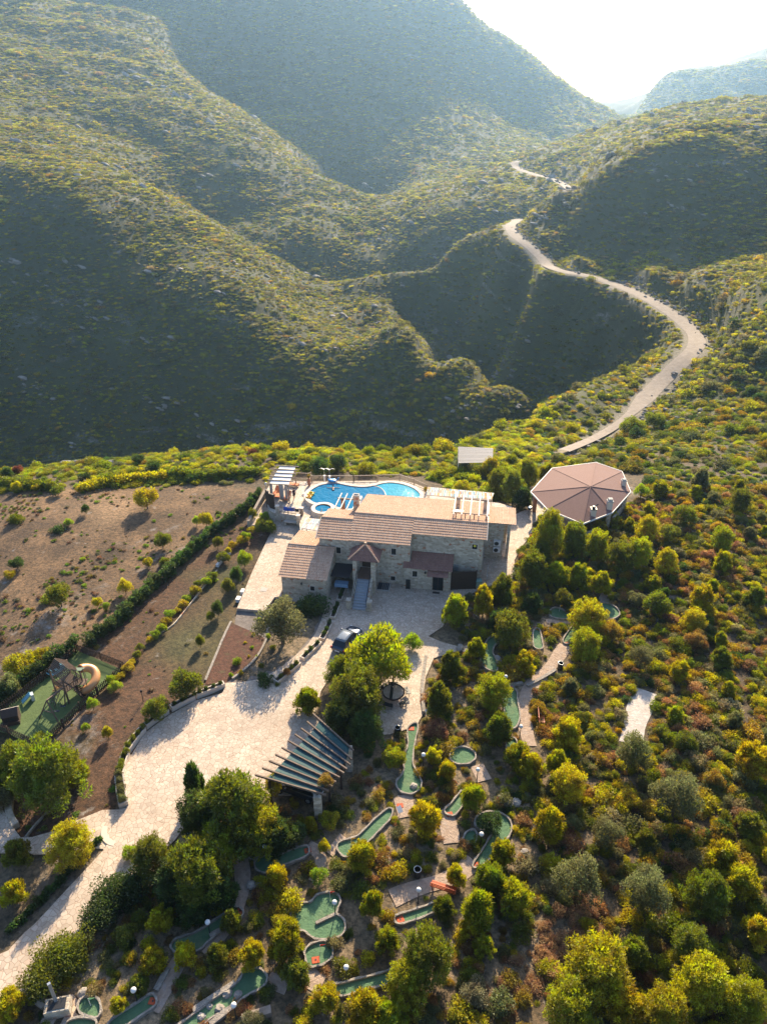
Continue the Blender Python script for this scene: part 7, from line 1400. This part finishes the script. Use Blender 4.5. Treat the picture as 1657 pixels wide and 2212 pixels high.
# ------------------------------------------------------------------ filling plants
FILL = [sz(x/.56037, y/.56037, -.1)[:2] for x, y in ((255,2000),(300,1930),(380,1880),(520,1760),(640,1700),(700,1735),(760,1720),(800,1600),(860,1590),(905,1400),(960,1390),(1010,1395),(960,1350),(950,1320),(1000,1265),(1060,1240),(1120,1180),(1160,1110),(1230,1150),(1330,1110),(1400,1060))] + [(60,86),(70,60),(60,20),(30,12),(-30,12),(-20.5,26)]
r8 = np.random.default_rng(21)
def zone_col(x, y, big):
    """mix of kinds by place on the slope"""
    p = Vector((x, y)); n = float(fbm(np.array([x/6.]), np.array([y/6.]), 3)[0])
    right = x > 12 + .12*(y-25)
    if big: return random.choices(['pine','pine2','mid','olive','dark'], [3,3,2,.8,.6])[0]
    if right: return random.choices(['ochre','rust','olive','mid','pine2','brown','grey'], [3.2,.25+max(0,n*1.5),2,2.2,3.2,1.6,.6])[0]
    return random.choices(['ochre','rust','olive','mid','pine2','grey','brown','dark'], [1.8,.25,2.2,3,2.5,1,.9,.8])[0]
def visible(x, y, z=0):
    dep = y*math.cos(PITCH) - (z-CAM_H)*math.sin(PITCH); u = CX0 + FOC*x/dep; v = CY0 - FOC*(y*math.sin(PITCH) + (z-CAM_H)*math.cos(PITCH))/dep; return -40 < u < 1700 and 900 < v < 2260
BARE = poly('W', [(1150,2000),(1240,1930),(1330,1990),(1290,2060),(1150,2150),(1050,2160)], 0)
def try_plants(n, rmin, rmax, gap, kinds, limit):
    cnt = 0
    A = np.array(FILL); x0, y0 = A.min(0)[:2]; x1, y1 = A.max(0)[:2]; PP = np.array([(p[0], p[1], p[2]) for p in PLANTS])
    xs = r8.uniform(x0, x1, n); ys = r8.uniform(y0, y1, n); k = in_poly(xs, ys, FILL); xs, ys = xs[k], ys[k]; k = free(xs, ys, rmin*.75); xs, ys = xs[k], ys[k]
    lst = [tuple(p) for p in PP]
    for x, y in zip(xs, ys):
        if cnt >= limit or not visible(x, y, .5): continue
        rad = rmin + (rmax-rmin)*r8.random()**1.6
        if in_poly(np.array([x]), np.array([y]), BARE)[0] and rad > .8: continue
        a = np.array(lst); d = np.hypot(a[:, 0]-x, a[:, 1]-y)
        if (d < (a[:, 2] + rad)*gap).any(): continue
        if rad > .7 and not free(np.array([x, x, x]), np.array([y + rad*.5, y + rad*1.2, y + rad*1.9]), rad*.45).all(): continue
        if float(dist_line(np.array([x]), np.array([y]), TR_C)[0]) < 1.1 + rad or float(dist_line(np.array([x]), np.array([y+rad]), TR_C)[0]) < 1.1 + rad: continue
        kind = random.choices(*kinds)[0]; big = kind in ('pine', 'olive')
        col = 'olive' if kind == 'olive' else zone_col(x, y, big)
        hr = {'pine': 2.1, 'round': 1.4, 'olive': 1.7, 'shrub': .95}[kind]*random.uniform(.8, 1.15)
        plant(kind, x, y, rad, rad*hr, col); lst.append((x, y, rad)); cnt += 1
    return cnt
print('fill', try_plants(9000, .7, 1.35, .75, (['pine','round','olive'],[4,2,.5]), 70), try_plants(20000, .6, 1.25, .5, (['shrub'],[1]), 290))
def underbrush():
    r = np.random.default_rng(5); A = np.array(FILL); x0, y0 = A.min(0)[:2]; x1, y1 = A.max(0)[:2]; n = 26000
    x = r.uniform(x0, x1, n); y = r.uniform(y0, y1, n); k = in_poly(x, y, FILL); x, y = x[k], y[k]; k = free(x, y, .22); x, y = x[k], y[k]; k = dist_line(x, y, TR_C) > 1.15; x, y = x[k], y[k]
    d = fbm(x/4, y/4, 4); k = r.random(len(x)) < np.clip(.55 + 1.1*d + .35*np.clip((x - 10)/6, 0, 1) + .5*in_poly(x, y, BARE), .1, 1); x, y = x[k], y[k]; n = len(x)
    rad = .24 + .42*r.random(n)**1.6; right = np.clip((x - 10)/6, 0, 1); rad *= 1 + .25*right; bare = in_poly(x, y, BARE)
    TT = mixtint(r, n, [('ochre',2),('rust',.15),('olive',2.4),('mid',2.4),('pine2',2.8),('grey',1.4),('brown',1.8),('dark',.6)]); TT *= np.array([1.6, 1.45, 1.15]); TT[bare] = np.array([.33,.21,.12])*(1 + r.uniform(-.2,.2,(bare.sum(),1)))
    ROT = np.stack([r.normal(0,.12,n), r.normal(0,.12,n), r.random(n)*6.28], 1); S = np.stack([rad, rad*r.uniform(.8,1.2,n), rad*r.uniform(.6,1.3,n)], 1)
    scatter('underbrush', np.stack([x, y, ground(x, y) - .03], 1), S, ROT, TT, r.integers(0, 5, n), SEEDS[:5], 'low mixed heath and dry brush between the mini golf greens')
    # weeds in the brown field, the garden strip and the left bottom
    P = []; 
    for poly_, m_, key in ((FIELD, 2600, 0), (GARDEN, 900, 1)):
        A = np.array(poly_); xx = r.uniform(A[:, 0].min(), A[:, 0].max(), m_*2); yy = r.uniform(A[:, 1].min(), A[:, 1].max(), m_*2); k = in_poly(xx, yy, poly_) & (~in_poly(xx, yy, pgp)); xx, yy = xx[k], yy[k]; k = free(xx, yy, .2, (BED, BEDL)); xx, yy = xx[k], yy[k]
        c = fbm(xx/5 + 3, yy/5, 3); k = r.random(len(xx)) < np.clip(.05 + 1.7*c, .02, .9); P.append(np.stack([xx[k], yy[k]], 1))
    P = np.concatenate(P); n = len(P); rad = .10 + .22*r.random(n)**2; TT = mixtint(r, n, [('fresh',3),('mid',1),('brown',2),('ochre',1.2),('grey',1)]); S = np.stack([rad*1.3, rad*1.3, rad], 1)
    scatter('field_weeds', np.stack([P[:, 0], P[:, 1], ground(P[:, 0], P[:, 1])], 1), S, ROT[:n] if n <= len(ROT) else np.zeros((n,3)), TT, r.integers(0, 3, n), SEEDS[5:], 'small green weeds and dry tufts over the brown field')
underbrush()
ROCKS = ROCKS[:3]; hills_cover(SEEDS)
# ------------------------------------------------------------------ labels that single out each plant
LM = [('the pavilion',1260,1065),('the grey slatted shelter',1027,985),('the swimming pool',790,1060),('the courtyard stairs',780,1290),('the parked blue car',750,1375),('the carport',660,1650),('the round picnic table',852,1490),('the pear shaped green',885,1650),('the oval green',1000,1632),
 ('the hook shaped green',1075,1790),('the winding green',800,1800),('the spoon shaped green',610,1855),('the trefoil green',700,1920),('the round green',692,2065),('the long left green',450,2010),('the long lower green',520,2130),('the sickle shaped green',780,2110),('the short slanting green',905,1975),('the long orange bench',955,1928),
 ('the zigzag green',1060,1410),('the narrow upright green',1160,1375),('the footbridge',1240,1330),('the big looped green',1300,1315),('the green channel',1235,1365),('the shaded strip green',1110,1510),('the bench by the gravel path',1168,1550),('the short straight green',1103,1610),('the pale dirt track',1378,1540),('the air conditioners',1070,1180),('the woven fence screen',1000,1240),
 ('the playground tower',165,1480),('the playhouse',25,1540),('the field hedge',330,1270),('the vegetable bed',520,1400),('the curved steps',235,1830),('the curved garden wall',30,1740),('the far field edge',250,1045),('the hillside road',1400,850),('the terrace parapet',560,1110),('the bottom left round green',190,2160),('the bottom left slanting green',290,2180),
 ('the bottom right corner',1657,2212),('the right edge at mid height',1657,1400),('the bare brown slope',1210,2010),('the right edge lower down',1657,1800),('the bottom edge centre',1000,2212),('the upper right slope',1657,1050),('the narrow drive',120,2030),('the drive planters',270,1620),('the left edge of the field',0,1220)]
KIND = dict(pine='pine', spike='spiky conifer', round='round leafy tree', olive='olive tree', shrub='shrub'); CN = dict(pine='green', pine2='yellow green', dark='dark', mid='mid green', olive='grey green', rust='rust red', ochre='ochre', yel='yellow', grey='greyish', brown='brown', fresh='bright green', wine='wine dark')
OR2 = ['nearest','second nearest','third nearest','fourth nearest','fifth nearest','sixth nearest','seventh nearest','eighth nearest','ninth nearest','tenth nearest']
def screen(p):
    dep = p[1]*math.cos(PITCH) - (p[2]-CAM_H)*math.sin(PITCH); return (CX0 + FOC*p[0]/dep, CY0 - FOC*(p[1]*math.sin(PITCH) + (p[2]-CAM_H)*math.cos(PITCH))/dep, dep)
buck = {}
for o, kind, col, rad, h in LEDGER:
    u, v, dep = screen(o.location); v -= h*.4*FOC/dep; best = min(LM, key=lambda q: (q[1]-u)**2 + (q[2]-v)**2); dx, dy = u-best[1], v-best[2]
    a = (math.degrees(math.atan2(-dy, dx)) + 360 + 22.5) % 360; dr = ['right of','upper right of','above','upper left of','left of','lower left of','below','lower right of'][int(a//45)]
    noun = {'grape_vine':'vine','bed_plant':'bed plant','climbing_plant':'climber'}.get(o.name.split('.')[0], KIND[kind]); noun = 'round bush' if kind == 'round' and h < 2.2 and noun == 'round leafy tree' else noun
    buck.setdefault((noun, CN[col], best[0], dr), []).append((math.hypot(dx, dy), o, noun))
for (noun, cn, lm, dr), L_ in buck.items():
    L_.sort(key=lambda q: q[0])
    for i, (d, o, _) in enumerate(L_):
        o['label'] = (f'{cn} {noun}, {dr} {lm}' if len(L_) == 1 else f'{cn} {noun} {dr} {lm}, {OR2[min(i, 9)]}')
        o['group'] = {'shrub':'shrubs on the slopes','pine':'pines around the villa','olive tree':'olive trees','vine':'row of vines','bed plant':'plants in the red bed'}.get(noun, 'bushes and small trees')
# ------------------------------------------------------------------ haze: the air over the valley
_bm = bmesh.new(); bmesh.ops.create_cube(_bm, size=1); _me = bpy.data.meshes.new('haze'); _bm.to_mesh(_me); _bm.free()
ZLO = float(GZ.min()) - 1.0; ZHI = float(GZ.max()) + 6.0; ZS = ZHI - ZLO; ZM = (ZLO + ZHI)/2
for _v in _me.vertices: _v.co = (_v.co.x*5800, _v.co.y*2790 + 1345, _v.co.z*ZS + ZM)
_h = mesh_obj('haze', _me); tag(_h, kind='stuff', label='pale sunlit haze filling the valley')
m_, t_, o_ = nodes('haze_air'); _v = t_.nodes.new('ShaderNodeVolumePrincipled')
_v.inputs['Color'].default_value = (.42, .68, 1.0, 1); _v.inputs['Density'].default_value = 0.00016; _v.inputs['Anisotropy'].default_value = 0.6
t_.links.new(_v.outputs[0], o_.inputs['Volume']); _me.materials.append(m_)
